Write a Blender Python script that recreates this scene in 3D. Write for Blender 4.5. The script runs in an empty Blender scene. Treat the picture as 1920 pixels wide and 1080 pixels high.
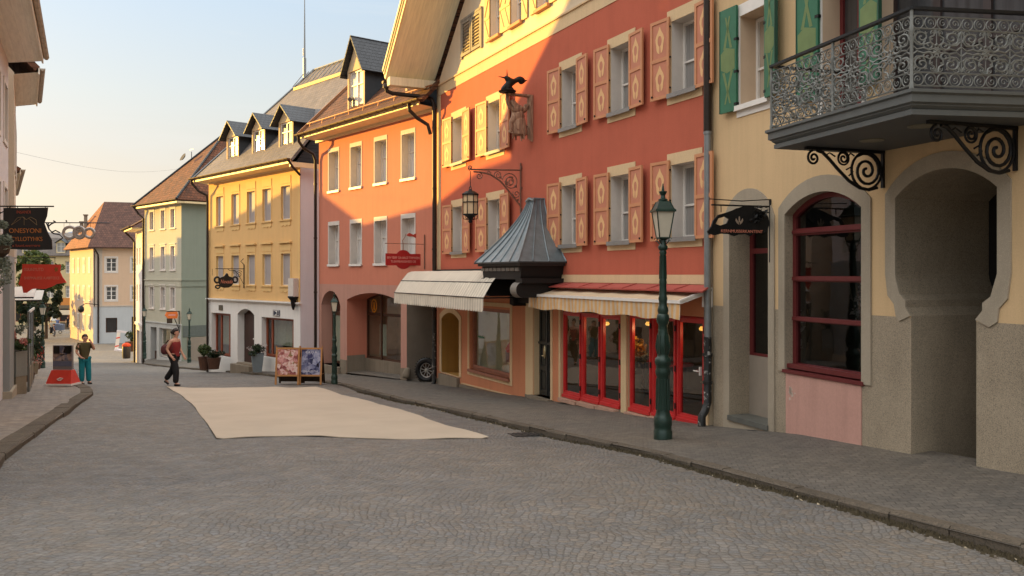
# street scene, built object by object
EXPOSURE = 1.1
SUN_E, SUN_C = 4.8, (1.0, .60, .12)
SKY_E = .12
SKY_TONE = [(0,(.60,.56,.70)),(.115,(.73,.63,.66)),(.19,(.93,.81,.78)),(.30,(1.17,1.05,1.0))]
CLOUD_C = (3.6,3.6,3.5,1)
FILL_C = (8.8,8.75,8.6,1)  # added overhead brightness that lifts the shaded street
import bpy, bmesh, math, random
from mathutils import Vector, Matrix
from mathutils.geometry import tessellate_polygon
random.seed(11)
scene = bpy.context.scene
COL = scene.collection
rad = math.radians
F, CAMH = 1600.0, 1.65          # focal length in photo pixels, eye height
HOR = 515.0                      # horizon row of the photo

# ------------------------------------------------------------------ terrain profile (street runs downhill)
def g(y):
    if y < 27: return -.068 * y
    if y < 90: return -1.836 - .085 * (y - 27)
    return -7.191

def gp(px, py, Y=None):
    """point on the road seen at a photo pixel (or at depth Y)"""
    if Y is None:
        k = (py - HOR) / F
        Y = 10.0
        for _ in range(60): Y = Y + .6 * ((CAMH - g(Y)) / k - Y)
    return Vector(((px - 960) / F * Y, Y, g(Y)))

def pz(py, Y): return CAMH + (HOR - py) / F * Y

# ------------------------------------------------------------------ mesh builder
class MB:
    def __init__(s): s.v, s.f, s.m = [], [], []
    def add(s, vs, fs, m=0):
        o = len(s.v)
        s.v += [tuple(v) for v in vs]
        s.f += [[i + o for i in f] for f in fs]
        s.m += [m] * len(fs)
    def poly(s, pts, m=0): s.add(pts, [list(range(len(pts)))], m)
    def box(s, x0, x1, y0, y1, z0, z1, m=0):
        s.add([(x0,y0,z0),(x1,y0,z0),(x1,y1,z0),(x0,y1,z0),(x0,y0,z1),(x1,y0,z1),(x1,y1,z1),(x0,y1,z1)],
              [[0,3,2,1],[4,5,6,7],[0,1,5,4],[1,2,6,5],[2,3,7,6],[3,0,4,7]], m)
    def bar(s, p, q, w, h=None, m=0, up=(0,0,1)):
        p, q = Vector(p), Vector(q); h = h or w
        t = (q - p).normalized(); u = Vector(up)
        if abs(t.dot(u)) > .98: u = Vector((1,0,0))
        a = t.cross(u).normalized() * w / 2; b = a.cross(t).normalized() * h / 2
        vs = [p-a-b, p+a-b, p+a+b, p-a+b, q-a-b, q+a-b, q+a+b, q-a+b]
        s.add(vs, [[3,2,1,0],[4,5,6,7],[0,1,5,4],[1,2,6,5],[2,3,7,6],[3,0,4,7]], m)
    def tube(s, pts, r, n=6, m=0, closed=False):
        pts = [Vector(p) for p in pts]; N = len(pts)
        rs = r if isinstance(r, (list, tuple)) else [r] * N
        vs, fs = [], []
        prev = None
        for i, p in enumerate(pts):
            a = pts[i-1] if (i or closed) else p
            b = pts[(i+1) % N] if (i < N-1 or closed) else p
            t = (b - a).normalized()
            if prev is None:
                u = t.cross(Vector((.13,.27,.95)))
                if u.length < .1: u = t.cross(Vector((1,0,0)))
            else:
                u = prev - t * prev.dot(t)
                if u.length < 1e-5: u = t.cross(Vector((.13,.27,.95)))
            u.normalize(); w = t.cross(u); prev = u
            for k in range(n):
                an = 2 * math.pi * k / n
                vs.append(p + (u * math.cos(an) + w * math.sin(an)) * rs[i])
        for i in range(N if closed else N-1):
            j = (i+1) % N
            for k in range(n):
                l = (k+1) % n
                fs.append([i*n+k, i*n+l, j*n+l, j*n+k])
        if not closed:
            fs.append(list(range(n))[::-1]); fs.append([(N-1)*n+k for k in range(n)])
        s.add(vs, fs, m)
    def lathe(s, prof, c=(0,0,0), n=16, m=0, a0=0.0):
        vs, fs = [], []
        for r, z in prof:
            for k in range(n):
                an = a0 + 2*math.pi*k/n
                vs.append((c[0]+r*math.cos(an), c[1]+r*math.sin(an), c[2]+z))
        for i in range(len(prof)-1):
            for k in range(n):
                l = (k+1) % n
                fs.append([i*n+k, i*n+l, (i+1)*n+l, (i+1)*n+k])
        fs.append(list(range(n))[::-1]); fs.append([(len(prof)-1)*n+k for k in range(n)])
        s.add(vs, fs, m)
    def sheet(s, outer, holes, y, m=0):
        loops = [[Vector((a, b, 0)) for a, b in lp] for lp in [outer] + list(holes)]
        flat = [p for lp in loops for p in lp]
        tris = tessellate_polygon(loops)
        s.add([(p.x, y, p.y) for p in flat], [list(t) for t in tris], m)
    def prism(s, outer, y0, y1, m=0, holes=(), ms=None):
        s.sheet(outer, holes, y0, m); s.sheet(outer, holes, y1, m)
        for lp in [outer] + list(holes): s.jamb(lp, y0, y1, m if ms is None else ms)
    def jamb(s, lp, y0, y1, m=0):
        n = len(lp)
        for i in range(n):
            a, b = lp[i], lp[(i+1) % n]
            s.poly([(a[0],y0,a[1]),(b[0],y0,b[1]),(b[0],y1,b[1]),(a[0],y1,a[1])], m)
    def slab(s, pts, t, m=0, mb=None):
        pts = [Vector(p) for p in pts]
        nrm = (pts[1]-pts[0]).cross(pts[-1]-pts[0]).normalized()
        if nrm.z < 0: nrm = -nrm
        lo = [p - nrm * t for p in pts]; n = len(pts)
        mb = m if mb is None else mb
        s.poly(pts, m); s.poly(lo[::-1], mb)
        for i in range(n):
            j = (i+1) % n
            s.poly([pts[i], lo[i], lo[j], pts[j]], mb)
    def mesh(s, name, mats, smooth=False, angle=38):
        me = bpy.data.meshes.new(name)
        me.from_pydata(s.v, [], s.f); me.update()
        for m in (mats if isinstance(mats, (list, tuple)) else [mats]): me.materials.append(m)
        me.polygons.foreach_set('material_index', s.m)
        bm = bmesh.new(); bm.from_mesh(me)
        bmesh.ops.remove_doubles(bm, verts=bm.verts, dist=1e-5)
        bmesh.ops.recalc_face_normals(bm, faces=bm.faces)
        bm.to_mesh(me); bm.free()
        if smooth:
            me.shade_smooth(); me.set_sharp_from_angle(angle=rad(angle))
        return me

def put(name, me, parent=None, loc=(0,0,0), rot=None):
    o = bpy.data.objects.new(name, me); COL.objects.link(o)
    if parent: o.parent = parent
    o.location = loc
    if rot: o.rotation_euler = rot
    return o

def part(name, mb, mats, parent=None, loc=(0,0,0), smooth=False, rot=None, label=None):
    o = put(name, mb.mesh(name, mats, smooth), parent, loc, rot)
    if label: o['label'] = label
    return o

def tag(o, label, cat, group=None):
    o['label'] = label; o['category'] = cat
    if group: o['group'] = group
    return o
def struct(o, kind='structure'):
    o['kind'] = kind; return o

def thing(name, label, cat, loc=(0,0,0), rz=0, group=None):
    o = put(name, None, None, loc, (0,0,rz)); o.empty_display_size = .3
    return tag(o, label, cat, group)

def copy_tree(o, parent=None):
    c = o.copy(); COL.objects.link(c)
    c.parent = parent
    for ch in list(o.children): copy_tree(ch, c)
    return c

class House:
    """a facade frame: x along the front (away to the far end), y outward, z up (world height)"""
    def __init__(s, name, label, A, d, zb, cat='house', group=None):
        L = math.hypot(*d); s.A = A; s.d = (d[0]/L, d[1]/L); s.n = (-s.d[1], s.d[0]); s.zb = zb
        s.rz = math.atan2(s.d[1], s.d[0])
        s.root = thing(name, label, cat, (A[0], A[1], zb), s.rz, group)
    def part(s, name, mb, mats, smooth=False, label=None):
        return part(name, mb, mats, s.root, (0,0,-s.zb), smooth, label=label)
    def put(s, name, me, u, w, z, rot=None): return put(name, me, s.root, (u, w, z - s.zb), rot)
    def world(s, u, w, z): return Vector((s.A[0]+u*s.d[0]+w*s.n[0], s.A[1]+u*s.d[1]+w*s.n[1], z))
    def face_angle(s): return math.atan2(-s.n[1], -s.n[0])   # bracket signs: x toward the wall

def rect(u0, u1, z0, z1): return [(u0,z0),(u1,z0),(u1,z1),(u0,z1)]
def arch(u0, u1, z0, zs, rise, n=14):
    """opening with a segmental or round head: springs at zs, rises by rise"""
    c = (u0+u1)/2; a = (u1-u0)/2
    R = (a*a + rise*rise)/(2*rise); zc = zs + rise - R
    th = math.asin(min(1, a/R))
    if rise > a: th = math.pi - th
    pts = [(u0,z0),(u1,z0)]
    for i in range(n+1):
        t = th - 2*th*i/n
        pts.append((c + R*math.sin(t), zc + R*math.cos(t)))
    return pts

# ------------------------------------------------------------------ text
def text_mesh(txt, size, mat, width=None, font_shear=0, extrude=.002):
    cu = bpy.data.curves.new('lettering', 'FONT'); cu.body = txt; cu.size = size
    cu.align_x = 'CENTER'; cu.align_y = 'CENTER'; cu.extrude = extrude; cu.shear = font_shear
    o = bpy.data.objects.new('lettering', cu); COL.objects.link(o)
    dg = bpy.context.evaluated_depsgraph_get()
    me = bpy.data.meshes.new_from_object(o.evaluated_get(dg))
    bpy.data.objects.remove(o)
    xs = [v.co.x for v in me.vertices]; w = max(xs)-min(xs)
    k = (width / w) if width else 1
    for v in me.vertices: v.co = Vector((v.co.x*k, -v.co.z, v.co.y))
    me.materials.clear(); me.materials.append(mat); me.name = 'lettering'
    return me

# ------------------------------------------------------------------ materials
def lin(c):
    c /= 255.0
    return c/12.92 if c <= .04045 else ((c+.055)/1.055)**2.4
def rgb(r, gg, b, k=1.0): return (min(lin(r)*k,.85), min(lin(gg)*k,.85), min(lin(b)*k,.85), 1)

class NT:
    def __init__(s, name):
        s.mat = bpy.data.materials.new(name); s.mat.use_nodes = True
        s.t = s.mat.node_tree; s.n = s.t.nodes; s.l = s.t.links
        s.b = s.n['Principled BSDF']; s.out = s.n['Material Output']
    def new(s, typ, **kw):
        n = s.n.new(typ)
        for k, v in kw.items():
            if k in n.inputs.keys(): n.inputs[k].default_value = v
            else: setattr(n, k, v)
        return n
    def link(s, a, b): s.l.new(a, b)
    def coord(s, scale=(1,1,1)):
        tc = s.new('ShaderNodeTexCoord'); mp = s.new('ShaderNodeMapping')
        mp.inputs['Scale'].default_value = scale
        s.link(tc.outputs['Object'], mp.inputs['Vector']); return mp.outputs['Vector']
    def noise(s, vec, scale, detail=4, rough=.6):
        n = s.new('ShaderNodeTexNoise'); n.inputs['Scale'].default_value = scale
        n.inputs['Detail'].default_value = detail; n.inputs['Roughness'].default_value = rough
        s.link(vec, n.inputs['Vector']); return n.outputs['Fac']
    def ramp(s, fac, stops):
        r = s.new('ShaderNodeValToRGB'); e = r.color_ramp.elements
        while len(e) < len(stops): e.new(.5)
        for i, (p, c) in enumerate(stops):
            e[i].position = p; e[i].color = c if len(c) == 4 else (*c, 1)
        s.link(fac, r.inputs['Fac']); return r.outputs['Color']
    def mix(s, fac, a, b, mode='MIX'):
        m = s.new('ShaderNodeMix'); m.data_type = 'RGBA'; m.blend_type = mode
        for sock, val in ((m.inputs['Factor'], fac), (m.inputs[6], a), (m.inputs[7], b)):
            if isinstance(val, (int, float, tuple, list)): sock.default_value = val
            else: s.link(val, sock)
        return m.outputs[2]
    def bump(s, h, strength, dist=.01):
        b = s.new('ShaderNodeBump'); b.inputs['Strength'].default_value = strength
        b.inputs['Distance'].default_value = dist
        s.link(h, b.inputs['Height']); s.link(b.outputs['Normal'], s.b.inputs['Normal']); return b
    def set(s, **kw):
        for k, v in kw.items(): s.b.inputs[k.replace('_', ' ')].default_value = v
        return s

def shade(c, k): return (min(c[0]*k,.9), min(c[1]*k,.9), min(c[2]*k,.9), 1)

def stucco(name, c, var=.10, streak=.12, bump=.35, grain=45, rough=.9, patch=1.1):
    t = NT(name); v = t.coord()
    big = t.noise(v, patch, 5, .65)
    col = t.ramp(big, [(.25, shade(c, 1-var)), (.55, c), (.8, shade(c, 1+var*.7))])
    vs = t.coord((3.2, 3.2, .22)); st = t.noise(vs, 1.6, 5, .7)
    sm = t.ramp(st, [(.32, (1-streak,)*3), (.55, (1,1,1))])
    col = t.mix(1.0, col, sm, 'MULTIPLY')
    fine = t.noise(v, grain, 3, .7)
    fm = t.ramp(fine, [(.3, (.93,.93,.93)), (.7, (1.05,1.05,1.05))])
    col = t.mix(1.0, col, fm, 'MULTIPLY')
    t.link(col, t.b.inputs['Base Color'])
    t.set(Roughness=rough, **{'Specular_IOR_Level': .2})
    t.bump(fine, bump, .006)
    return t.mat

def plain(name, c, rough=.6, var=.08, scale=8, metal=0.0, spec=.4, bump=.1, grain=90, coat=0):
    t = NT(name); v = t.coord()
    col = t.ramp(t.noise(v, scale, 4), [(.3, shade(c, 1-var)), (.7, shade(c, 1+var))])
    t.link(col, t.b.inputs['Base Color'])
    t.set(Roughness=rough, Metallic=metal, **{'Specular_IOR_Level': spec})
    if bump: t.bump(t.noise(v, grain, 3), bump, .003)
    return t.mat

def granite(name, c, dark=.35, scale=70, var=.12, bump=.5):
    scale *= 1.7; dark = min(1, dark+.32)
    """speckled pebble-dash / granite"""
    t = NT(name); v = t.coord()
    col = t.ramp(t.noise(v, 1.2, 5, .6), [(.25, shade(c, 1-var)), (.75, shade(c, 1+var))])
    vs = t.coord((1.6,1.6,.35)); col = t.mix(1.0, col, t.ramp(t.noise(vs, 1.7, 5,.7), [(.3,(.86,.86,.86)),(.55,(1,1,1))]), 'MULTIPLY')
    vo = t.new('ShaderNodeTexVoronoi'); vo.inputs['Scale'].default_value = scale; t.link(v, vo.inputs['Vector'])
    sp = t.ramp(vo.outputs['Color'], [(.18, (dark,dark,dark)), (.4, (.93,.93,.93)), (.75, (1.05,1.03,1.0)), (.95,(1.25,1.22,1.18))])
    col = t.mix(1.0, col, sp, 'MULTIPLY')
    t.link(col, t.b.inputs['Base Color']); t.set(Roughness=.92, **{'Specular_IOR_Level': .2})
    t.bump(t.noise(v, scale, 3, .7), bump, .008)
    return t.mat

def tiles(name, c1, c2, w=.18, h=.16, rough=.8, bump=.8, gap=(.25,.22,.2), mortar=.03, axis='xz', moss=0):
    """roof tiles / shingles: courses by height, columns along the eave"""
    t = NT(name); tc = t.new('ShaderNodeTexCoord')
    sp = t.new('ShaderNodeSeparateXYZ'); t.link(tc.outputs['Object'], sp.inputs[0])
    cb = t.new('ShaderNodeCombineXYZ')
    if axis == 'xz': t.link(sp.outputs['X'], cb.inputs['X'])
    else: t.link(sp.outputs['Y'], cb.inputs['X'])
    t.link(sp.outputs['Z'], cb.inputs['Y'])
    v = cb.outputs[0]
    br = t.new('ShaderNodeTexBrick'); br.offset = .5
    br.inputs['Scale'].default_value = 1; br.inputs['Brick Width'].default_value = w
    br.inputs['Row Height'].default_value = h; br.inputs['Mortar Size'].default_value = h*mortar*2
    br.inputs['Mortar Smooth'].default_value = .3; br.inputs['Bias'].default_value = 0
    br.inputs['Color1'].default_value = c1; br.inputs['Color2'].default_value = c2
    br.inputs['Mortar'].default_value = (c1[0]*gap[0], c1[1]*gap[0], c1[2]*gap[0], 1)
    t.link(v, br.inputs['Vector'])
    o = t.coord(); n = t.ramp(t.noise(o, 1.5, 5, .7), [(.3,(.72,.72,.72)),(.7,(1.18,1.15,1.1))])
    col = t.mix(1.0, br.outputs['Color'], n, 'MULTIPLY')
    n2 = t.noise(o, 22, 3, .7)
    col = t.mix(1.0, col, t.ramp(n2, [(.3,(.8,.8,.8)),(.7,(1.15,1.15,1.15))]), 'MULTIPLY')
    t.link(col, t.b.inputs['Base Color']); t.set(Roughness=rough, **{'Specular_IOR_Level': .3})
    # each course tilts: saw-tooth height
    dv = t.new('ShaderNodeMath', operation='DIVIDE'); t.link(sp.outputs['Z'], dv.inputs[0]); dv.inputs[1].default_value = h
    fr = t.new('ShaderNodeMath', operation='FRACT'); t.link(dv.outputs[0], fr.inputs[0])
    sb = t.new('ShaderNodeMath', operation='SUBTRACT'); sb.inputs[0].default_value = 1; t.link(fr.outputs[0], sb.inputs[1])
    ad = t.new('ShaderNodeMath', operation='SUBTRACT'); t.link(sb.outputs[0], ad.inputs[0]); t.link(br.outputs['Fac'], ad.inputs[1])
    t.bump(ad.outputs[0], bump, .03)
    return t.mat

def planks(name, c, w=.14, axis='X', var=.12, rough=.7, gapk=.45, grain=True):
    t = NT(name); tc = t.new('ShaderNodeTexCoord'); sp = t.new('ShaderNodeSeparateXYZ'); t.link(tc.outputs['Object'], sp.inputs[0])
    dv = t.new('ShaderNodeMath', operation='DIVIDE'); t.link(sp.outputs[axis], dv.inputs[0]); dv.inputs[1].default_value = w
    fl = t.new('ShaderNodeMath', operation='FLOOR'); t.link(dv.outputs[0], fl.inputs[0])
    fr = t.new('ShaderNodeMath', operation='FRACT'); t.link(dv.outputs[0], fr.inputs[0])
    wn = t.new('ShaderNodeTexWhiteNoise', noise_dimensions='1D'); t.link(fl.outputs[0], wn.inputs['W'])
    col = t.ramp(wn.outputs['Value'], [(0, shade(c, 1-var)), (1, shade(c, 1+var))])
    gp_ = t.ramp(fr.outputs[0], [(0, (gapk,)*3), (.05, (1,1,1)), (.95, (1,1,1)), (1, (gapk,)*3)])
    col = t.mix(1.0, col, gp_, 'MULTIPLY')
    sc_ = {'X': (9, .8, .8), 'Y': (.8, 9, .8), 'Z': (.8, .8, 9)}[axis]
    gn = t.noise(t.coord(sc_), 2.2, 5, .65)
    col = t.mix(1.0, col, t.ramp(gn, [(.3,(.85,.85,.85)),(.7,(1.08,1.08,1.08))]), 'MULTIPLY')
    t.link(col, t.b.inputs['Base Color']); t.set(Roughness=rough, **{'Specular_IOR_Level': .3})
    t.bump(gp_, .5, .006)
    return t.mat

def glass(name, tint=(.75,.8,.78), clear=.82, rough=.02):
    t = NT(name)
    tr = t.new('ShaderNodeBsdfTransparent'); tr.inputs['Color'].default_value = (*[x*clear for x in tint], 1)
    gl = t.new('ShaderNodeBsdfGlossy'); gl.inputs['Roughness'].default_value = rough; gl.inputs['Color'].default_value = (.9,.92,.95,1)
    v = t.coord(); 
    bp = t.new('ShaderNodeBump'); bp.inputs['Strength'].default_value = .06; bp.inputs['Distance'].default_value = .02
    t.link(t.noise(v, 1.8, 2), bp.inputs['Height']); t.link(bp.outputs[0], gl.inputs['Normal'])
    lw = t.new('ShaderNodeLayerWeight'); lw.inputs['Blend'].default_value = .5
    pw = t.new('ShaderNodeMath', operation='POWER'); t.link(lw.outputs['Facing'], pw.inputs[0]); pw.inputs[1].default_value = 3.2
    fr = t.new('ShaderNodeMath', operation='MULTIPLY_ADD'); t.link(pw.outputs[0], fr.inputs[0]); fr.inputs[1].default_value = .70; fr.inputs[2].default_value = .06
    mx = t.new('ShaderNodeMixShader')
    t.link(fr.outputs[0], mx.inputs[0]); t.link(tr.outputs[0], mx.inputs[1]); t.link(gl.outputs[0], mx.inputs[2])
    t.link(mx.outputs[0], t.out.inputs['Surface'])
    return t.mat

def curtain(name, c, n=26, lo=.7):
    """closed curtain or blind behind old glass: folds run down, glossy coat"""
    t = NT(name); v = t.coord((n, n, .6))
    f = t.noise(v, 1.0, 3, .6)
    col = t.ramp(f, [(.3, shade(c, lo)), (.6, c), (.8, shade(c, 1.15))])
    t.link(col, t.b.inputs['Base Color'])
    t.set(Roughness=.5, **{'Coat_Weight': .8, 'Coat_Roughness': .04, 'Specular_IOR_Level': .2})
    return t.mat

def stripes(name, c1, c2, w=.1, axis='X', rough=.85, wrinkle=.5, soft=.05):
    t = NT(name); tc = t.new('ShaderNodeTexCoord'); sp = t.new('ShaderNodeSeparateXYZ'); t.link(tc.outputs['Object'], sp.inputs[0])
    dv = t.new('ShaderNodeMath', operation='DIVIDE'); t.link(sp.outputs[axis], dv.inputs[0]); dv.inputs[1].default_value = w*2
    fr = t.new('ShaderNodeMath', operation='FRACT'); t.link(dv.outputs[0], fr.inputs[0])
    col = t.ramp(fr.outputs[0], [(.0, c1), (.5-soft, c1), (.5+soft, c2), (1-soft, c2)])
    v = t.coord(); vv = t.coord((7,1,1.2)); n = t.noise(vv, 2.0, 5, .6)
    col = t.mix(1.0, col, t.ramp(t.noise(v, 2.5, 4), [(.3,(.86,.86,.86)),(.7,(1.04,1.04,1.04))]), 'MULTIPLY')
    t.link(col, t.b.inputs['Base Color']); t.set(Roughness=rough, **{'Specular_IOR_Level': .2})
    t.bump(n, wrinkle, .03)
    return t.mat

def emit(name, c, k):
    t = NT(name); t.set(**{'Emission_Strength': k}); t.b.inputs['Emission Color'].default_value = c
    t.b.inputs['Base Color'].default_value = (.02,.02,.02,1); return t.mat

def leaves(name, c, c2, trans=.25):
    t = NT(name); v = t.coord()
    ri = t.new('ShaderNodeNewGeometry')
    col = t.ramp(ri.outputs['Random Per Island'], [(0, c), (.5, shade(c,.75)), (1, c2)])
    t.link(col, t.b.inputs['Base Color']); t.set(Roughness=.6, **{'Specular_IOR_Level': .3})
    tl = t.new('ShaderNodeBsdfTranslucent'); t.link(col, tl.inputs['Color'])
    mx = t.new('ShaderNodeMixShader'); mx.inputs[0].default_value = trans
    t.link(t.b.outputs[0], mx.inputs[1]); t.link(tl.outputs[0], mx.inputs[2]); t.link(mx.outputs[0], t.out.inputs['Surface'])
    return t.mat

def surround_mesh(w, h, d, side=.10, below=.1, above=.12, t=.014, mat=None, name='surround', hood=False, sill=False):
    """painted or raised band round an opening, local to the window's sill centre; d = reveal depth to the wall face"""
    mb = MB(); mb.prism(rect(-w/2-side, w/2+side, -below, h+above), d+.001, d+t, 0, [rect(-w/2, w/2, 0, h)])
    if hood: mb.box(-w/2-side-.05, w/2+side+.05, d, d+.07, h+above, h+above+.06)
    if sill: mb.box(-w/2-side-.05, w/2+side+.05, d, d+.07, -below-.05, -below)
    return mb.mesh(name, mat)
# ------------------------------------------------------------------ camera, world, sun
cam = bpy.data.cameras.new('camera'); co = put('camera', cam)
cam.sensor_width = 36; cam.lens = 36 * F / 1920
cam.shift_y = -(540 - HOR) / 1920
cam.clip_end = 9000; cam.clip_start = .1
co.location = (0, 0, CAMH); co.rotation_euler = (rad(90), 0, 0)
scene.camera = co
scene.render.resolution_x, scene.render.resolution_y = 1024, 576
scene.view_settings.view_transform = 'Standard'; scene.view_settings.look = 'None'
scene.view_settings.exposure = EXPOSURE; scene.view_settings.gamma = 1
SUN = Vector((-.930, .367, 0)).normalized() * math.cos(rad(8)) + Vector((0,0,math.sin(rad(8))))
sl = bpy.data.lights.new('sun', 'SUN'); so = put('sun', sl)
sl.energy = SUN_E; sl.angle = rad(.53); sl.color = SUN_C
so.rotation_euler = (-SUN).to_track_quat('-Z', 'Y').to_euler(); so.location = (-30, 12, 30)
W = bpy.data.worlds.new('World'); scene.world = W; W.use_nodes = True
wt = W.node_tree; wn, wl = wt.nodes, wt.links
bg = wn['Background']
sky = wn.new('ShaderNodeTexSky'); sky.sky_type = 'NISHITA'; sky.sun_disc = False
sky.sun_elevation = rad(8); sky.sun_rotation = math.atan2(SUN.x, SUN.y)
sky.air_density = 1.0; sky.dust_density = 1.5; sky.ozone_density = 1.0; sky.altitude = 500
def wnode(t, **kw):
    n = wn.new(t)
    for k, v in kw.items():
        if k in n.inputs.keys(): n.inputs[k].default_value = v
        else: setattr(n, k, v)
    return n
tc = wnode('ShaderNodeTexCoord'); sep = wnode('ShaderNodeSeparateXYZ'); wl.new(tc.outputs['Generated'], sep.inputs[0])
def wramp(fac, stops):
    r = wnode('ShaderNodeValToRGB'); e = r.color_ramp.elements
    while len(e) < len(stops): e.new(.5)
    for i, (p, c) in enumerate(stops): e[i].position = p; e[i].color = (*c, 1)
    wl.new(fac, r.inputs['Fac']); return r.outputs['Color']
def wmix(fac, a, b, mode='MIX'):
    m = wnode('ShaderNodeMix'); m.data_type = 'RGBA'; m.blend_type = mode
    for sk, v in ((m.inputs['Factor'], fac), (m.inputs[6], a), (m.inputs[7], b)):
        if isinstance(v, (int, float, tuple)): sk.default_value = v
        else: wl.new(v, sk)
    return m.outputs[2]
# ------------------------------------------------------------------ ground, road, pavements, kerbs
def cobble(name, c1, c2, w=.115, h=.085, bump=.9, warp=.035, mortar=.10, arc=True, dark=.42):
    t = NT(name); tc = t.new('ShaderNodeTexCoord'); v = tc.outputs['Object']
    # wavy rows: warp the coordinates at two scales
    n1 = t.new('ShaderNodeTexNoise'); n1.inputs['Scale'].default_value = .55; n1.inputs['Detail'].default_value = 2; t.link(v, n1.inputs['Vector'])
    n2 = t.new('ShaderNodeTexNoise'); n2.inputs['Scale'].default_value = 6; n2.inputs['Detail'].default_value = 2; t.link(v, n2.inputs['Vector'])
    def off(n, k):
        s_ = t.new('ShaderNodeVectorMath', operation='SUBTRACT'); t.link(n.outputs['Color'], s_.inputs[0]); s_.inputs[1].default_value = (.5,.5,.5)
        m_ = t.new('ShaderNodeVectorMath', operation='SCALE'); t.link(s_.outputs[0], m_.inputs[0]); m_.inputs['Scale'].default_value = k
        return m_.outputs[0]
    a1 = t.new('ShaderNodeVectorMath', operation='ADD'); t.link(v, a1.inputs[0]); t.link(off(n1, .9 if arc else .1), a1.inputs[1])
    a2 = t.new('ShaderNodeVectorMath', operation='ADD'); t.link(a1.outputs[0], a2.inputs[0]); t.link(off(n2, warp*2), a2.inputs[1])
    rt = t.new('ShaderNodeVectorRotate', rotation_type='Z_AXIS'); t.link(a2.outputs[0], rt.inputs['Vector']); rt.inputs['Angle'].default_value = rad(9)
    br = t.new('ShaderNodeTexBrick'); br.offset = .5
    for k, val in (('Scale',1),('Brick Width',w),('Row Height',h),('Mortar Size',h*mortar),('Mortar Smooth',1.0),('Bias',0.0)): br.inputs[k].default_value = val
    br.inputs['Color1'].default_value = c1; br.inputs['Color2'].default_value = c2
    br.inputs['Mortar'].default_value = shade(c1, dark); t.link(rt.outputs[0], br.inputs['Vector'])
    big = t.ramp(t.noise(v, .22, 5, .6), [(.28,(.76,.80,.87)),(.5,(1,1,1)),(.70,(1.14,1.08,1.0))])
    col = t.mix(1.0, br.outputs['Color'], big, 'MULTIPLY')
    mid = t.ramp(t.noise(v, 2.6, 5, .7), [(.3,(.82,.82,.82)),(.7,(1.14,1.13,1.12))])
    col = t.mix(1.0, col, mid, 'MULTIPLY')
    fine = t.noise(v, 60, 3, .7)
    col = t.mix(1.0, col, t.ramp(fine, [(.3,(.82,.82,.82)),(.7,(1.15,1.15,1.15))]), 'MULTIPLY')
    # small pale specks of litter and chips
    sp = t.ramp(t.noise(v, 21, 2, .5), [(.77,(0,0,0)),(.80,(1,1,1))])
    col = t.mix(sp, col, (.30,.28,.25,1))
    t.link(col, t.b.inputs['Base Color'])
    rr = t.ramp(t.noise(v, 8, 3), [(.3,(.62,)*3),(.7,(.9,)*3)]); t.link(rr, t.b.inputs['Roughness'])
    t.set(**{'Specular_IOR_Level': .35})
    inv = t.new('ShaderNodeMath', operation='SUBTRACT'); inv.inputs[0].default_value = 1; t.link(br.outputs['Fac'], inv.inputs[1])
    md = t.new('ShaderNodeMath', operation='MULTIPLY_ADD'); t.link(t.noise(v, 14, 3, .6), md.inputs[0]); md.inputs[1].default_value = .9; t.link(inv.outputs[0], md.inputs[2])
    t.bump(md.outputs[0], bump, .022)
    return t.mat

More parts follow.
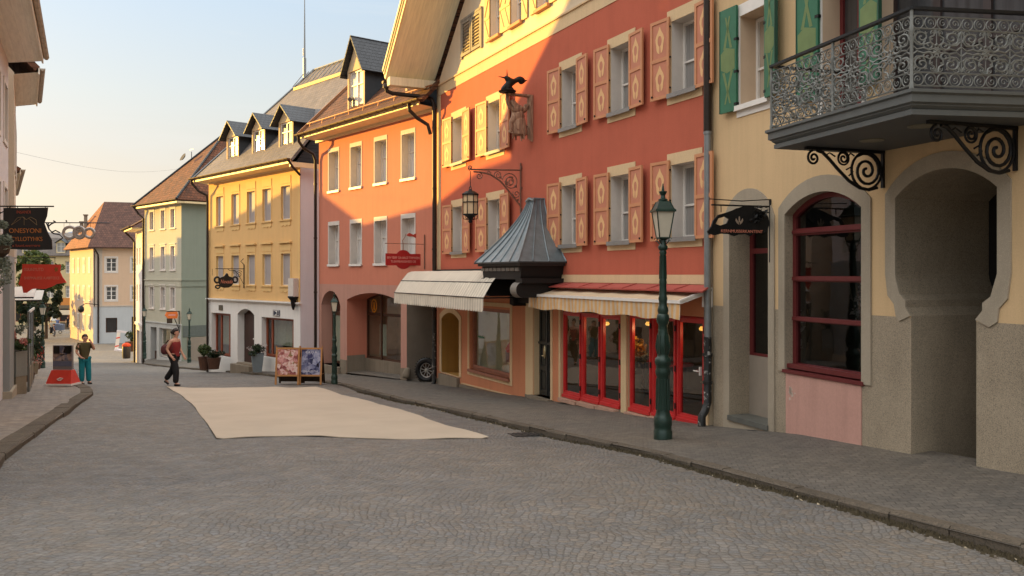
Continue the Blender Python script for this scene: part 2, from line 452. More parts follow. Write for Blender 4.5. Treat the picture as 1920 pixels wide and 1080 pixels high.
def setts(name, c, w=.070, h=.066, rnd=.58, bump=.6):
    """hand-laid setts: jittered cells in wavy rows, each stone with its own tone, tilt and worn crown"""
    t = NT(name); tc = t.new('ShaderNodeTexCoord'); v = tc.outputs['Object']
    def warp(vec, scale, k):
        n = t.new('ShaderNodeTexNoise'); n.inputs['Scale'].default_value = scale; n.inputs['Detail'].default_value = 2; t.link(v, n.inputs['Vector'])
        s_ = t.new('ShaderNodeVectorMath', operation='SUBTRACT'); t.link(n.outputs['Color'], s_.inputs[0]); s_.inputs[1].default_value = (.5,.5,.5)
        m_ = t.new('ShaderNodeVectorMath', operation='SCALE'); t.link(s_.outputs[0], m_.inputs[0]); m_.inputs['Scale'].default_value = k
        a = t.new('ShaderNodeVectorMath', operation='ADD'); t.link(vec, a.inputs[0]); t.link(m_.outputs[0], a.inputs[1]); return a.outputs[0]
    p = warp(warp(v, .45, 1.1), 2.2, .12)
    rt = t.new('ShaderNodeVectorRotate', rotation_type='Z_AXIS'); t.link(p, rt.inputs['Vector']); rt.inputs['Angle'].default_value = rad(8)
    mp = t.new('ShaderNodeMapping'); mp.inputs['Scale'].default_value = (1/w, 1/h, 0); t.link(rt.outputs[0], mp.inputs['Vector'])
    # stagger alternate rows
    sp = t.new('ShaderNodeSeparateXYZ'); t.link(mp.outputs[0], sp.inputs[0])
    ve = t.new('ShaderNodeTexVoronoi', voronoi_dimensions='2D', feature='DISTANCE_TO_EDGE'); vc = t.new('ShaderNodeTexVoronoi', voronoi_dimensions='2D', feature='F1')
    for n in (ve, vc):
        n.inputs['Scale'].default_value = 1; n.inputs['Randomness'].default_value = rnd; t.link(mp.outputs[0], n.inputs['Vector'])
    sc_ = t.new('ShaderNodeSeparateColor'); t.link(vc.outputs['Color'], sc_.inputs[0])
    stone = t.ramp(sc_.outputs[0], [(0, shade(c,.86)), (.45, c), (.8, shade(c,1.05)), (1, shade(c,1.15))])
    hue = t.ramp(sc_.outputs[1], [(0,(.93,.98,1.06)),(.5,(1,1,1)),(1,(1.08,1.0,.92))])
    col = t.mix(1.0, stone, hue, 'MULTIPLY')
    big = t.ramp(t.noise(v, .16, 5, .6), [(.30,(.77,.79,.84)),(.5,(1,1,1)),(.68,(1.14,1.08,.99))])
    col = t.mix(1.0, col, big, 'MULTIPLY')
    mid = t.ramp(t.noise(v, 1.7, 5, .7), [(.3,(.84,.84,.84)),(.7,(1.14,1.13,1.12))]); col = t.mix(1.0, col, mid, 'MULTIPLY')
    fine = t.noise(v, 70, 3, .7); col = t.mix(1.0, col, t.ramp(fine, [(.3,(.80,.80,.80)),(.7,(1.18,1.18,1.18))]), 'MULTIPLY')
    jn = t.ramp(ve.outputs['Distance'], [(.0,(.72,.70,.67)),(.04,(.78,.77,.75)),(.14,(1,1,1))])
    col = t.mix(1.0, col, jn, 'MULTIPLY')
    chips = t.ramp(t.noise(v, 19, 2, .5), [(.78,(0,0,0)),(.81,(1,1,1))]); col = t.mix(chips, col, (.30,.28,.25,1))
    t.link(col, t.b.inputs['Base Color'])
    t.link(t.ramp(t.noise(v, 5, 4), [(.3,(.55,)*3),(.7,(.85,)*3)]), t.b.inputs['Roughness']); t.set(**{'Specular_IOR_Level': .4})
    cr = t.ramp(ve.outputs['Distance'], [(0,(0,0,0)),(.12,(.55,)*3),(.3,(.9,)*3),(.5,(1,1,1))])
    a = t.new('ShaderNodeMath', operation='MULTIPLY_ADD'); t.link(sc_.outputs[2], a.inputs[0]); a.inputs[1].default_value = .55; t.link(cr, a.inputs[2])
    b = t.new('ShaderNodeMath', operation='MULTIPLY_ADD'); t.link(t.noise(v, 26, 4, .65), b.inputs[0]); b.inputs[1].default_value = .8; t.link(a.outputs[0], b.inputs[2])
    t.bump(b.outputs[0], bump, .022)
    return t.mat
m_road = setts('road_setts', rgb(123,118,112,.80))
m_pave = cobble('pavement_setts', rgb(120,112,102,.80), rgb(106,100,92,.80), .11, .10, .5, .02, .08, False, .62)
m_pave_l = cobble('brick_paving', rgb(150,138,126,.8), rgb(132,122,112,.8), .24, .16, .5, .012, .08, False, .6)
m_kerb = granite('kerb_stone', rgb(108,98,86,.8), .4, 40, .22, .9)
m_earth = plain('earth', rgb(96,92,84), .95, .2, .05)
m_moss = plain('gutter_moss', rgb(74,64,44,.7), .95, .35, 30, bump=.6)

def lerp_poly(pl, n):
    """resample a polyline of tuples to n points by length"""
    ds = [0]
    for a, b in zip(pl, pl[1:]): ds.append(ds[-1] + math.dist(a[:2], b[:2]))
    out = []
    for i in range(n):
        t = ds[-1]*i/(n-1); k = 0
        while k < len(ds)-2 and ds[k+1] < t: k += 1
        f = (t-ds[k])/max(1e-6, ds[k+1]-ds[k])
        out.append(tuple(x+(y-x)*f for x, y in zip(pl[k], pl[k+1])))
    return out

# the terrain itself, out to the horizon
mb = MB()
ys = [-400,-60,-10] + list(range(-2, 100, 4)) + [110,140,200,400,900,2500,6000]
xs = [-5000,-1200,-300,-120,-60,-30,0,30,80,300,1200,5000]
vs = [(x, y, g(y)-.35) for y in ys for x in xs]; nx = len(xs)
mb.add(vs, [[j*nx+i, j*nx+i+1, (j+1)*nx+i+1, (j+1)*nx+i] for j in range(len(ys)-1) for i in range(nx-1)])
struct(part('ground', mb, m_earth))

# cobbled road sheet with worn hollows
mb = MB()
def road_z(x, y):
    d = .018*math.sin(x*.9+y*.35)*math.sin(y*.55-.4*x) + .012*math.sin(x*2.3-.7*y)
    return g(y) + (d if y < 60 else 0)
ys = [-8+.4*i for i in range(100)] + [32+1.2*i for i in range(30)] + [70+6*i for i in range(28)]
rows = []
for y in ys:
    cx = -.55*y if y < 90 else -49.5 - .35*(y-90)
    half = 16 + max(0, y-60)*.7
    rows.append([(cx + half*(2*i/60-1), y, road_z(cx + half*(2*i/60-1), y)) for i in range(61)])
mb.add([p for r in rows for p in r], [[j*61+i, j*61+i+1, (j+1)*61+i+1, (j+1)*61+i] for j in range(len(rows)-1) for i in range(60)])
struct(part('road', mb, m_road, smooth=True))

def ribbon(name, kerb, wall, mat, n=120, m=8):
    k = lerp_poly(kerb, n); w = lerp_poly(wall, n); mb = MB(); vs = []
    for a, b in zip(k, w):
        for j in range(m+1):
            f = j/m; x = a[0]+(b[0]-a[0])*f; y = a[1]+(b[1]-a[1])*f
            vs.append((x, y, a[2]+(b[2]-a[2])*f + .006*math.sin(3*x+2*y)))
    mb.add(vs, [[i*(m+1)+j, i*(m+1)+j+1, (i+1)*(m+1)+j+1, (i+1)*(m+1)+j] for i in range(n-1) for j in range(m)])
    return struct(part(name, mb, mat, smooth=True))

def kerbstones(name, line, w=.15, top=.012, length=.9, side=1):
    """a row of kerb stones along a polyline (side: +1 pavement lies to the right)"""
    mb = MB(); tot = sum(math.dist(a[:2], b[:2]) for a, b in zip(line, line[1:]))
    n = max(2, int(tot/length)); pts = [Vector(p) for p in lerp_poly(line, n+1)]
    for a, b in zip(pts, pts[1:]):
        t = (b-a).normalized(); s_ = Vector((t.y, -t.x, 0))*side
        if t.y < 0: s_ = -s_
        j = random.uniform(-.012,.012); q = t*.006
        A, B = a+q+s_*j, b-q+s_*j; h = random.uniform(-.012,.006); j *= 1.6
        up = Vector((0,0,top+h)); dn = Vector((0,0,-.24)); c = .02
        prof = lambda P: [P+dn-s_*.0, P+up-Vector((0,0,c)), P+up+s_*c, P+up+s_*w, P+dn+s_*w]
        pa, pb = prof(A), prof(B); o = len(pa)
        mb.add(pa+pb, [[i, (i+1)%o, o+(i+1)%o, o+i] for i in range(o)] + [list(range(o))[::-1], list(range(o,2*o))])
    return struct(part(name, mb, m_kerb))

def K(x, y, up=.075): return (x, y, g(y)+up)
kr = [K(8.2,-4), K(5.95,1), K(3.74,6.23), K(1.88,11.1), K(.6,13.6), K(-.61,16.2), K(-2.7,20.3), K(-5.3,26.3), K(-7.4,30.6), K(-10.6,36), K(-20.2,50), K(-25.2,58.5), K(-28.2,65,.06), K(-31.5,70.5,.03)]
wr = [(9.9,-4,.55), (8.1,.4,.2), (5.45,8.56,-.33), (4.3,11.9,-.55), (3.55,13.9,-.80), (-1.75,25.6,-1.60), (-2.2,26.2,-1.61), (-6.8,32.0,-1.85), (-8.2,35.3,-2.30), (-14.4,42.2,-2.86), (-21.0,56.4,-4.0), (-26,61.2,-4.25), (-28.6,66.0,-4.75), (-31.2,71,-5.5)]
def pave(kerb, wall, name, mat): return ribbon(name, kerb, wall, mat)
mbp = MB(); vs = []
# match kerb and wall section by section so the slab edges stay on the facades
segs = [(-4,-4),(1,.4),(6.23,8.56),(11.1,11.9),(13.6,13.9),(20.3,25.6),(26.3,26.2),(30.6,32.0),(36,35.3),(42.5,42.2),(54,56.4),(58.5,61.2),(65,66.0),(70.5,71)]
def at_y(pl, y):
    for a, b in zip(pl, pl[1:]):
        if a[1] <= y <= b[1]:
            f = (y-a[1])/(b[1]-a[1]); return tuple(p+(q-p)*f for p, q in zip(a, b))
    return pl[-1]
cols = []
for (a0, b0), (a1, b1) in zip(segs, segs[1:]):
    n = max(3, int(abs(b1-b0)/.5))
    for i in range(n):
        f = i/n; cols.append((at_y(kr, a0+(a1-a0)*f), at_y(wr, b0+(b1-b0)*f)))
cols.append((kr[-1], wr[-1])); M_ = 9
for a, b in cols:
    for j in range(M_+1):
        f = j/M_; x = a[0]+(b[0]-a[0])*f; y = a[1]+(b[1]-a[1])*f
        vs.append((x, y, a[2]+(b[2]-a[2])*f + .007*math.sin(2.7*x+1.9*y)))
mbp.add(vs, [[i*(M_+1)+j, i*(M_+1)+j+1, (i+1)*(M_+1)+j+1, (i+1)*(M_+1)+j] for i in range(len(cols)-1) for j in range(M_)])
struct(part('pavement', mbp, m_pave, smooth=True))
def pave_z(x, y):
    """height of the right-hand pavement at a point"""
    best = None
    for a, b in cols:
        dx, dy = b[0]-a[0], b[1]-a[1]; L = dx*dx+dy*dy
        f = max(0, min(1, ((x-a[0])*dx+(y-a[1])*dy)/L)); d = (a[0]+dx*f-x)**2+(a[1]+dy*f-y)**2
        if best is None or d < best[0]: best = (d, a[2]+(b[2]-a[2])*f)
    return best[1]
kerbstones('kerb', kr, .13, .020, .62)

kl = [K(1.2,-4), K(-1.6,1), K(-4.0,6), K(-6.5,10.9), K(-8.5,16), K(-10.2,20.3), K(-10.95,22.3), K(-11.9,24.2), K(-13.2,26.2), K(-15.2,30), K(-20.2,39.5), K(-27.3,53,.06), K(-33,64,.03)]
wl_ = [(.3,-4,.37), (-2.3,1,.03), (-4.9,6,-.31), (-7.5,11,-.65), (-10.2,16.4,-1.02), (-12.3,20.5,-1.30), (-12.95,22,-1.40), (-14.2,23.9,-1.53), (-15.9,26.6,-1.72), (-18.2,30,-2.0), (-24,39.5,-2.8), (-32.5,53,-3.9), (-39.5,64,-4.9)]
ribbon('pavement', kl, wl_, m_pave_l, 160, 8)
kerbstones('kerb', kl, .30, .024, 1.2, -1)

# tufts of moss and grit where the kerb meets the setts
mb = MB()
for _ in range(4200):
    y = random.choice([random.uniform(4.5, 24), random.uniform(4.5, 12)]); a = at_y(kr, y)
    x = a[0] - abs(random.gauss(0, .045)) + .005; r = random.uniform(.008, .032); z = road_z(x, y) - .004
    pts = [(x+r*random.uniform(.6,1.3)*math.cos(t), y+r*random.uniform(.6,1.6)*math.sin(t), z) for t in (0,1.3,2.5,3.8,5)]
    top = (x+random.uniform(-.01,.01), y, z+random.uniform(.008,.05))
    mb.add(pts+[top], [[i,(i+1)%5,5] for i in range(5)])
struct(part('gutter_moss', mb, m_moss), 'stuff')
mb = MB()
for _ in range(170):
    y = random.uniform(4.5, 22); a = at_y(kr, y)
    x = a[0] - abs(random.gauss(.02, .08)); z = road_z(x, y) + .004; r = random.uniform(.008,.022); an = random.uniform(0,6)
    c_, s_ = math.cos(an)*r, math.sin(an)*r
    mb.poly([(x-c_,y-s_,z),(x+s_*.7,y-c_*.7,z+.008),(x+c_,y+s_,z+random.uniform(.005,.02)),(x-s_*.7,y+c_*.7,z)])
struct(part('gutter_litter', mb, plain('dry_leaf_litter', rgb(170,155,130,.8), .8, .3, 60)), 'stuff')

# iron covers set in the paving
def iron_cover(px, py, w, d, rz, label, on_pave=True):
    X, Y, Z = gp(px, py)
    z = (pave_z(X, Y) if on_pave else road_z(X, Y)) + .012
    sl = (pave_z(X, Y+.3)-pave_z(X, Y-.3))/.6 if on_pave else -.068
    o = thing('drain_cover', label, 'drain cover', (X, Y, z), rz)
    o.rotation_euler = (math.atan(sl), 0, rz)
    mb = MB(); mb.box(-w/2, w/2, -d/2, d/2, -.03, 0); part('frame', mb, m_iron, o)
    mb = MB(); n = 7
    for i in range(n):
        x = -w/2 + w*(i+.5)/n; mb.box(x-w/n*.3, x+w/n*.3, -d/2+.03, d/2-.03, 0, .008)
    part('grating', mb, m_iron, o)
m_iron = plain('cast_iron', rgb(62,60,58,.8), .6, .2, 20, .4)
iron_cover(990, 813, .62, .5, rad(20), 'rusty square drain grating in the cobbles below the striped awning', False)
iron_cover(1440, 832, .5, .42, rad(22), 'dark rectangular cover in the pavement before the narrow glass door')
iron_cover(1700, 872, .95, .6, rad(18), 'long sunken cover in the pavement before the stone passage')
# ------------------------------------------------------------------ shared materials
m_red = stucco('red_stucco', rgb(186,99,77), .09, .06)
m_cream = stucco('cream_stucco', rgb(214,186,146), .05, .08)
m_gable = stucco('pale_gable_stucco', rgb(214,196,168), .05, .06)
m_orange = stucco('orange_stucco', rgb(202,134,98), .07, .10)
m_plinth = stucco('grey_plinth', rgb(134,122,106), .14, .2, .6, 30)
m_mustard = stucco('mustard_stucco', rgb(176,136,72), .06, .1)
m_reveal = plain('white_reveal', rgb(206,196,186), .8, .04, 6)
m_white = plain('white_paint', rgb(222,216,208), .45, .04, 6, bump=.05)
m_sill = plain('grey_tin_sill', rgb(128,124,120), .5, .1, 10)
m_shut = plain('shutter_apricot', rgb(196,134,94), .6, .06, 5)
m_shutp = plain('shutter_panel', rgb(190,122,94), .65, .07, 5)
m_orn = plain('shutter_ornament', rgb(222,176,124), .7, .06, 7)
m_hinge = plain('black_iron', (.018,.018,.018,1), .5, .2, 20, .6)
m_pane = curtain('curtained_glass', rgb(150,146,142), 24, .62)
m_soffit = planks('cream_soffit_boards', rgb(244,222,186), .17, 'X', .04, .6, .86)
m_fascia = plain('cream_fascia', rgb(228,204,158), .5, .05, 5)
m_gutter = plain('brown_copper_gutter', rgb(84,66,48), .45, .15, 12, .7)
m_pipe = plain('dark_brown_pipe', rgb(52,42,36), .45, .2, 12, .5)
m_zinc = plain('grey_zinc_pipe', rgb(132,134,134), .45, .08, 10, .5)
m_tile_br = tiles('brown_roof_tiles', rgb(112,72,50), rgb(84,56,42), .17, .15, .85, 1.0)
m_slate = tiles('grey_slate', rgb(118,108,102), rgb(104,96,92), .22, .14, .6, .5, mortar=.02)
m_dslate = tiles('dark_slate', rgb(54,56,60), rgb(46,48,52), .2, .14, .55, .6, mortar=.025)
m_inner = plain('pale_interior', rgb(238,228,200), .9, .12, 1.5, bump=0)  # even pale wall colour for the shop rooms
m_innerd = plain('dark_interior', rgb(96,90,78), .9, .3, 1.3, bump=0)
m_glass = glass('shop_glass', (.97,.98,.96), .97)
m_glassd = glass('dark_shop_glass', (.6,.62,.6), .7)
m_redp = plain('glossy_red_paint', rgb(190,44,44), .34, .08, 6, spec=.5, bump=.08, grain=30)
m_tan = plain('tan_wood', rgb(150,96,74), .55, .12, 9)

def back_shell(H, u0, u1, z0, z1, depth, mat, name='side_wall'):
    """the flanks and the back of a house"""
    mb = MB()
    for a in (u0, u1): mb.poly([(a,0,z0),(a,-depth,z0),(a,-depth,z1),(a,0,z1)])
    mb.poly([(u0,-depth,z0),(u1,-depth,z0),(u1,-depth,z1),(u0,-depth,z1)])
    return H.part(name, mb, mat)

def room(H, name, u0, u1, z0, z1, depth, mat, w0=-.42):
    mb = MB(); mb.box(u0, u1, -depth, w0, z0, z1)
    mb.f = mb.f[:5] + mb.f[5:]; 
    # leave the street side open
    mb.f = [f for f in mb.f if not all(mb.v[i][1] == w0 for i in f)]; mb.m = mb.m[:len(mb.f)]
    return H.part(name, mb, mat)

def sash(w, h, nx=2, zt=.58, b=.05, d=.05, bars=()):
    """white window frame with a mullion and a transom, local to its sill centre"""
    mb = MB(); x0, x1 = -w/2, w/2
    mb.box(x0, x0+b, -d, 0, 0, h); mb.box(x1-b, x1, -d, 0, 0, h)
    mb.box(x0+b, x1-b, -d, 0, 0, b); mb.box(x0+b, x1-b, -d, 0, h-b, h)
    for i in range(1, nx):
        x = x0 + w*i/nx; mb.box(x-b*.6, x+b*.6, -d, .006, b, h-b)
    if zt:
        for i in range(nx):
            a = x0+b if i == 0 else x0+w*i/nx+b*.6; c = x1-b if i == nx-1 else x0+w*(i+1)/nx-b*.6
            mb.box(a, c, -d, 0, h*zt-b*.35, h*zt+b*.35)
    for zb_ in bars:
        for i in range(nx):
            a = x0+b if i == 0 else x0+w*i/nx+b*.6; c = x1-b if i == nx-1 else x0+w*(i+1)/nx-b*.6
            mb.box(a, c, -d*.8, -.006, h*zb_-b*.22, h*zb_+b*.22)
    return mb
def pane_mb(w, h, y=-.035, b=.02):
    mb = MB(); mb.poly([(-w/2+b,y,b),(w/2-b,y,b),(w/2-b,y,h-b),(-w/2+b,y,h-b)]); return mb

def flame(cx, cz, k, kz=None):
    """the painted flame: a pointed ring split at its foot"""
    kz = kz or k; o = []; i_ = []
    for t in range(25):
        a = -math.pi*.47 + (2*math.pi*.97-.06*math.pi)*t/24
        r = 1 + .10*math.sin(5*a)
        x, z = math.cos(a)*.62*r, math.sin(a)
        if z > .3: x *= max(.12, 1-(z-.3)*1.15); z *= 1.18
        o.append((cx+x*k, cz+z*kz))
        i_.append((cx+math.cos(a)*.30*k, cz+(math.sin(a)*.42+.02)*kz))
    return o + i_[::-1]

def shutter_mesh(w, h, mir=1):
    """leaf with two sunk panels; hinge edge at x = 0, leaf runs to +x * mir"""
    mb = MB(); b = .055; t = .036
    holes = [rect(b, w-b, b, h*.485-b*.35), rect(b, w-b, h*.515+b*.1, h-b)]
    mb.prism(rect(0, w, 0, h), 0, t, 0, holes)
    for q in holes:
        (x0,z0),(x1,_),(_,z1),_ = q
        mb.poly([(x0,t-.014,z0),(x1,t-.014,z0),(x1,t-.014,z1),(x0,t-.014,z1)], 1)
        fl = flame((x0+x1)/2, (z0+z1)/2-.01, .17*w/.48, min(.235,(z1-z0)*.36))
        mb.sheet(fl, [], t-.0105, 2)
    for z in (.12, .5, .88):
        mb.box(-.018, .05, -.004, t*.6, h*z-.014, h*z+.014, 3)
    mb.box(w-.07, w-.045, t, t+.02, .05, .085, 3)
    if mir < 0: mb.v = [(-x, y, z) for x, y, z in mb.v]
    return mb.mesh('shutter', [m_shut, m_shutp, m_orn, m_hinge])

# ------------------------------------------------------------------ the red house
R = House('red_house', 'tall red gabled house with apricot shutters, a copper hood and red glazed shop doors', (3.23,13.96), (-.476,1), -1.75)
Rw = [(10.98,.88,'b'), (8.5,.88,'b'), (4.62,.74,'a'), (2.64,.74,'a'), (.66,.74,'a')]
rows = [(4.79,1.27), (2.29,1.27)]
top = 6.95
# front wall in its colour zones, each with its openings
holes = [rect(u-w/2, u+w/2, z, z+h) for u, w, _ in Rw for z, h in rows]
rv = .30
mb = MB()
mb.sheet(rect(0, 12.69, 1.65, top), holes, 0, 0)
for hq in holes: mb.jamb(hq, 0, -rv, 1)
R.part('wall', mb, [m_red, m_reveal])
# gable field: cream band then the pale triangle with a row of small windows
gw = [(8.47+0, .62), (7.24, .62), (5.85, .62), (4.5,.62)]
ghole = [rect(u-w/2, u+w/2, 7.68, 8.85) for u, w in gw]
apex = (6.35, top+.30+5.75)
mb = MB()
mb.sheet([(0,7.25),(12.69,7.25),apex], ghole, 0, 0)
for hq in ghole: mb.jamb(hq, 0, -.22, 1)
mb.box(0, 12.69, -.02, .012, top, 7.235, 2); mb.box(0, 12.69, -.02, .045, 7.235, 7.275, 2)
R.part('gable', mb, [m_gable, m_reveal, m_cream])
# ground-floor zones
niche = arch(10.93, 12.32, -1.22, .36, .2); shopw = rect(7.66, 10.15, -.90, .78); door = rect(5.5, 6.34, -1.12, .92)
mb = MB()
mb.sheet(rect(5.02, 12.69, -1.0-.9, 1.65), [niche, shopw, door], 0, 0)
mb.jamb(niche, 0, -.75, 1); mb.jamb(shopw, 0, -.16, 0); mb.jamb(door, 0, -.22, 2)
mb.poly([(10.93,-.75,-1.22),(12.32,-.75,-1.22),(12.32,-.75,.6),(10.93,-.75,.6)], 1)
R.part('shop_wall', mb, [m_orange, m_mustard, m_cream])
d1 = rect(2.64, 5.02, -.97, .90); d2 = rect(.08, 2.42, -.86, .95)
mb = MB()
mb.sheet(rect(0, 5.02, -1.9, 1.49), [(lambda q: [(q[0][0]+.0,q[0][1]),(q[1][0]-.002,q[1][1]),(q[2][0]-.002,q[2][1]),(q[3][0],q[3][1])])(d1), d2], 0, 0)
mb.jamb(d1, 0, -.12, 1); mb.jamb(d2, 0, -.12, 1)
mb.box(0, 5.02, -.02, .02, 1.49, 1.648, 1)                        # cream string course
R.part('shop_wall', mb, [m_orange, m_cream])
# cream trims standing a little proud of the stucco
def trim(q0, q1, t=.018):
    mb = MB(); mb.prism(q0, .001, t, 0, [q1]); R.part('trim', mb, m_cream)
trim(arch(10.78, 12.47, -1.2, .48, .22), niche)
trim(rect(7.5, 10.31, -1.06, .94), rect(7.60, 10.21, -.96, .84))
for x0_, x1_, t_, za_, zb2_ in ((6.36,6.74,.022,-1.28,1.32),(5.42,5.5,.02,-1.15,1.3),(2.44,2.62,.03,-1.05,1.1),(0,.07,.03,-.95,1.1),(5.03,5.1,.03,-1.1,1.1),(12.40,12.69,.012,1.66,6.94)):
    mb = MB(); mb.box(x0_, x1_, -.01, t_, za_, zb2_); R.part('pilaster', mb, m_cream)
mb = MB(); mb.bar((10.75,.01,-1.36), (6.76,.01,-1.27), .03, .03); R.part('base_moulding', mb, m_cream)
mb = MB()
mb.sheet([(6.76,-2.1),(12.69,-2.1),(12.69,-1.42),(6.76,-1.31)], [], .028); mb.sheet([(5.03,-2.1),(6.76,-2.1),(6.76,-1.15),(5.03,-1.12)], [], .03)
mb.sheet([(-.02,-1.8),(5.03,-1.8),(5.03,-1.0),(-.02,-.88)], [], .018)
mb.box(5.42, 6.42, -.2, .14, -1.6, -1.12); mb.box(10.9, 12.35, -.75, .1, -1.9, -1.24)
R.part('plinth', mb, m_plinth)
fr = {k: sash(w, 1.27, 2, .45).mesh('window', m_white) for k, w in (('a',.74),('b',.88))}
pn = {k: pane_mb(w, 1.27).mesh('pane', m_pane) for k, w in (('a',.74),('b',.88))}
def sill_mesh(w, d=.09, mat=None):
    mb = MB(); mb.box(-w/2-.03, w/2+.03, -.25, d, -.05, -.0); mb.box(-w/2-.03, w/2+.03, d-.012, d+.004, -.075, .004); return mb.mesh('sill', mat or m_sill)
sl_ = {k: sill_mesh(w) for k, w in (('a',.74),('b',.88))}
sr_ = {k: surround_mesh(w, 1.27, rv-.06, .12, .17, .2, .014, m_cream) for k, w in (('a',.74),('b',.88))}
sh = {('a',1): shutter_mesh(.50, 1.40, 1), ('a',-1): shutter_mesh(.50, 1.40, -1), ('b',1): shutter_mesh(.60, 1.40, 1), ('b',-1): shutter_mesh(.60, 1.40, -1)}
for z, h in rows:
    for u, w, k in Rw:
        win = R.put('window', fr[k], u, -rv+.06, z)
        put('pane', pn[k], win); put('sill', sl_[k], win, (0, rv-.06, 0)); put('surround', sr_[k], win)
        put('shutter', sh[(k,1)], win, (w/2+.004, rv-.06+.03, -.045), (0,0,rad(random.uniform(3.5,6))))
        put('shutter', sh[(k,-1)], win, (-w/2-.004, rv-.06+.05, -.045), (0,0,-rad(random.uniform(3.5,6))))
# gable windows with herringbone board shutters, one closed grey pair at the far end
m_herr = planks('board_shutter', rgb(216,180,124), .075, 'X', .05, .6, .7)
m_gsh = planks('weathered_grey_shutter', rgb(150,142,128), .09, 'X', .1, .7, .5)
gf = sash(.62, 1.17, 2, .5, .045).mesh('window', m_white); gpn = pane_mb(.62, 1.17).mesh('pane', m_pane)
mb = MB(); mb.box(0,.3,0,.03,0,1.2); 
mb.bar((.03,.034,.1),(.27,.034,.55),.03,.012); mb.bar((.27,.034,.65),(.03,.034,1.1),.03,.012); mb.box(.0,.3,.03,.042,.56,.63)
gs = mb.mesh('shutter', m_herr)
mb = MB(); mb.box(-.34,.34,-.22,.1,-.07,0); gsl = mb.mesh('sill', plain('terracotta_sill', rgb(196,136,92), .7))
for u, w in gw:
    win = R.put('window', gf, u, -.16, 7.68)
    put('pane', gpn, win); put('sill', gsl, win, (0,.16,0))
    put('shutter', gs, win, (.32,.17,-.02)); put('shutter', gs, win, (-.62,.17,-.02))
mb = MB()
for a, b_ in ((9.36,9.98),(10.02,10.66)):
    mb.prism(rect(a, b_, 7.66, 8.62), .005, .05, 0, [rect(a+.07,b_-.07,7.74,8.54)])
    for i in range(9): mb.bar(((a+.07),.028,7.78+i*.085),((b_-.07),.028,7.78+i*.085),.06,.012,1,(0,.5,1))
mb.box(9.3,10.72,-.01,.06,8.62,8.68); mb.box(9.28,9.36,-.01,.05,7.6,8.64); mb.box(10.66,10.72,-.01,.05,7.6,8.64)
R.part('louvre_shutter', mb, [m_gsh, m_gsh])
# roof with deep boarded verge over the street
ov, k_ = 1.49, .905
lo_z, ap_z = 7.36, 7.36 + k_*6.75
mb = MB()
def rp(u, w, dz=0):
    """point on the underside of the roof"""
    return (u, w, lo_z + k_*(13.05-u if u > 6.3 else u+.45) + dz)
for a, b_ in ((13.05, 6.3), (6.3, -.45)):
    mb.slab([(a,ov,rp(a,0)[2]+.26),(b_,ov,ap_z+.26),(b_,-9,ap_z+.26),(a,-9,rp(a,0)[2]+.26)], .1)
R.part('roof', mb, m_tile_br)
mb = MB()
for a, b_ in ((13.05, 6.3), (6.3, -.45)):
    mb.slab([(a,ov-.03,rp(a,0)[2]+.155),(b_,ov-.03,ap_z+.155),(b_,0,ap_z+.155),(a,0,rp(a,0)[2]+.155)], .12)
mb.box(12.72, 13.0, 0, ov-.03, 7.18, 7.42)
R.part('soffit', mb, planks('cream_soffit_boards_w', rgb(246,226,192), .2, 'Y', .03, .6, .88))
mb = MB()   # stepped verge mouldings
for i, (dw, dz, th) in enumerate(((.0,.0,.15),(.035,.12,.09),(.07,.2,.08))):
    for a, b_ in ((13.05, 6.3), (6.3, -.45)):
        mb.bar((a,ov+dw,rp(a,0)[2]+.08+dz), (b_,ov+dw,ap_z+.08+dz), .05, th, 0, (0,0,1))
R.part('verge_board', mb, m_fascia)
# eave gutter end and the downpipe in the corner
mb = MB()
gut = [(13.1,ov+.04,7.34),(13.1,-6,7.34)]
for y0, y1 in ((ov+.06,-6),):
    pts = [(math.cos(a)*.085, math.sin(a)*.085) for a in [math.pi+math.pi*i/8 for i in range(9)]]
    mb.add([(13.14+x, y0, 7.36+z) for x, z in pts]+[(13.14+x, y1, 7.36+z) for x, z in pts], [[i,i+1,9+i+1,9+i] for i in range(8)] + [list(range(9))])
R.part('gutter', mb, m_gutter, True)
mb = MB()
mb.lathe([(.09,0),(.09,.1),(.05,.16)], (13.08,ov-.02,7.14), 10)
mb.tube([(13.08,ov-.02,7.2),(13.08,ov-.06,7.06),(13.05,ov-.22,7.0),(12.75,.34,6.92),(12.66,.2,6.86),(12.62,.14,6.7),(12.6,.13,6.4),(12.6,.13,.3)], .062, 10, 0)
for z in (6.0, 4.2, 2.4, .6): mb.tube([(12.6,.13,z-.03),(12.6,.13,z+.03)], .073, 10, 0)
mb.tube([(12.6,.13,.32),(12.6,.13,-1.5),(12.55,.22,-1.7)], .07, 10, 1)
m_scr = NT('scuffed_black_pipe'); vv = m_scr.coord(); 
m_scr.link(m_scr.ramp(m_scr.noise(vv, 9, 5, .75), [(.58,(.012,.011,.01)),(.64,(.38,.36,.33))]), m_scr.b.inputs['Base Color']); m_scr = m_scr.set(Roughness=.5).mat
R.part('downpipe', mb, [m_pipe, m_scr], True)
back_shell(R, .0, 12.69, -2, 7.2, 9, m_gable)
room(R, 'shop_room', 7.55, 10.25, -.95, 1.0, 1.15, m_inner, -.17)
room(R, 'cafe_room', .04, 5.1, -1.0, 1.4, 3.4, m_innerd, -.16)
mb = MB(); mb.box(0.02,12.67,-8.9,-.45,1.66,1.7); mb.box(0.02,12.67,-8.9,-.4,6.9,6.93); R.part('floor_slab', mb, m_innerd)

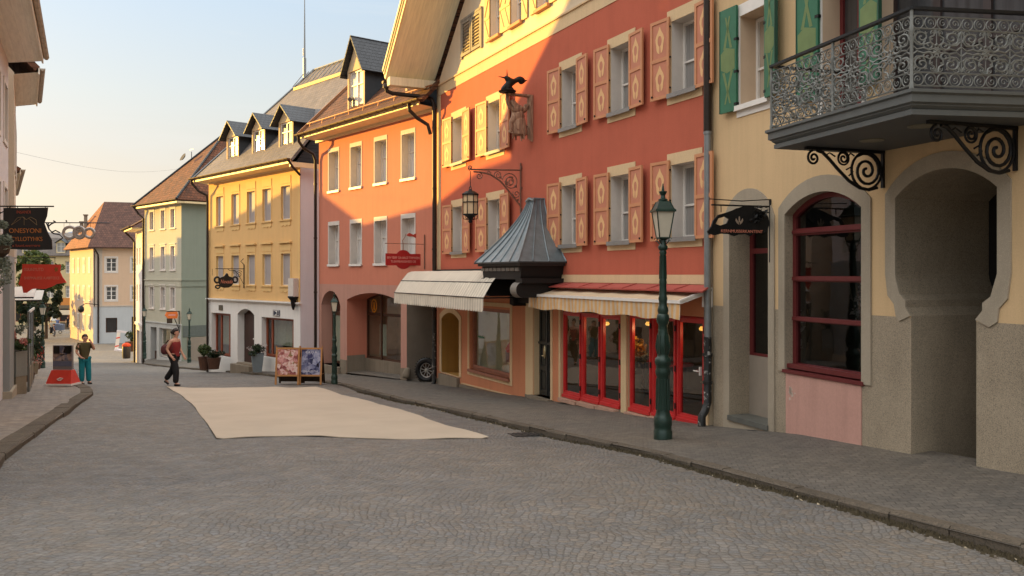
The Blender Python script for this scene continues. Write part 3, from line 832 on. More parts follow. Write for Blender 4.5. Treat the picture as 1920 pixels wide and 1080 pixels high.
# shop window
mb = MB(); t_ = .09
mb.prism(rect(7.66,10.15,-.90,.78), -.16, -.07, 0, [rect(7.66+t_,10.15-t_,-.90+t_,.78-t_)])
mb.prism(rect(7.60,10.21,-.97,-.90), -.05, .07, 0)
mb.prism(rect(7.72,10.09,-.84,-.78), -.10, -.05, 0)
fw = R.part('shop_window', mb, m_tan)
mb = MB(); mb.poly([(7.7,-.12,-.86),(10.1,-.12,-.86),(10.1,-.12,.74),(7.7,-.12,.74)]); part('pane', mb, m_glass, fw)
# dark panelled double door
mb = MB(); m_door = plain('black_green_door', rgb(44,46,44), .4, .15, 10, spec=.5)
for a, b_ in ((5.5,5.91),(5.93,6.34)):
    hs = [rect(a+.07,b_-.07,-1.0,-.55), rect(a+.07,b_-.07,-.45,.05), rect(a+.07,b_-.07,.13,.80)]
    mb.prism(rect(a,b_,-1.11,.91), -.2, -.14, 0, hs)
    for q in hs:
        mb.prism(q, -.2, -.17, 0); (x0,z0),(x1,_),(_,z1),_ = q
        mb.prism(rect(x0+.05,x1-.05,z0+.05,z1-.05), -.17, -.15, 0)
mb.box(5.90,5.945,-.15,-.11,-1.1,.9); mb.box(5.5,6.34,-.14,-.11,.06,.11)
dr = R.part('door', mb, m_door)
mb = MB(); mb.lathe([(.012,-.14),(.03,-.1),(.04,0),(.03,.1),(.012,.16)], (5.99,-.10,-.12), 8); mb.tube([(5.99,-.11,-.2),(6.06,-.06,-.2)], .016, 6)
part('handle', mb, plain('worn_brass', rgb(190,176,140), .3, .2, 20, 1.0), dr, smooth=True)
# red folding doors: six glazed leaves
def leaf(u0, u1, z0, z1, w=-.02):
    mb = MB(); b = .085
    mb.prism(rect(u0,u1,z0,z1), w-.06, w, 0, [rect(u0+b,u1-b,z0+.13,z1-b)])
    mb.prism(rect(u0+.025,u1-.025,z0+.02,z1-.02), w, w+.018, 0, [rect(u0+.055,u1-.055,z0+.09,z1-.055)])
    mb.box(u0+.02,u1-.02,w,w+.05,z0-.01,z0+.05)
    l = R.part('glazed_door', mb, m_redp)
    mb = MB(); mb.poly([(u0+b,w-.03,z0+.13),(u1-b,w-.03,z0+.13),(u1-b,w-.03,z1-b),(u0+b,w-.03,z1-b)]); part('pane', mb, m_glassd, l)
    mb = MB()
    for z in (z0+.25, (z0+z1)/2, z1-.2): mb.lathe([(.014,-.05),(.014,.05)], (u0+.012,w+.025,z), 6)
    part('hinge', mb, m_hinge, l)
    return l
zb_ = lambda u: -.82 - .028*u
leaves6 = [(4.20,4.98),(3.44,4.18),(2.68,3.42),(1.66,2.38),(.92,1.64),(.12,.90)]
for i, (a, b_) in enumerate(leaves6):
    lf = leaf(a, b_, zb_((a+b_)/2)-.02, .86 if i < 3 else .92)
    if i == 5:
        mb = MB(); mb.box(.20,.225,.0,.04,-.02,.12); mb.tube([(.21,.04,.05),(.21,.07,.05),(.33,.07,.05)], .01, 6); part('handle', mb, m_white, lf)
mb = MB()
for a, b_ in ((2.62,5.02),(.06,2.42)): mb.prism(rect(a-.0,b_,-1.05,.98), -.12, -.085, 0, [rect(a+.05,b_-.05,-.92,.9)])
R.part('door_frame', mb, m_redp)
mb = MB()
for a, b_ in leaves6: mb.box(a+.02, b_-.02, -.02, .13, zb_(a)-.13, zb_(a)-.055)
R.part('threshold', mb, plain('pale_stone_step', rgb(176,140,120), .85, .15, 8))
# red tin pent roof over the shopfront
mb = MB(); mb.slab([(-.25,.34,1.385),(5.2,.34,1.40),(5.05,.0,1.485),(-.05,.0,1.485)], .025)
for u in (.5,1.3,2.1,2.9,3.7,4.5): mb.bar((u,.34,1.40),(u,.01,1.49),.014,.012)
R.part('pent_roof', mb, plain('red_painted_tin', rgb(164,76,68), .55, .1, 6, spec=.35))

# copper hood over the shop door
m_copper = plain('dark_patina_tin', rgb(118,128,132), .42, .18, 5, .5, .5, .15, 30)
m_blackw = planks('black_stained_boards', rgb(26,22,20), .16, 'Z', .2, .6, .6)
m_hgrey = plain('grey_trim_and_lit_nose', rgb(118,112,104), .6, .1, 10)
# tent shape: square eave, concave flanks, short ridge running out from the wall
def hood_ring(t):
    """t 0 = eave .. 1 = ridge;  half width, reach, height"""
    hw = 1.02*(1-t)**1.5 + .15
    re = .26 + .88*(1-t)**1.4
    z = 1.93 + 1.42*t
    return hw, re, z
mb = MB(); N = 12; uc = 5.96
L = [hood_ring(i/N) for i in range(N+1)]
def ring_pts(h): 
    hw, re, z = h; return [(uc+hw,0,z),(uc+hw,re,z),(uc-hw,re,z),(uc-hw,0,z)]
for i in range(N):
    a, b_ = ring_pts(L[i]), ring_pts(L[i+1])
    for q in range(3): mb.poly([a[q],a[q+1],b_[q+1],b_[q]])
mb.poly(ring_pts(L[-1])); mb.poly(ring_pts(L[0])[::-1])
hd = R.part('entrance_hood', mb, m_copper, True)
mb = MB()
for fx in (-1,-.62,-.2,.22,.62,1):
    mb.tube([(uc+h[0]*fx, h[1]+.006, h[2]+.012) for h in L], .016, 5)
for sgn in (-1,1):
    for fw in (.0,.36,.7): mb.tube([(uc+sgn*(h[0]+.006), h[1]*fw+.01, h[2]+.01) for h in L], .014, 5)
hw, re, z = L[-1]; mb.tube([(uc+hw,0,z),(uc+hw,re,z),(uc-hw,re,z),(uc-hw,0,z)], .028, 6)
mb.tube([(uc+hw+.05,re+.02,z-.04),(uc,re+.05,z+.01),(uc-hw-.05,re+.02,z-.04)], .035, 6)
part('standing_seam', mb, m_copper, hd, smooth=True)
mb = MB(); hw, re, z = L[0]
mb.box(uc-hw-.02,uc+hw+.02,0,re+.02,z-.035,z-.0); mb.box(uc-hw+.05,uc+hw-.05,0,re-.05,z-.09,z-.035)
part('cornice', mb, plain('dark_cornice_paint', rgb(52,50,48), .6, .1, 10), hd)
mb = MB(); mb.prism([(uc-hw+.12,z-.09),(uc+hw-.12,z-.09),(uc+hw-.2,z-.38),(uc-hw+.2,z-.38)], .0, re-.13)
for sgn in (1,-1):
    u0 = uc+sgn*(hw-.25)
    mb.box(u0-.16,u0+.16,0,re-.12,z-.46,z-.36)
part('canopy_box', mb, m_blackw, hd)
mb = MB()
for i in range(9):
    u0 = uc+.95-i*.11*2.05; mb.box(u0-.09,u0+.09,re-.13,re-.10,z-.20,z-.13)
part('dentil', mb, m_hgrey, hd)
for sgn in (1,-1):
    u0 = uc+sgn*(hw-.34)
    mb = MB(); pts = [(re-.2+.17*math.cos(a), z-.60+.17*math.sin(a)) for a in [math.pi*1.5+math.pi*i/10 for i in range(11)]]
    prof = [(0,z-.77)] + pts + [(0,z-.43)]
    mb.v += [(u0-.15,y,zz) for y,zz in prof]+[(u0+.15,y,zz) for y,zz in prof]; n = len(prof)
    mb.f += [[i,(i+1)%n,n+(i+1)%n,n+i] for i in range(n)]+[list(range(n)),list(range(n,2*n))[::-1]]; mb.m += [0]*(n+2)
    cb = part('corbel', mb, m_blackw, hd)
    mb = MB()
    ring = [(re-.2+.172*math.cos(a), z-.60+.172*math.sin(a)) for a in [math.pi*1.45+math.pi*1.1*i/12 for i in range(13)]]
    mb.add([(u0-.152,y,zz) for y,zz in ring]+[(u0+.152,y,zz) for y,zz in ring], [[i,i+1,14+i,13+i] for i in range(12)])
    part('lit_roll_edge', mb, m_hgrey, hd)  # grey strip stands in for light on the rounded nose
mb = MB(); mb.prism([(uc-.95,1.16),(uc-.95,.96),(uc-.75,.92),(uc-.75,1.16)], .0, .35); mb.prism([(uc+.75,1.16),(uc+.75,.92),(uc+.95,.96),(uc+.95,1.16)], 0, .35); mb.box(uc-.75,uc+.75,0,.25,1.0,1.16)
part('soffit_board', mb, m_blackw, hd)
# ------------------------------------------------------------------ the near cream house with the balcony
m_yel = stucco('cream_yellow_stucco', rgb(208,177,135), .05, .08, .3, 55)
m_rough = granite('roughcast_stone', rgb(162,148,128), .34, 75, .12, .7)
m_surr = granite('dressed_stone', rgb(164,152,134), .6, 90, .10, .3)
m_pink = stucco('faded_pink_panel', rgb(192,148,134), .07, .12, .2, 40)
m_mar = plain('maroon_paint', rgb(98,36,36), .45, .1, 8)
m_green = plain('green_shutter', rgb(46,104,76), .55, .12, 5)
m_greenp = plain('painted_yellow_cloth', rgb(108,126,78), .65, .1, 6)
m_greend = plain('dark_green_edge', rgb(28,66,48), .55)
m_slabp = plain('grey_balcony_paint', rgb(86,88,86), .5, .08, 6)
m_slabs = plain('grey_balcony_soffit', rgb(82,84,84), .6, .06, 4)
m_iron_g = plain('grey_wrought_iron', rgb(118,119,115), .5, .15, 25, .4)
m_iron_b = plain('black_wrought_iron', (.016,.016,.017,1), .45, .2, 20, .6)
m_pgrey = plain('pale_door_panel', rgb(146,134,120), .7, .06, 4)
m_wpanel = plain('pale_wood_door', rgb(196,172,146), .6, .05, 4)

N = House('balcony_house', 'cream corner house with stone passage, arched maroon window and iron balcony', (3.28,13.86), (-.35,1), -.6)
base = -2.0
nd = arch(-1.46, -.46, -.57, 2.38, .30); nwin = arch(-3.36, -1.84, .30, 2.50, .26)
keyh = [(-5.05,-1.5),(-4.15,-1.5),(-4.15,1.17),(-4.08,1.27),(-4.08,1.35),(-3.99,1.42),(-3.93,1.6),(-3.92,1.66),(-3.92,2.56)]
keyh += arch(-5.32,-3.92,0,2.56,.27,12)[3:-1]
keyh += [(-5.32,2.56),(-5.32,1.66),(-5.30,1.6),(-5.24,1.42),(-5.14,1.35),(-5.14,1.27),(-5.05,1.17)]
up1 = rect(-1.42,-.74,4.24,5.62); up2 = rect(-3.36,-2.62,3.45,5.65); up3 = rect(-6.35,-3.62,3.4,5.9)
mb = MB()
mb.sheet(rect(-9.6,.02,1.15,9.2), [], 0, 0) if False else None
# yellow field above, roughcast dado below, cut round the openings
mb.sheet([(-9.6,3.1),(.02,3.1),(.02,9.2),(-9.6,9.2)], [up1, up2, up3], 0, 0)
def split_wall(lo, hi, m):
    """wall band between two heights minus the tall openings, as strips between them"""
    tall = [nd, nwin, keyh]
    def cut(o):
        """clip a polygon to the band"""
        def clip(ps, keep, z):
            out = []
            for i in range(len(ps)):
                a, b = ps[i], ps[(i+1)%len(ps)]; ka, kb = keep(a[1]), keep(b[1])
                if ka: out.append(a)
                if ka != kb: f = (z-a[1])/(b[1]-a[1]); out.append((a[0]+(b[0]-a[0])*f, z))
            return out
        o = clip(o, lambda z: z > lo, lo); return clip(o, lambda z: z < hi, hi) if len(o) > 2 else o
    # cells between u-cuts, each a plain quad strip following the opening's edge at fine z steps
    zs = sorted(set([lo, hi] + [z for o in tall for _, z in o if lo < z < hi]))
    zs2 = []
    for a, b in zip(zs, zs[1:]):
        n = max(1, int((b-a)/.25)); zs2 += [a+(b-a)*i/n for i in range(n)]
    zs2.append(hi)
    def spans(z):
        xs = []
        for o in tall:
            hit = []
            for i in range(len(o)):
                a, b = o[i], o[(i+1)%len(o)]
                if (a[1] <= z) != (b[1] <= z): hit.append(a[0]+(b[0]-a[0])*(z-a[1])/(b[1]-a[1]))
            if hit: xs.append((min(hit), max(hit)))
        xs.sort(); return xs
    for a, b in zip(zs2, zs2[1:]):
        sa, sb = spans(a+1e-4), spans(b-1e-4)
        if len(sa) != len(sb): sa = sb if len(sb) < len(sa) else sa; sb = sa
        ea = [-9.6]+[v for s_ in sa for v in s_]+[.02]; eb = [-9.6]+[v for s_ in sb for v in s_]+[.02]
        for i in range(0, len(ea), 2):
            mb.poly([(ea[i],0,a),(ea[i+1],0,a),(eb[i+1],0,b),(eb[i],0,b)], m)
split_wall(base, 1.15, 1); split_wall(1.15, 3.1, 0)
for q, d, m in ((up1,.34,2),(up2,.34,2),(up3,.3,2),(nd,.42,1),(nwin,.20,1),(keyh,1.45,1)): mb.jamb(q, 0, -d, m)
N.part('wall', mb, [m_yel, m_rough, m_wpanel])
mb = MB(); mb.poly([(-5.5,-1.46,-1),(-3.8,-1.46,-1),(-3.8,-1.46,3.2),(-5.5,-1.46,3.2)]); N.part('passage_darkness', mb, plain('black_passage_shade', rgb(26,24,22), .6, .2, 4))  # black sheet stands in for the darkness deep in the passage
# dressed stone surrounds, slightly proud
mb = MB()
def surround(inner, outer, t=.022): mb.prism(outer, .001, t, 0, [inner])
surround(nd, arch(-1.60, -.30, -1.2, 2.50, .46))
surround(nwin, arch(-3.52, -1.70, .28, 2.60, .38))
ko = [(-5.05,-.9),(-5.05,1.17),(-5.14,1.27),(-5.14,1.35),(-5.24,1.42),(-5.30,1.6),(-5.32,1.66),(-5.32,2.55)]
ki_arc = arch(-5.32,-3.92,0,2.56,.27,14)[2:][::-1]
ki_arc = sorted(ki_arc)
ki = [(-5.05,1.17),(-5.14,1.27),(-5.14,1.35),(-5.24,1.42),(-5.30,1.6),(-5.32,1.66)] + ki_arc + [(-3.92,1.66),(-3.93,1.6),(-3.99,1.42),(-4.08,1.35),(-4.08,1.27),(-4.15,1.17)]
ko_arc = sorted(arch(-5.48,-3.76,0,2.62,.40,14)[2:])
ko = [(-5.05-.17,1.10),(-5.32,1.16),(-5.34,1.30),(-5.44,1.40),(-5.48,1.66)] + ko_arc + [(-3.76,1.66),(-3.80,1.40),(-3.90,1.30),(-3.93,1.16),(-4.15+.17,1.10)]
mb.sheet(ki + ko[::-1], [], .02); mb.jamb(ki + ko[::-1], .0, .02)
N.part('stone_surround', mb, m_surr)
mb = MB(); mb.sheet(rect(-3.35,-1.86,-1.2,.255), [], .014); mb.jamb(rect(-3.35,-1.86,-1.2,.255), 0, .014)
N.part('pink_panel', mb, m_pink)
mb = MB()
for _ in range(14):
    cx, cz = -1.93-abs(random.gauss(0,.05)), -.02+random.gauss(0,.07); r = random.uniform(.008,.03)
    mb.poly([(cx+r*random.uniform(.5,1.3)*math.cos(a), .0155, cz+r*random.uniform(.6,1.5)*math.sin(a)) for a in (0,1.1,2.2,3.3,4.4,5.4)])
N.part('plaster_chip', mb, plain('bare_plaster', rgb(188,168,152), .9))
# narrow glass door with panel below and slate step
mb = MB(); mb.prism(arch(-1.46,-.46,.38,2.38,.30), -.42, -.36, 0, [rect(-1.38,-.54,.42,1.98), arch(-1.38,-.54,2.06,2.33,.24)])
df = N.part('glazed_door', mb, m_mar)
mb = MB(); mb.sheet(rect(-1.40,-.52,.4,2.0), [], -.39); mb.sheet(arch(-1.4,-.52,2.04,2.34,.25), [], -.392); part('pane', mb, m_glassd, df)
mb = MB(); mb.box(-1.46,-.46,-.43,-.35,-.57,.378); N.part('door_panel', mb, m_pgrey)
mb = MB(); mb.box(-1.47,-.45,-.36,.05,-.63,-.552); N.part('step', mb, plain('slate_step', rgb(92,92,86), .5, .2, 6))
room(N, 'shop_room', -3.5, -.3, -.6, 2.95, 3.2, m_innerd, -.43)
# arched maroon window, three transoms
mb = MB(); f_ = .07
wi = [rect(-3.29,-1.91,.40,.99), rect(-3.29,-1.91,1.06,1.55), rect(-3.29,-1.91,1.63,2.20), arch(-3.29,-1.91,2.30,2.46,.23)]
mb.prism(nwin, -.2, -.12, 0, wi)
for zz in (1.025,1.59,2.25): mb.box(-3.34,-1.86,-.12,-.09,zz-.02,zz+.03)
mb.box(-3.40,-1.8,-.14,.035,.262,.31); mb.box(-3.36,-1.84,-.12,-.02,.33,.39)
aw = N.part('arched_window', mb, m_mar)
mb = MB()
for i, q in enumerate(wi): mb.sheet(q, [], -.16)
part('pane', mb, m_glassd, aw)

# upper windows with green painted shutters
def gshut(w, h, mir):
    mb = MB(); mb.box(0,w,0,.04,0,h)
    for z in (.1,h*.37,h*.68): mb.box(-.015,.05,-.005,.045,z-.02,z+.02,3)
    mb.box(w-.012,w+.004,-.002,.046,0,h,2)
    for zc in (h*.50,):
        mb.poly([(.03,.043,zc-.16),(w*.55,.043,zc-.2),(w-.04,.043,zc-.13),(w-.03,.043,zc+.12),(w*.6,.043,zc+.2),(.03,.043,zc+.14)],1)
        for sx, dz in ((.25,-1),(.75,-1),(.3,1),(.7,1)):
            z1 = zc+dz*.18; z2 = zc+dz*h*.42
            mb.poly([(w*sx-.03,.0425,z1),(w*sx+.03,.0425,z1),(w*(1-sx)*.6+w*.2+.018,.0425,z2),(w*(1-sx)*.6+w*.2-.018,.0425,z2)],1)
    if mir < 0: mb.v = [(-x,y,z) for x,y,z in mb.v]
    return mb.mesh('shutter', [m_green, m_greenp, m_greend, m_hinge])
gsh = {s_: gshut(.40, 1.62, s_) for s_ in (1,-1)}
mb = sash(.68, 1.36, 2, .42, .05)
win = N.put('window', mb.mesh('window', m_white), -1.08, -.28, 4.25)
put('pane', pane_mb(.68,1.36).mesh('pane', curtain('net_curtain', rgb(176,160,140), 18, .8)), win)
put('sill', sill_mesh(.78, .07, m_white), win, (0,.28,-.0))
put('shutter', gsh[1], win, (.36,.31,-.06), (0,0,rad(5))); put('shutter', gsh[-1], win, (-.36,.31,-.02), (0,0,-rad(14)))
put('surround', surround_mesh(.68,1.38,.28,.08,.17,.18,.016,m_white), win)
mb = sash(.74, 2.2, 2, .3, .06)
win = N.put('balcony_door', mb.mesh('balcony_door', m_mar), -2.99, -.28, 3.45)
put('surround', surround_mesh(.74,2.2,.28,.08,.05,.15,.016,m_white), win); put('pane', pane_mb(.74,2.2).mesh('pane', curtain('dark_glass', rgb(70,66,64), 14, .5)), win)
put('shutter', gsh[1], win, (.39,.31,.55), (0,0,rad(5))); put('shutter', gsh[-1], win, (-.39,.31,.55), (0,0,-rad(8)))
mb = MB(); mb.prism(up3, -.3, -.24, 0, [rect(a+.05,a+.63,3.5,5.85) for a in (-6.33,-5.65,-4.97,-4.29)])
for a in (-6.33,-5.65,-4.97,-4.29): mb.box(a+.05,a+.63,-.29,-.25,4.2,4.25); 
win = N.part('balcony_door', mb, plain('dark_door_frame', rgb(52,40,38), .5))
mb = MB()
for a in (-6.33,-5.65,-4.97,-4.29): mb.sheet(rect(a+.05,a+.63,3.5,5.85), [], -.27)
part('pane', mb, curtain('dark_door_glass', rgb(64,64,66), 9, .35), win)
back_shell(N, -9.6, .02, base, 9.2, 8, m_yel)
mb = MB(); mb.slab([(-9.8,.7,8.9),(.3,.7,8.9),(.3,-4,12),(-9.8,-4,12)], .15); mb.slab([(-9.8,-8.5,8.9),(.3,-8.5,8.9),(.3,-4,12),(-9.8,-4,12)], .15); N.part('roof', mb, m_tile_br)
# zinc downpipe on the joint with the red house; black cast foot
mb = MB(); mb.tube([(.03,.10,8.8),(.03,.10,.62)], .058, 12, 0); mb.tube([(.03,.10,3.98),(.03,.10,8.8)], .066, 12, 2)
for z in (1.4,3.95): mb.tube([(.03,.10,z-.02),(.03,.10,z+.02)], .07, 12, 0)
mb.tube([(.03,.10,.64),(.03,.10,-.42),(.0,.17,-.56),(-.02,.24,-.64),(-.02,.24,-.86)], .066, 12, 1)
for z in (-.1,.35): mb.tube([(.03,.10,z-.025),(.03,.10,z+.025)], .08, 12, 1)
N.part('downpipe', mb, [m_zinc, m_scr, m_pipe], True)

# ------------------------------------------------ balcony: splayed slab, scrollwork rail, scroll brackets
P0, P1, P2, P3 = (-3.44,.0), (-3.40,1.38), (-5.72,1.53), (-6.02,.0)
def bal_ring(off, z):
    import itertools
    c = Vector((-4.6,.5)); out = []
    for p in (P0,P1,P2,P3):
        v = Vector(p)
        sx = 1 if v.x > -4.6 else -1
        out.append((v.x + off*sx, (v.y + off) if v.y > 0 else .0, z))
    return out
mb = MB(); prof = [(-.02,3.15),(-.02,3.20),(-.035,3.205),(.0,3.235),(.0,3.245),(.03,3.26),(.03,3.33),(.055,3.345),(.055,3.375),(-.05,3.38)]
rings = [bal_ring(o,z) for o,z in prof]
for a, b_ in zip(rings, rings[1:]):
    for i in range(3): mb.poly([a[i],a[i+1],b_[i+1],b_[i]])
mb.poly(rings[-1]); mb.poly(rings[0][::-1], 1)
bal = N.part('balcony', mb, [m_slabp, m_slabs])
for u, w in ((-4.35,.75),(-5.25,.95)):
    mb = MB(); mb.lathe([(.13,3.149),(.13,3.140),(.10,3.138),(.09,3.142)], (u,w,0), 20); part('round_vent', mb, plain('vent_ring', rgb(118,114,98), .5), bal)

def scroll(c, r, turns, a0, dirn=1, k=.12, n=None):
    """spiral curling in to a centre, from angle a0 outward radius r; 2-D points"""
    n = n or int(14*turns)+4
    return [(c[0]+(r*(1-(1-k)*i/n))*math.cos(a0+dirn*2*math.pi*turns*i/n), c[1]+(r*(1-(1-k)*i/n))*math.sin(a0+dirn*2*math.pi*turns*i/n)) for i in range(n+1)]

def rail_panel(L, H, cells, seed):
    """scrollwork in the x (length) - z (height) plane"""
    rn = random.Random(seed); mb = MB(); T = .0092
    def tb(p2, r=T, n=5): mb.tube([(x,0,z) for x,z in p2], r, n)
    for z in (.03,.155,H-.155,H-.04): tb([(0,z),(L,z)], .008)
    for x in (0,L): tb([(x,.0),(x,H)], .013)
    nb = max(3, round(L/.125)); st = L/nb
    for zc, fl in ((.092,1),(H-.098,-1)):                      # bands of rings with curls inside
        for i in range(nb):
            c = (st*(i+.5), zc); R0 = min(st*.47,.058)
            tb([(c[0]+R0*math.cos(a), c[1]+R0*math.sin(a)) for a in [2*math.pi*j/14 for j in range(15)]], .006)
            tb(scroll(c, R0*.62, 1.2, rn.uniform(0,6), rn.choice((1,-1))), .005, 4)
    z0, z1 = .155, H-.155; ch = z1-z0; cw = L/cells
    for i in range(cells):
        x0 = i*cw; xc = x0+cw/2; zc = (z0+z1)/2
        for sx in (-1,1):
            for sz in (-1,1):
                def M(p): return [(xc+sx*x*cw, zc+sz*z*ch) for x, z in p]
                tb(M(scroll((.30,.30), .17, 1.6, -2.2, 1)))            # corner volute
                tb(M(scroll((.16,.13), .12, 1.4, 1.0, -1)))
                tb(M([(.0,.0),(.07,.05),(.16,.02),(.27,.06),(.40,.02),(.49,.10)]))
                tb(M([(.03,.48),(.05,.36),(.14,.30),(.13,.20),(.04,.12),(.0,.16)]))
                tb(M([(.49,.46),(.44,.34),(.47,.22),(.40,.14),(.30,.13)]))
                tb(M(scroll((.40,.42), .075, 1.3, 3.4, -1)), .006)
                tb(M(scroll((.06,.42), .06, 1.3, -.6, 1)), .006)
                for cx, cz, s_ in ((.22,.40,.05),(.35,.18,.045),(.10,.27,.04),(.45,.30,.035)):    # leaves beaten flat
                    a = rn.uniform(0,6.28); q = []
                    for j in range(8):
                        rr = s_*(1.25 if j % 2 else .5); q.append((cx+rr*math.cos(a+j*.785)*.75, cz+rr*math.sin(a+j*.785)*.75))
                    q = M(q); mb.prism(q, -.002, .003)
        ros = [(xc+(.055 if j%2 else .032)*math.cos(j*math.pi/8), zc+(.055 if j%2 else .032)*math.sin(j*math.pi/8)) for j in range(16)]
        mb.prism(ros, -.004, .006)
        tb([(xc,z0),(xc,zc-.05)], .005); tb([(xc,zc+.05),(xc,z1)], .005)
        if i: tb([(x0,z0),(x0,z1)], .006)
    return mb
zr = 3.385; Hr = .72
def rail_between(a, b, cells, seed, panels=1):
    A_, B_ = Vector((*a,0)), Vector((*b,0)); L = (B_-A_).length/panels; t = (B_-A_).normalized()
    me = rail_panel(L, Hr, cells, seed).mesh('railing_panel', m_iron_g, True)
    for i in range(panels):
        p = A_ + t*L*i
        put('railing_panel', me, bal, (p.x, p.y, zr), (0,0,math.atan2(t.y,t.x)))
rail_between(P1, P2, 2, 3, 2); rail_between((P2[0],P2[1]), (P3[0]+.02,.03), 3, 5); rail_between((P0[0],.03), P1, 2, 8)
mb = MB()
for p in (P1, ((P1[0]+P2[0])/2,(P1[1]+P2[1])/2), P2):
    mb.lathe([(.022,3.38),(.022,3.42),(.016,3.44),(.016,3.9),(.022,3.92),(.022,3.96),(.016,3.98),(.016,4.12)], (p[0],p[1],0), 8)
part('post', mb, m_iron_g, bal, smooth=True)
mb = MB(); pr = [(P0[0],0,4.135),(P1[0],P1[1],4.135),(P2[0],P2[1],4.135),(P3[0],0,4.135)]
for a, b_ in zip(pr, pr[1:]): mb.bar(a, b_, .055, .028)
for p in (P1,P2): mb.lathe([(.03,0),(.03,.03)], (p[0],p[1],4.12), 10)
part('handrail', mb, m_iron_b, bal)
def bracket(u):
    mb = MB(); T = .017
    def tb(p2, r=T, n=6): mb.tube([(u,w,z) for w,z in p2], r, n)
    mb.box(u-.02,u+.02,.0,.03,2.70,3.15); mb.box(u-.025,u+.025,.0,1.14,3.115,3.148)
    tb(scroll((.26,2.90), .215, 2.1, .9, 1, .1), .018)
    tb([(.26+.222*math.cos(a),2.90+.222*math.sin(a)) for a in [2*math.pi*i/26 for i in range(27)]], .016)
    tb(scroll((.60,3.035), .075, 1.5, 0, 1, .2), .013); tb([(.60+.078*math.cos(a),3.035+.078*math.sin(a)) for a in [2*math.pi*i/18 for i in range(19)]], .012)
    tb([(.10,2.70),(.22,2.67),(.36,2.69),(.52,2.77),(.68,2.90),(.80,3.01),(.90,3.09),(.98,3.11)], .02)
    tb(scroll((1.03,3.02), .088, 1.7, 1.4, -1, .12), .014)
    tb([(.52,2.83),(.46,2.88),(.50,2.93),(.56,2.90)], .010); tb([(.72,3.05),(.80,3.09),(.86,3.06)], .009); tb([(.44,3.07),(.5,3.1),(.53,3.06)],.009)
    part('scroll_bracket', mb, m_iron_b, bal, smooth=True)
bracket(-3.72); bracket(-5.53)
# ------------------------------------------------------------------ the salmon house
m_salm = stucco('salmon_stucco', rgb(200,126,102), .05, .06)
m_salml = stucco('pale_salmon_stucco', rgb(184,138,122), .06, .1)
m_salmg = plain('grey_passage_plaster', rgb(140,128,114), .9, .1, 2)
m_brown = plain('brown_window_wood', rgb(74,48,34), .5, .12, 9)
m_drape = plain('pale_green_drape', rgb(176,184,168), .9, .1, 6, bump=0)
m_roll = plain('white_roller_blind', rgb(214,208,200), .6, .04, 5)

S = House('salmon_house', 'salmon pink house with brown tiled roof and one big slate dormer', (-2.30,25.5), (-.8,1), -1.75)
# four columns of windows, two rows, deep pale reveals
Su = [1.51, 3.22, 4.90, 6.55]; Sw = .76; Sz = [(4.66,1.40),(2.02,1.40)]
h_ = [rect(u-Sw/2,u+Sw/2,z,z+hh) for u in Su for z,hh in Sz]
mb = MB(); mb.sheet(rect(0,7.74,1.31,6.62), h_, 0, 0)
for q in h_: mb.jamb(q, 0, -.34, 1)
S.part('wall', mb, [m_salm, m_reveal])
ad = arch(6.06,7.55,-1.62,.55,.52); so1 = arch(1.96,5.56,-2.3,.78,.26); so2 = rect(.10,1.60,-2.3,1.1)
mb = MB(); mb.sheet(rect(0,7.74,-2.6,1.31), [ad, so1, so2], 0, 0)
mb.jamb(ad, 0, -.5, 0); mb.jamb(so1, 0, -.85, 2); mb.jamb(so2, 0, -1.4, 3); mb.poly([(.05,-1.4,-2),(1.65,-1.4,-2),(1.65,-1.4,1.2),(.05,-1.4,1.2)], 3)
S.part('shop_wall', mb, [m_salml, m_reveal, m_salm, m_salmg])
mb = MB(); mb.sheet([(1.61,-2.6),(1.95,-2.6),(1.95,-1.30),(1.61,-1.28)], [], .02); mb.sheet([(5.57,-2.6),(6.05,-2.6),(6.05,-1.34),(5.57,-1.34)], [], .02); mb.jamb([(5.57,-2.6),(6.05,-2.6),(6.05,-1.34),(5.57,-1.34)],0,.02)
mb.box(1.97,5.55,-.86,-.70,-2.3,-1.30); mb.box(6.0,7.6,-.55,.12,-2.2,-1.62); mb.box(5.535,5.558,-.70,-.0,-2.2,-1.18)
S.part('plinth', mb, m_plinth)
mb = MB(); mb.poly([(.05,.05,-1.60),(1.62,.05,-1.635),(1.62,-1.45,-1.62),(.05,-1.45,-1.59)]); mb.poly([(1.9,.05,-1.65),(5.6,.05,-1.765),(5.6,-.9,-1.74),(1.9,-.9,-1.63)]); S.part('recess_floor', mb, m_pave)
mb = MB(); x0,x1 = .0,Sw
fs = sash(Sw, 1.40, 2, .62, .055).mesh('window', m_white)
pnS = pane_mb(Sw,1.40).mesh('pane', curtain('white_curtain', rgb(214,210,206), 8, .9)); slS = sill_mesh(Sw+.06,.05,m_white); srS = surround_mesh(Sw,1.40,.24,.05,.02,.14,.014,m_reveal)
for u in Su:
    for z,hh in Sz:
        w_ = S.put('window', fs, u, -.24, z); put('pane', pnS, w_); put('sill', slS, w_, (0,.24,0)); put('surround', srS, w_)
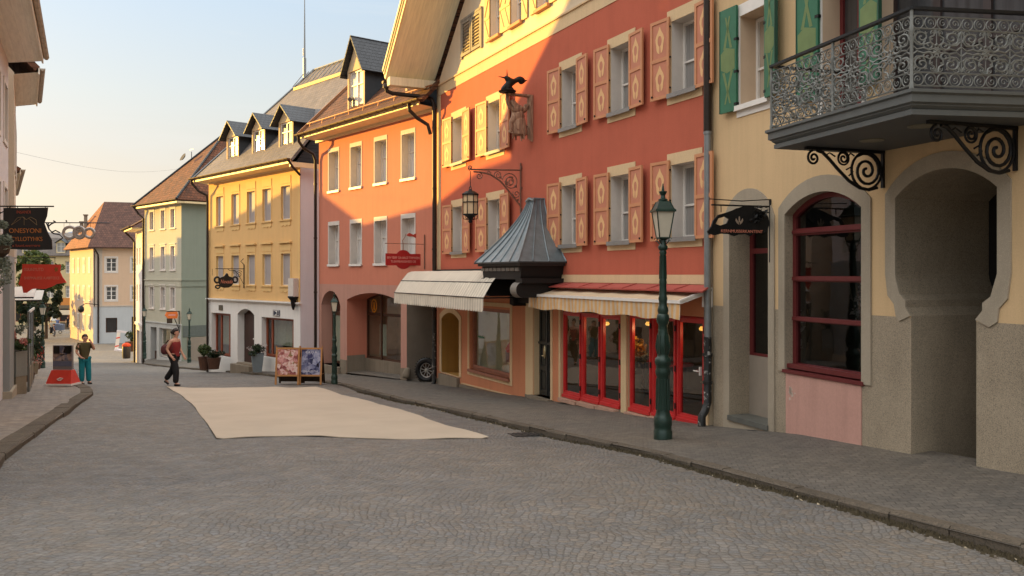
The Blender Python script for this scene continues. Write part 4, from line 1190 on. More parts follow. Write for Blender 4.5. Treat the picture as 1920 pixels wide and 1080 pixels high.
# arched door, shop glazing
mb = MB(); mb.prism(arch(6.06,7.55,-1.6,.55,.52), -.5, -.44, 0, [rect(6.14,7.47,-1.5,.16), arch(6.14,7.47,.30,.58,.42)])
dS = S.part('arched_door', mb, m_brown)
mb = MB(); mb.sheet(rect(6.12,7.49,-1.55,.2), [], -.46); part('door_leaf', mb, plain('sage_door', rgb(140,146,128), .5, .08, 6), dS)
mb = MB(); mb.sheet(arch(6.12,7.49,.24,.58,.44), [], -.46); part('pane', mb, m_glassd, dS)
wS = [rect(4.52,5.50,-1.28,.22), rect(3.10,4.42,-1.28,.22), rect(2.02,3.02,-1.28,.22), rect(4.52,5.50,.32,.80), rect(3.10,4.42,.32,.92), rect(2.02,3.02,.32,.80)]
mb = MB(); mb.prism(arch(1.97,5.55,-1.30,.78,.26), -.84, -.78, 0, [arch(2.05,5.47,-1.22,.76,.20)]); mb.box(2.0,5.5,-.83,-.785,.22,.32)
for u in (4.47,3.06): mb.box(u-.045,u+.045,-.78,-.73,-1.35,.95)
sw = S.part('shop_window', mb, m_brown)
mb = MB()
mb.sheet(arch(2.0,5.52,-1.26,.77,.23), [], -.81)
part('pane', mb, m_glass, sw)
room(S, 'shop_room', 1.9, 5.7, -1.5, 1.2, 2.1, plain('brown_interior', rgb(176,146,120), .9, .2, 1.5, bump=0), -.86)
for cu0,cu1 in ((3.2,3.75),(2.1,2.5),(4.8,5.2)):
    mb = MB(); mb.add([(cu0+(cu1-cu0)*i/12, -1.15+.05*math.sin(i*1.7), zz) for zz in (-1.2,.1+.2*math.sin(cu0)) for i in range(13)], [[i,i+1,14+i,13+i] for i in range(12)]); part('curtain', mb, m_drape, sw)
back_shell(S, 0, 7.74, -2.6, 6.6, 8, m_salm)
# eave board, gutter, tiled roof at 45 degrees
ez = 6.72; kS = 1.0
mb = MB(); mb.slab([(-.3,.66,ez+.06),(8.05,.66,ez+.06),(8.05,-4,ez+.06+4.66*kS),(-.3,-4,ez+.06+4.66*kS)], .1)
mb.slab([(-.3,-8.6,ez+.06),(8.05,-8.6,ez+.06),(8.05,-4,ez+.06+4.6*kS),(-.3,-4,ez+.06+4.66*kS)], .1)
S.part('roof', mb, m_tile_br)
mb = MB(); mb.poly([(-.1,.62,ez-.06),(7.95,.62,ez-.06),(7.95,0,ez-.10),(-.1,0,ez-.10)]); mb.box(-.1,7.95,.6,.64,ez-.08,ez+.04); mb.prism([(7.75,0),(7.75,0)],0,0) if False else None
mb.bar((0,.03,ez-.14),(7.9,.03,ez-.14),.08,.1)
S.part('soffit', mb, m_fascia)
def gutter(H, u0, u1, w, z, r=.075, mat=None):
    mb = MB(); pts = [(math.cos(a)*r, math.sin(a)*r) for a in [math.pi+math.pi*i/8 for i in range(9)]]
    mb.add([(u0,w+x,z+q) for x,q in pts]+[(u1,w+x,z+q) for x,q in pts], [[i,i+1,10+i,9+i] for i in range(8)]+[list(range(9)),list(range(9,18))])
    mb.tube([(u0,w+r,z),(u1,w+r,z)], .012, 5)
    n = int(abs(u1-u0)/.5)
    for i in range(n): mb.tube([(u0+(u1-u0)*(i+.5)/n,w+x*1.05,z+q*1.05) for x,q in pts], .008, 4)
    return H.part('gutter', mb, mat or m_gutter, True)
gutter(S, -.25, 8.1, .74, ez+.06)
mb = MB(); mb.tube([(-.3,.32,ez+.50),(8.05,.32,ez+.50)], .028, 6); mb.bar((8.07,.66,ez+.08),(8.07,-4,ez+.08+4.66*kS),.05,.16)
for i in range(9): mb.bar((i*1.0-.2,.32,ez+.50),(i*1.0-.2,.35,ez+.34),.02)
S.part('snow_rail', mb, plain('coppery_rail', rgb(168,120,84), .5, .1, 9, .5))
mb = MB(); mb.tube([(7.9,.74,ez),(7.9,.72,ez-.2),(7.88,.55,ez-.42),(7.80,.2,ez-.62),(7.78,.12,ez-.85),(7.78,.12,-2.3)], .055, 8)
mb.tube([(.28,.74,ez),(.28,.72,ez-.2),(.2,.5,ez-.42),(.0,.26,ez-.62),(-.05,.2,ez-.9)], .055, 8)
for z in (5.,3.,1.): mb.tube([(7.78,.12,z-.03),(7.78,.12,z+.03)], .066, 8)
S.part('downpipe', mb, m_pipe, True)
mb = MB(); mb.tube([(5.15,-.05,ez+.75),(5.15,-.05,ez+1.0)], .06, 8); mb.tube([(5.15,.0,ez+1.02),(5.05,.12,ez+1.0),(5.0,.18,ez+.94)], [.07,.07,.085], 8); S.part('roof_vent', mb, m_zinc, True)

def dormer(H, u0, u1, w, z0, zt, rise, back, ov, roofmat, frontmat, winmat, cheekmat, panemat, hip=0):
    """gabled dormer: front at depth w, box back to the slope, small roof with overhang"""
    uc = (u0+u1)/2; mb = MB(); W = u1-u0
    wq = rect(u0+.10,u1-.10,z0+.08,zt-.06)
    mb.sheet([(u0,z0-.15),(u1,z0-.15),(u1,zt),(uc,zt+rise*.86),(u0,zt)], [wq], w); mb.jamb(wq, w, w-.12)
    d = H.part('dormer', mb, frontmat)
    mb = MB()
    for a in (u0+.003,u1-.003): mb.box(a-.01,a+.01,w-back,w-.005,z0-.4,zt)
    part('cheek', mb, cheekmat, d)
    mb = MB()
    for a in (u0-ov,u1+ov):
        k = rise/(W/2); ze = zt-ov*k*.75
        mb.slab([(a,w+ov*1.1,ze+.05),(uc,w+ov*1.1,zt+rise+.05),(uc,w-back,zt+rise+.05),(a,w-back,ze+.05)], .05)
    part('dormer_roof', mb, roofmat, d)
    s_ = sash(W-.2, zt-z0-.14, 2, .62, .06).mesh('window', winmat)
    wi_ = put('window', s_, d, (uc, w-.06, z0+.08))
    mb = pane_mb(W-.2, zt-z0-.14); mb.v = [(x+uc, y+w-.06, z+z0+.08) for x,y,z in mb.v]; part('pane', mb, panemat, d)
    return d
m_slx = tiles('dark_slate_dormer', rgb(56,60,66), rgb(48,52,58), .2, .13, .5, .6, mortar=.025, axis='yz')
m_dpane = curtain('bright_dormer_glass', rgb(212,208,200), 10, .85)
dormer(S, 4.20, 5.42, .05, 7.30, 8.72, 1.05, 2.3, .20, m_slx, m_cream, m_white, plain('slate_cheek', rgb(50,54,58), .6, .1, 9), m_dpane)
dormer(S, .55, 1.6, .05, 7.30, 8.5, .9, 2.2, .2, m_slx, m_cream, m_white, plain('slate_cheek', rgb(50,54,58), .6, .1, 9), m_dpane)

# ------------------------------------------------------------------ the yellow house
m_ylw = stucco('yellow_stucco', rgb(222,180,122), .05, .05)
m_ywht = stucco('white_ground_floor', rgb(226,222,216), .05, .08)
m_ytrim = stucco('pale_yellow_trim', rgb(224,186,126), .04, .05)
m_yside = stucco('grey_white_flank', rgb(212,210,212), .05, .06)
m_blind = plain('grey_blind', rgb(176,168,164), .6, .05, 5)
m_owood = plain('orange_brown_wood', rgb(138,70,44), .5, .14, 8)
Y = House('yellow_house', 'yellow house with white ground floor and three slate dormers', (-8.66,34.9), (-.9125,1), -2.5)
Yu = [1.24, 2.95, 4.48, 6.10, 7.80]; Yw = .80; Yz = [(3.98,1.40),(1.20,1.34)]
h_ = [rect(u-Yw/2,u+Yw/2,z,z+hh) for u in Yu for z,hh in Yz]
mb = MB(); mb.sheet(rect(0,9.1,.52,6.12), h_, 0, 0)
for q in h_: mb.jamb(q, 0, -.12, 1)
Y.part('wall', mb, [m_ylw, m_ytrim])
y1 = rect(6.62,8.78,-2.22,-.18); yd = arch(4.18,5.88,-2.40,-.16,.26); y2 = rect(.56,3.46,-1.92,-.20)
mb = MB(); mb.sheet(rect(0,9.1,-3.6,.40), [y1,yd,y2], 0, 0)
mb.jamb(y1,0,-.3,0); mb.jamb(yd,0,-.38,0); mb.jamb(y2,0,-.3,0)
mb.box(-.05,9.15,-.02,.06,.40,.455); mb.box(-.1,9.2,-.02,.12,.455,.515)
Y.part('shop_wall', mb, m_ywht)
mb = MB(); mb.box(.0,.16,-.01,.02,.53,6.1); Y.part('quoin', mb, m_ytrim)
def ysur(h, i):
    mb = MB(); d = .09
    mb.prism(rect(-Yw/2-.07,Yw/2+.07,-.02,h+.08), d+.001, d+.02, 0, [rect(-Yw/2,Yw/2,0,h)]); mb.box(-Yw/2-.12,Yw/2+.12,d,d+.07,-.07,-.02)
    mb.prism([(-.44,-.07),(-.44,-.24),(-.3,-.30),(-.16,-.24),(0,-.31),(.16,-.24),(.3,-.30),(.44,-.24),(.44,-.07)], d+.001, d+.025)
    if i: mb.box(-Yw/2-.14,Yw/2+.14,d,d+.10,h+.44,h+.50); mb.box(-Yw/2-.06,Yw/2+.06,d,d+.02,h+.12,h+.42)
    else: mb.box(-Yw/2-.05,Yw/2+.05,d,d+.02,h+.10,h+.42)
    return mb.mesh('surround', m_ytrim)
def blind(w, h):
    mb = MB(); mb.prism(rect(-w/2,w/2,0,h), -.03, 0, 0, [rect(-w/2+.035,w/2-.035,.035,h-.035)])
    return mb.mesh('window', m_white)
sY_ = [ysur(1.40,0), ysur(1.34,1)]
fY = [blind(Yw,1.40), blind(Yw,1.34)]
def panel(w,h,mat,name='roller_blind'):
    mb = MB(); mb.poly([(-w/2+.04,-.012,.04),(w/2-.04,-.012,.04),(w/2-.04,-.012,h-.04),(-w/2+.04,-.012,h-.04)]); return mb.mesh(name, mat)
m_bl2 = plain('drawn_grey_blind', rgb(160,152,150), .7, .04, 3, bump=0)
pY = [panel(Yw,1.40,m_bl2), panel(Yw,1.34,m_bl2)]
for u in Yu:
    for i,(z,hh) in enumerate(Yz):
        w_ = Y.put('window', fY[i], u, -.09, z); put('roller_blind', pY[i], w_); put('surround', sY_[i], w_)
def shopwin(H, q, w, splits, mat, pmat, b=.09):
    (a,z0),(c,_),(_,z1),_ = q; hs = []; xs = [a+b]+list(splits)+[c-b]
    for i in range(len(xs)-1): hs.append(rect(xs[i]+(b/2 if i else 0), xs[i+1]-(b/2 if i < len(xs)-2 else 0), z0+b, z1-b))
    mb = MB(); mb.prism(q, w-.07, w, 0, hs); mb.box(a-.03,c+.03,w-.05,w+.12,z0-.05,z0)
    o = H.part('shop_window', mb, mat); mb = MB()
    for h in hs: mb.sheet(h, [], w-.035)
    part('pane', mb, pmat, o); return o
m_gp = glass('pale_shop_glass', (.85,.86,.82), .8)
for q_, sp_, b_ in ((y1,(7.2,8.15),.12),(y2,(1.0,2.9),.11)):
    o_ = shopwin(Y, q_, -.22, sp_, m_owood, m_gp, b_); a_, c_ = q_[0][0], q_[1][0]
    mb = MB(); mb.add([(a_+.1+(c_-a_-.2)*i/30, -.5+.03*math.sin(i*1.9), zz) for zz in (q_[0][1]+.5, q_[2][1]-.1) for i in range(31)], [[i,i+1,32+i,31+i] for i in range(30)]); part('curtain', mb, m_drape, o_)
mb = MB(); mb.sheet(yd, [], -.38, 1)
d0 = (4.9,5.82)
for hs in ([rect(4.28,4.78,-2.2,-1.5), rect(4.28,4.78,-1.35,-.4)],): 
    mb.prism(rect(4.2,5.86,-2.36,-.14), -.36, -.32, 0, hs)
    for q in hs: mb.prism(q, -.355, -.335)
dY = Y.part('door', mb, [plain('dark_brown_door', rgb(60,38,30), .5, .1, 8), m_brown])
mb = MB(); mb.lathe([(.03,0),(.04,.05),(.01,.07)], (4.9,-.32,-1.3), 8); part('handle', mb, m_white, dY)
mb = MB(); mb.box(4.1,6.0,-.9,.3,-3.0,-2.42); mb.box(4.3,5.8,-.9,.08,-3,-2.36); Y.part('step', mb, m_plinth)
room(Y, 'shop_room', .3, 9.0, -2.8, .3, 4, plain('light_interior', rgb(170,164,150), .9, .2, 1.2, bump=0), -.95)
for a,b_,c,d in ((7.88,7.46,.20,-.04),): 
    mb = MB(); mb.box(b_,a,.0,.03,d,c); Y.part('wall_plaque', mb, plain('bronze_plaque', rgb(84,74,58), .5))
mb = MB(); mb.box(1.74,2.34,0,.03,-.12,.14); pl = Y.part('wall_plaque', mb, plain('navy_plaque', rgb(36,42,64), .4))
mb = MB(); mb.tube([(2.04+.085*math.cos(a),.034,.01+.085*math.sin(a)) for a in [.8+4.7*i/14 for i in range(15)]], .018, 5); mb.prism(rect(1.77,2.31,-.10,.12),.031,.034,0,[rect(1.79,2.29,-.08,.10)]); part('emblem', mb, m_white, pl)
# flank toward the camera and back
mb = MB(); mb.poly([(0,0,-3.6),(0,-7,-3.6),(0,-7,6.1),(0,0,6.1)]); mb.poly([(9.1,0,-3.6),(9.1,-7,-3.6),(9.1,-7,6.1),(9.1,0,6.1)]); mb.poly([(0,-7,-3.6),(9.1,-7,-3.6),(9.1,-7,6.1),(0,-7,6.1)]); Y.part('side_wall', mb, m_yside)
# roof: hipped at the far end, gabled at the near one; lit snow board below the ridge
ezY = 6.30; kY = 1.24; bY = 3.6
zr_ = ezY + (bY+.6)*kY
mb = MB()
mb.slab([(-.35,.6,ezY),(9.6,.6,ezY),(5.4,-bY,zr_),(-.35,-bY,zr_)], .1)
mb.slab([(-.35,-2*bY-.6,ezY),(9.6,-2*bY-.6,ezY),(5.4,-bY,zr_),(-.35,-bY,zr_)], .1)
mb.slab([(9.6,.6,ezY),(9.6,-2*bY-.6,ezY),(5.4,-bY,zr_+.001)], .1)
Y.part('roof', mb, m_slate)
mb = MB()
za = zr_-.95; wa = -bY+.95/kY
mb.bar((-.4,wa+.06,za),(5.75,wa+.06,za),.05,.15); 
Y.part('snow_board', mb, plain('pale_wood_board', rgb(214,170,110), .6, .2, 4))
mb = MB()
for i in range(14): u = -.2+i*.46; mb.bar((u,wa+.1,za+.12),(u,wa-.5,za+.13+.5*kY+.12),.03,.03)
mb.tube([(-.4,-bY,zr_+.03),(5.4,-bY,zr_+.03)], .06, 6); mb.tube([(5.4,-bY,zr_+.03),(9.6,.6,ezY+.03)], .05, 6)
Y.part('roof_rail', mb, m_zinc)
mb = MB(); mb.poly([(-.2,.6,ezY-.13),(9.5,.6,ezY-.13),(9.5,0,ezY-.2),(-.2,0,ezY-.2)]); mb.box(-.3,9.6,.56,.62,ezY-.16,ezY-.02); mb.box(-.3,-.2,-7,.6,ezY-.3,ezY-.1); mb.poly([(9.1,0,ezY-.2),(9.1,-7,ezY-.2),(9.5,-7,ezY-.2),(9.5,0,ezY-.2)])
mb.prism([(0,6.05),(.0,6.2),(9.1,6.2),(9.1,6.05)], -.01, .05)
Y.part('soffit', mb, m_fascia)
mb = MB(); mb.prism([(0.,6.1),(0.01,6.1),(0.01,6.11)],0,-.1)
mb.v, mb.f, mb.m = [], [], []
mb.poly([(0.02,.3,6.1),(.02,-7,6.1),(.02,-bY,zr_-.15)]); Y.part('gable_wall', mb, m_dslate)
gutter(Y, -.35, 9.7, .70, ezY+.02)
mb = MB(); mb.tube([(9.45,.7,ezY-.05),(9.45,.68,ezY-.25),(9.3,.4,ezY-.6),(9.02,.12,ezY-.8),(9.0,.1,ezY-1.1),(9.0,.1,-3.2)], .06, 8)
mb.tube([(-.28,.7,ezY-.02),(-.28,.5,ezY-.3),(-.2,.12,ezY-.6)], .05, 8)
Y.part('downpipe', mb, m_pipe, True)
m_ch = plain('dormer_slate_cheek', rgb(52,54,58), .6, .12, 14)
for a, b_ in ((6.05,6.85),(3.42,4.20),(.88,1.66)):
    dormer(Y, a-.25, b_+.25, -.02, 6.92, 8.12, .62, 2.4, .26, m_slx, m_cream, m_white, m_ch, curtain('dormer_glass', rgb(120,114,106), 5, .6))
mb = MB(); m0 = (7.0,-bY+.6,zr_-1.1)
mast = thing('antenna_mast', 'thin grey antenna mast standing on the yellow house roof', 'mast', Y.world(5.75,-bY+.25,zr_-.4), Y.rz)
mb = MB(); mb.tube([(0,0,0),(0,0,1.05)], .075, 8); part('socket', mb, m_zinc, mast)
mb = MB(); mb.tube([(0,0,1.05),(0,0,4.1)], [.05,.02], 6); mb.bar((-.18,0,4.05),(.18,0,4.05),.02); mb.tube([(.05,0,1.5),(.14,0,1.55),(.14,0,1.2)], .015, 5); part('rod', mb, m_zinc, mast)

# ------------------------------------------------------------------ the sage green corner house
m_gf = stucco('lemon_grey_stucco', rgb(184,179,160), .05, .05)
m_gl = stucco('pale_grey_stucco', rgb(186,186,182), .05, .06)
m_gs = stucco('sage_green_stucco', rgb(134,140,126), .05, .06)
m_hip = tiles('rusty_brown_tiles', rgb(124,76,50), rgb(86,56,42), .22, .18, .85, .8)
m_hipd = tiles('rusty_brown_tiles_side', rgb(120,74,50), rgb(84,56,42), .22, .18, .85, .8, axis='yz')
G = House('sage_corner_house', 'sage green corner house with steep rust-brown hipped roof', (-21.7,56), (-.95,1), -4.2)
Gu = [1.40, 3.08, 5.08]; Gz = [(4.80,1.24),(2.0,1.56),(-.65,1.44)]; Gw = .72
h_ = [rect(u-Gw/2,u+Gw/2,z,z+hh) for u in Gu for z,hh in Gz]
mb = MB(); mb.sheet(rect(0,6.4,-1.62,6.5), h_, 0, 0)
for q in h_: mb.jamb(q, 0, -.18, 1)
mb.box(-.0,6.4,-.02,.05,.86,1.26,0); mb.box(-.06,6.46,-.02,.10,1.26,1.34,0); mb.box(0,6.4,-.02,.08,6.3,6.5,0)
G.part('wall', mb, [m_gf, m_reveal])
gd = rect(4.2,5.3,-4.4,-2.0); gw_ = rect(.9,3.75,-4.0,-2.0)
mb = MB(); mb.sheet(rect(0,6.4,-5.4,-1.62), [gd,gw_], 0, 0); mb.jamb(gd,0,-.6,0); mb.jamb(gw_,0,-.3,0); mb.box(-.05,6.45,-.01,.06,-1.68,-1.60)
mb.box(4.2,5.3,-.62,-.6,-4.4,-2,1); mb.box(4.2,5.3,-.6,-.3,-4.4,-3.7,1)
G.part('shop_wall', mb, [m_gl, m_brown])
shopwin(G, gw_, -.22, (2.3,), m_reveal, m_glass, .09); room(G, 'shop_room', .6, 4.1, -4.4, -1.8, 3, m_inner, -.31)
for u in Gu:
    for z,hh in Gz:
        w_ = G.put('window', sash(Gw,hh,2,.6,.05).mesh('window', m_white), u, -.13, z); put('pane', pane_mb(Gw,hh).mesh('pane', m_pane), w_); put('surround', surround_mesh(Gw,hh,.13,.12,.06,.14,.02,m_reveal,hood=True,sill=True), w_)
dp = 11
sides = [rect(-2.6,-2.0,3.0+0,3.0)]
mb = MB(); mb.poly([(0,0,-5.4),(0,-dp,-5.4),(0,-dp,6.5),(0,0,6.5)]); mb.poly([(6.4,0,-5.4),(6.4,-dp,-5.4),(6.4,-dp,6.5),(6.4,0,6.5)]); mb.poly([(0,-dp,-5.4),(6.4,-dp,-5.4),(6.4,-dp,6.5),(0,-dp,6.5)])
mb.box(-.05,.0,-dp,0,.86,1.26); mb.box(-.10,.0,-dp,0,1.26,1.34); mb.box(-.08,0,-dp,0,6.3,6.5)
for z,hh in Gz:
    mb.box(-.03,.0,-3.55,-2.3,z-.1,z+hh+.15,1); mb.box(-.012,.0,-3.4,-2.45,z,z+hh,1)
G.part('side_wall', mb, [m_gs, m_reveal])
for z,hh in Gz:
    mb = MB(); mb.poly([(-.034,-3.4,z),(-.034,-2.45,z),(-.034,-2.45,z+hh),(-.034,-3.4,z+hh)]); G.part('window', mb, m_pane)
mb = MB(); mb.box(-.04,0,-dp,-.1,-2.45,-1.72,0); mb.box(-.06,0,-2.8,-.4,-4.4,-2.5,1); mb.box(-.08,-.02,-6,-3.4,-4.9,-2.6,1); 
G.part('shop_band', mb, [plain('slate_band', rgb(92,98,92), .7), m_salmg])
eg = 6.55; o_ = .55
mb = MB(); zt_ = eg+5.15
mb.slab([(-o_,o_,eg),(6.4+o_+.2,o_,eg),(3.3,-4.4,zt_)], .12)
G.part('roof', mb, m_hip)
mb = MB()
mb.slab([(-o_,o_,eg),(-o_,-dp-.5,eg),(3.3,-7,zt_),(3.3,-4.4,zt_)], .12); mb.slab([(6.95+.2,o_,eg),(7.15,-dp-.5,eg),(3.3,-7,zt_),(3.3,-4.4,zt_)], .12); mb.slab([(-o_,-dp-.5,eg),(7.15,-dp-.5,eg),(3.3,-7,zt_)], .12)
G.part('roof', mb, m_hipd)
mb = MB(); mb.tube([(7.15,o_,eg+.04),(3.3,-4.4,zt_+.04),(3.3,-7,zt_+.04)], .08, 6); mb.tube([(-o_,o_,eg+.04),(3.3,-4.4,zt_+.04)], .08, 6); G.part('ridge_tile', mb, m_dslate)
mb = MB(); mb.box(-.45,6.95,0,.5,eg-.22,eg-.1); mb.box(-.5,0,-dp,0,eg-.22,eg-.1); G.part('soffit', mb, m_fascia)
gutter(G, -.6, 7.2, .62, eg)
mb = MB(); mb.tube([(6.9,.6,eg-.05),(6.7,.3,eg-.6),(6.36,.1,eg-.9),(6.36,.1,-5)], .07, 7); G.part('downpipe', mb, m_pipe)
sd = thing('satellite_dish', 'small dark satellite dish on the rust-brown hipped roof edge', 'dish', G.world(4.65,-2.65,9.72), G.rz)
mb = MB(); mb.lathe([(.0,0),(.2,.04),(.32,.13)], (0,0,.5), 12); part('reflector', mb, m_dslate, sd, (0,.1,0), True, (rad(-60),0,0)); mb = MB(); mb.tube([(0,0,-.5),(0,0,.75)], .03, 5); mb.bar((-.3,0,.9),(.3,0,.9),.02); part('pole', mb, m_zinc, sd)

# ------------------------------------------------------------------ the narrow white house
Wt = House('narrow_white_house', 'narrow white house squeezed beside the sage corner house', (-26.75,62.1), (-.5,.866), -5)
m_wh = stucco('white_stucco', rgb(220,214,212), .04, .06); m_wl = stucco('ochre_pink_stucco', rgb(206,178,150), .05, .05)
h_ = [rect(u-.4,u+.4,z,z+1.3) for u in (1.0,2.7,4.4) for z in (-.4,2.4)]
mb = MB(); mb.sheet(rect(0,5.4,-2.2,5.2), h_, 0, 0)
for q in h_: mb.jamb(q, 0, -.15, 0)
mb.box(-.0,5.4,0,.1,-2.2,-2.0); Wt.part('wall', mb, m_wh)
lo = [rect(.4,2.2,-5.1,-2.6), rect(3,4.8,-5.2,-2.6)]
mb = MB(); mb.sheet(rect(0,5.4,-6,-2.2), lo, 0, 0)
for q in lo: mb.jamb(q,0,-.3,0)
Wt.part('shop_wall', mb, m_wh)
fW = sash(.8,1.3,2,.6,.06).mesh('window', m_white); pW = pane_mb(.8,1.3).mesh('pane', m_pane)
for u in (1.0,2.7,4.4):
    for z in (-.4,2.4): w_ = Wt.put('window', fW, u, -.1, z); put('pane', pW, w_)
for q in lo: shopwin(Wt, q, -.2, ((q[0][0]+q[1][0])/2,), m_brown, m_glassd, .08)
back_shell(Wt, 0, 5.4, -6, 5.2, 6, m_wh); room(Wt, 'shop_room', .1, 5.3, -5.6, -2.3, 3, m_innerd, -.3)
mb = MB(); mb.slab([(-.2,.9,5.15),(5.6,.9,5.15),(5.6,-3,7.6),(-.2,-3,7.6)], .1); mb.slab([(-.2,-6.5,5.15),(5.6,-6.5,5.15),(5.6,-3,7.6),(-.2,-3,7.6)], .1); Wt.part('roof', mb, m_tile_br)
mb = MB(); mb.box(-.1,5.5,0,.85,4.96,5.06); mb.prism([(0,5.0),(5.4,5.0),(5.4,5.2),(0,5.2)],-.01,.04); Wt.part('soffit', mb, m_fascia)
gutter(Wt, -.2, 5.7, .98, 5.16); mb = MB(); mb.tube([(5.4,.9,5.1),(5.4,.3,4.5),(5.35,.1,4.2),(5.35,.1,-5.6)], .07, 7); mb.tube([(.05,.1,5),(.05,.1,-5.4)], .06, 7); Wt.part('downpipe', mb, m_pipe)

# ------------------------------------------------------------------ the apricot house across the end of the street
m_ap = stucco('apricot_stucco', rgb(206,176,148), .04, .05); m_apg = stucco('grey_ground_floor', rgb(182,184,184), .04, .05)
Pz = -7.19
Cx, Cy = -53.5, 109.0; L = 12
P = House('apricot_house', 'apricot house with brown hipped roof closing the street', (Cx+L*.937, Cy+L*.35), (-.937,-.35), Pz)
pw = [(u,z) for u in (9.15-1.2,5.2-.4,2.0) for z in (-.75,3.65)]
h_ = [rect(u-.62,u+.62,z,z+1.75) for u,z in [(9.9,-1.62),(9.9,2.05),(6.9,-1.62),(6.9,2.05),(3.6,-1.62),(3.6,2.05)]]
mb = MB(); mb.sheet(rect(0,L,-2.4,5.1), h_, 0, 0)
for q in h_: mb.jamb(q,0,-.2,2)
mb.box(10.95,12,0,.025,-2.4,5.1,2); mb.box(0,L,0,.06,-2.45,-2.3,2); mb.box(-.1,L+.1,0,.2,5.0,5.2,2)
P.part('wall', mb, [m_ap, m_reveal, stucco('pale_apricot_trim', rgb(190,176,160), .04, .05)])
gq = [rect(9.2,10.55,-5.8,-3.9), rect(6.2,7.5,-7.1,-3.8), rect(3,4.4,-5.8,-3.9)]
mb = MB(); mb.sheet(rect(0,L,-8,-2.4), gq, 0, 0)
for q in gq: mb.jamb(q,0,-.3,0)
P.part('ground_floor_wall', mb, m_apg)
for q in gq:
    mb = MB(); mb.prism(q,-.3,-.22,0,[rect(q[0][0]+.1,q[1][0]-.1,q[0][1]+.1,q[2][1]-.1)]); o = P.part('window', mb, m_brown); mb = MB(); mb.sheet(q,[],-.26); part('pane', mb, curtain('black_glass', rgb(40,40,42), 4, .6), o)
srP = surround_mesh(1.24,1.75,.14,.2,.2,.2,.03,m_reveal); fP = sash(1.24,1.75,2,.66,.1,.06,(.33,)).mesh('window', m_white); pP = pane_mb(1.24,1.75).mesh('pane', curtain('grey_glass', rgb(74,76,76), 5, .6))
for u,z in [(9.9,-1.62),(9.9,2.05),(6.9,-1.62),(6.9,2.05),(3.6,-1.62),(3.6,2.05)]:
    w_ = P.put('window', fP, u, -.14, z); put('pane', pP, w_); put('surround', srP, w_)
# side wall running away from the corner, with its own row of windows
Bx, By = Cx-14*.62, Cy+14*.785
def toP(x, y, z): 
    dx, dy = x-P.A[0], y-P.A[1]; return (dx*P.d[0]+dy*P.d[1], dx*P.n[0]+dy*P.n[1], z)
mb = MB(); mb.poly([toP(Cx,Cy,-8),toP(Bx,By,-8),toP(Bx,By,5.1),toP(Cx,Cy,5.1)]); tx, ty = -.62, .785; nx_, ny_ = -.785,-.62
for z in (2.05,-1.62,-5.4):
    for i in range(4):
        s_ = 2.0+i*3.2
        a = [toP(Cx+tx*(s_+k)+nx_*.04, Cy+ty*(s_+k)+ny_*.04, zz) for k,zz in ((-.7,z-.2),(.7,z-.2),(.7,z+1.9),(-.7,z+1.9))]; mb.poly(a, 1)
        a = [toP(Cx+tx*(s_+k)+nx_*.05, Cy+ty*(s_+k)+ny_*.05, zz) for k,zz in ((-.5,z),(.5,z),(.5,z+1.7),(-.5,z+1.7))]; mb.poly(a, 2)
P.part('side_wall', mb, [m_ap, m_reveal, m_pane])
ctr = toP(-47.0,119.5,0); zt = 11.7; e_ = 5.15
cA = (-.8,.7,e_); cB = (L+.55,.75,e_); tb_ = toP(Bx-.9,By-.1,e_); cD = toP(Cx+L*.937-5, Cy+L*.35+14, e_)
r1 = toP(-56.2,117.6,zt); r2 = toP(-45.5,121.6,zt)
mb = MB(); mb.slab([cA,cB,r1,r2], .12); mb.slab([cA, r2, cD], .1); mb.slab([r1,r2,cD,tb_], .1)
P.part('roof', mb, tiles('dull_brown_tiles', rgb(104,72,60), rgb(84,58,50), .3, .26, .85, .6))
mb = MB(); mb.slab([cB,tb_,r1], .12); P.part('roof', mb, tiles('lit_brown_tiles', rgb(150,86,56), rgb(120,70,50), .3, .26, .85, .6, axis='yz'))  # lighter, warmer copy: sunlight on this hip is put into the colour
mb = MB()
for (x,y,zz) in ((-58.4,116.9,9.4),(-59.3,117.6,8.5),(-60.2,118.5,7.8)):
    q = toP(x,y,zz); mb = MB(); mb.box(q[0]-.2,q[0]+.2,q[1]-.2,q[1]+.2,zz-1.4,zz+.35); mb.box(q[0]-.3,q[0]+.3,q[1]-.3,q[1]+.3,zz+.35,zz+.5); P.part('chimney', mb, m_plinth)
mb = MB(); q = toP(-47.6,118.5,zt); mb.box(q[0]-.15,q[0]+.15,q[1]-.15,q[1]+.15,zt,zt+.8); mb.lathe([(.45,0),(.2,.3),(.05,.6)],(q[0],q[1],zt+.8),8); P.part('roof_lantern', mb, m_zinc)
mb = MB(); mb.tube([(L-.2,.75,5.0),(L-.6,.4,4.2),(L-.6,.15,3.6),(L-.6,.15,-7.1)], .11, 7); mb.tube([(L-.15,.1,5),(L-.15,.1,-2.4)], .05, 5); P.part('downpipe', mb, m_pipe)
mb = MB(); mb.poly([(0,0,-8),(0,-12,-8),(0,-12,5.1),(0,0,5.1)]); P.part('side_wall', mb, m_apg)

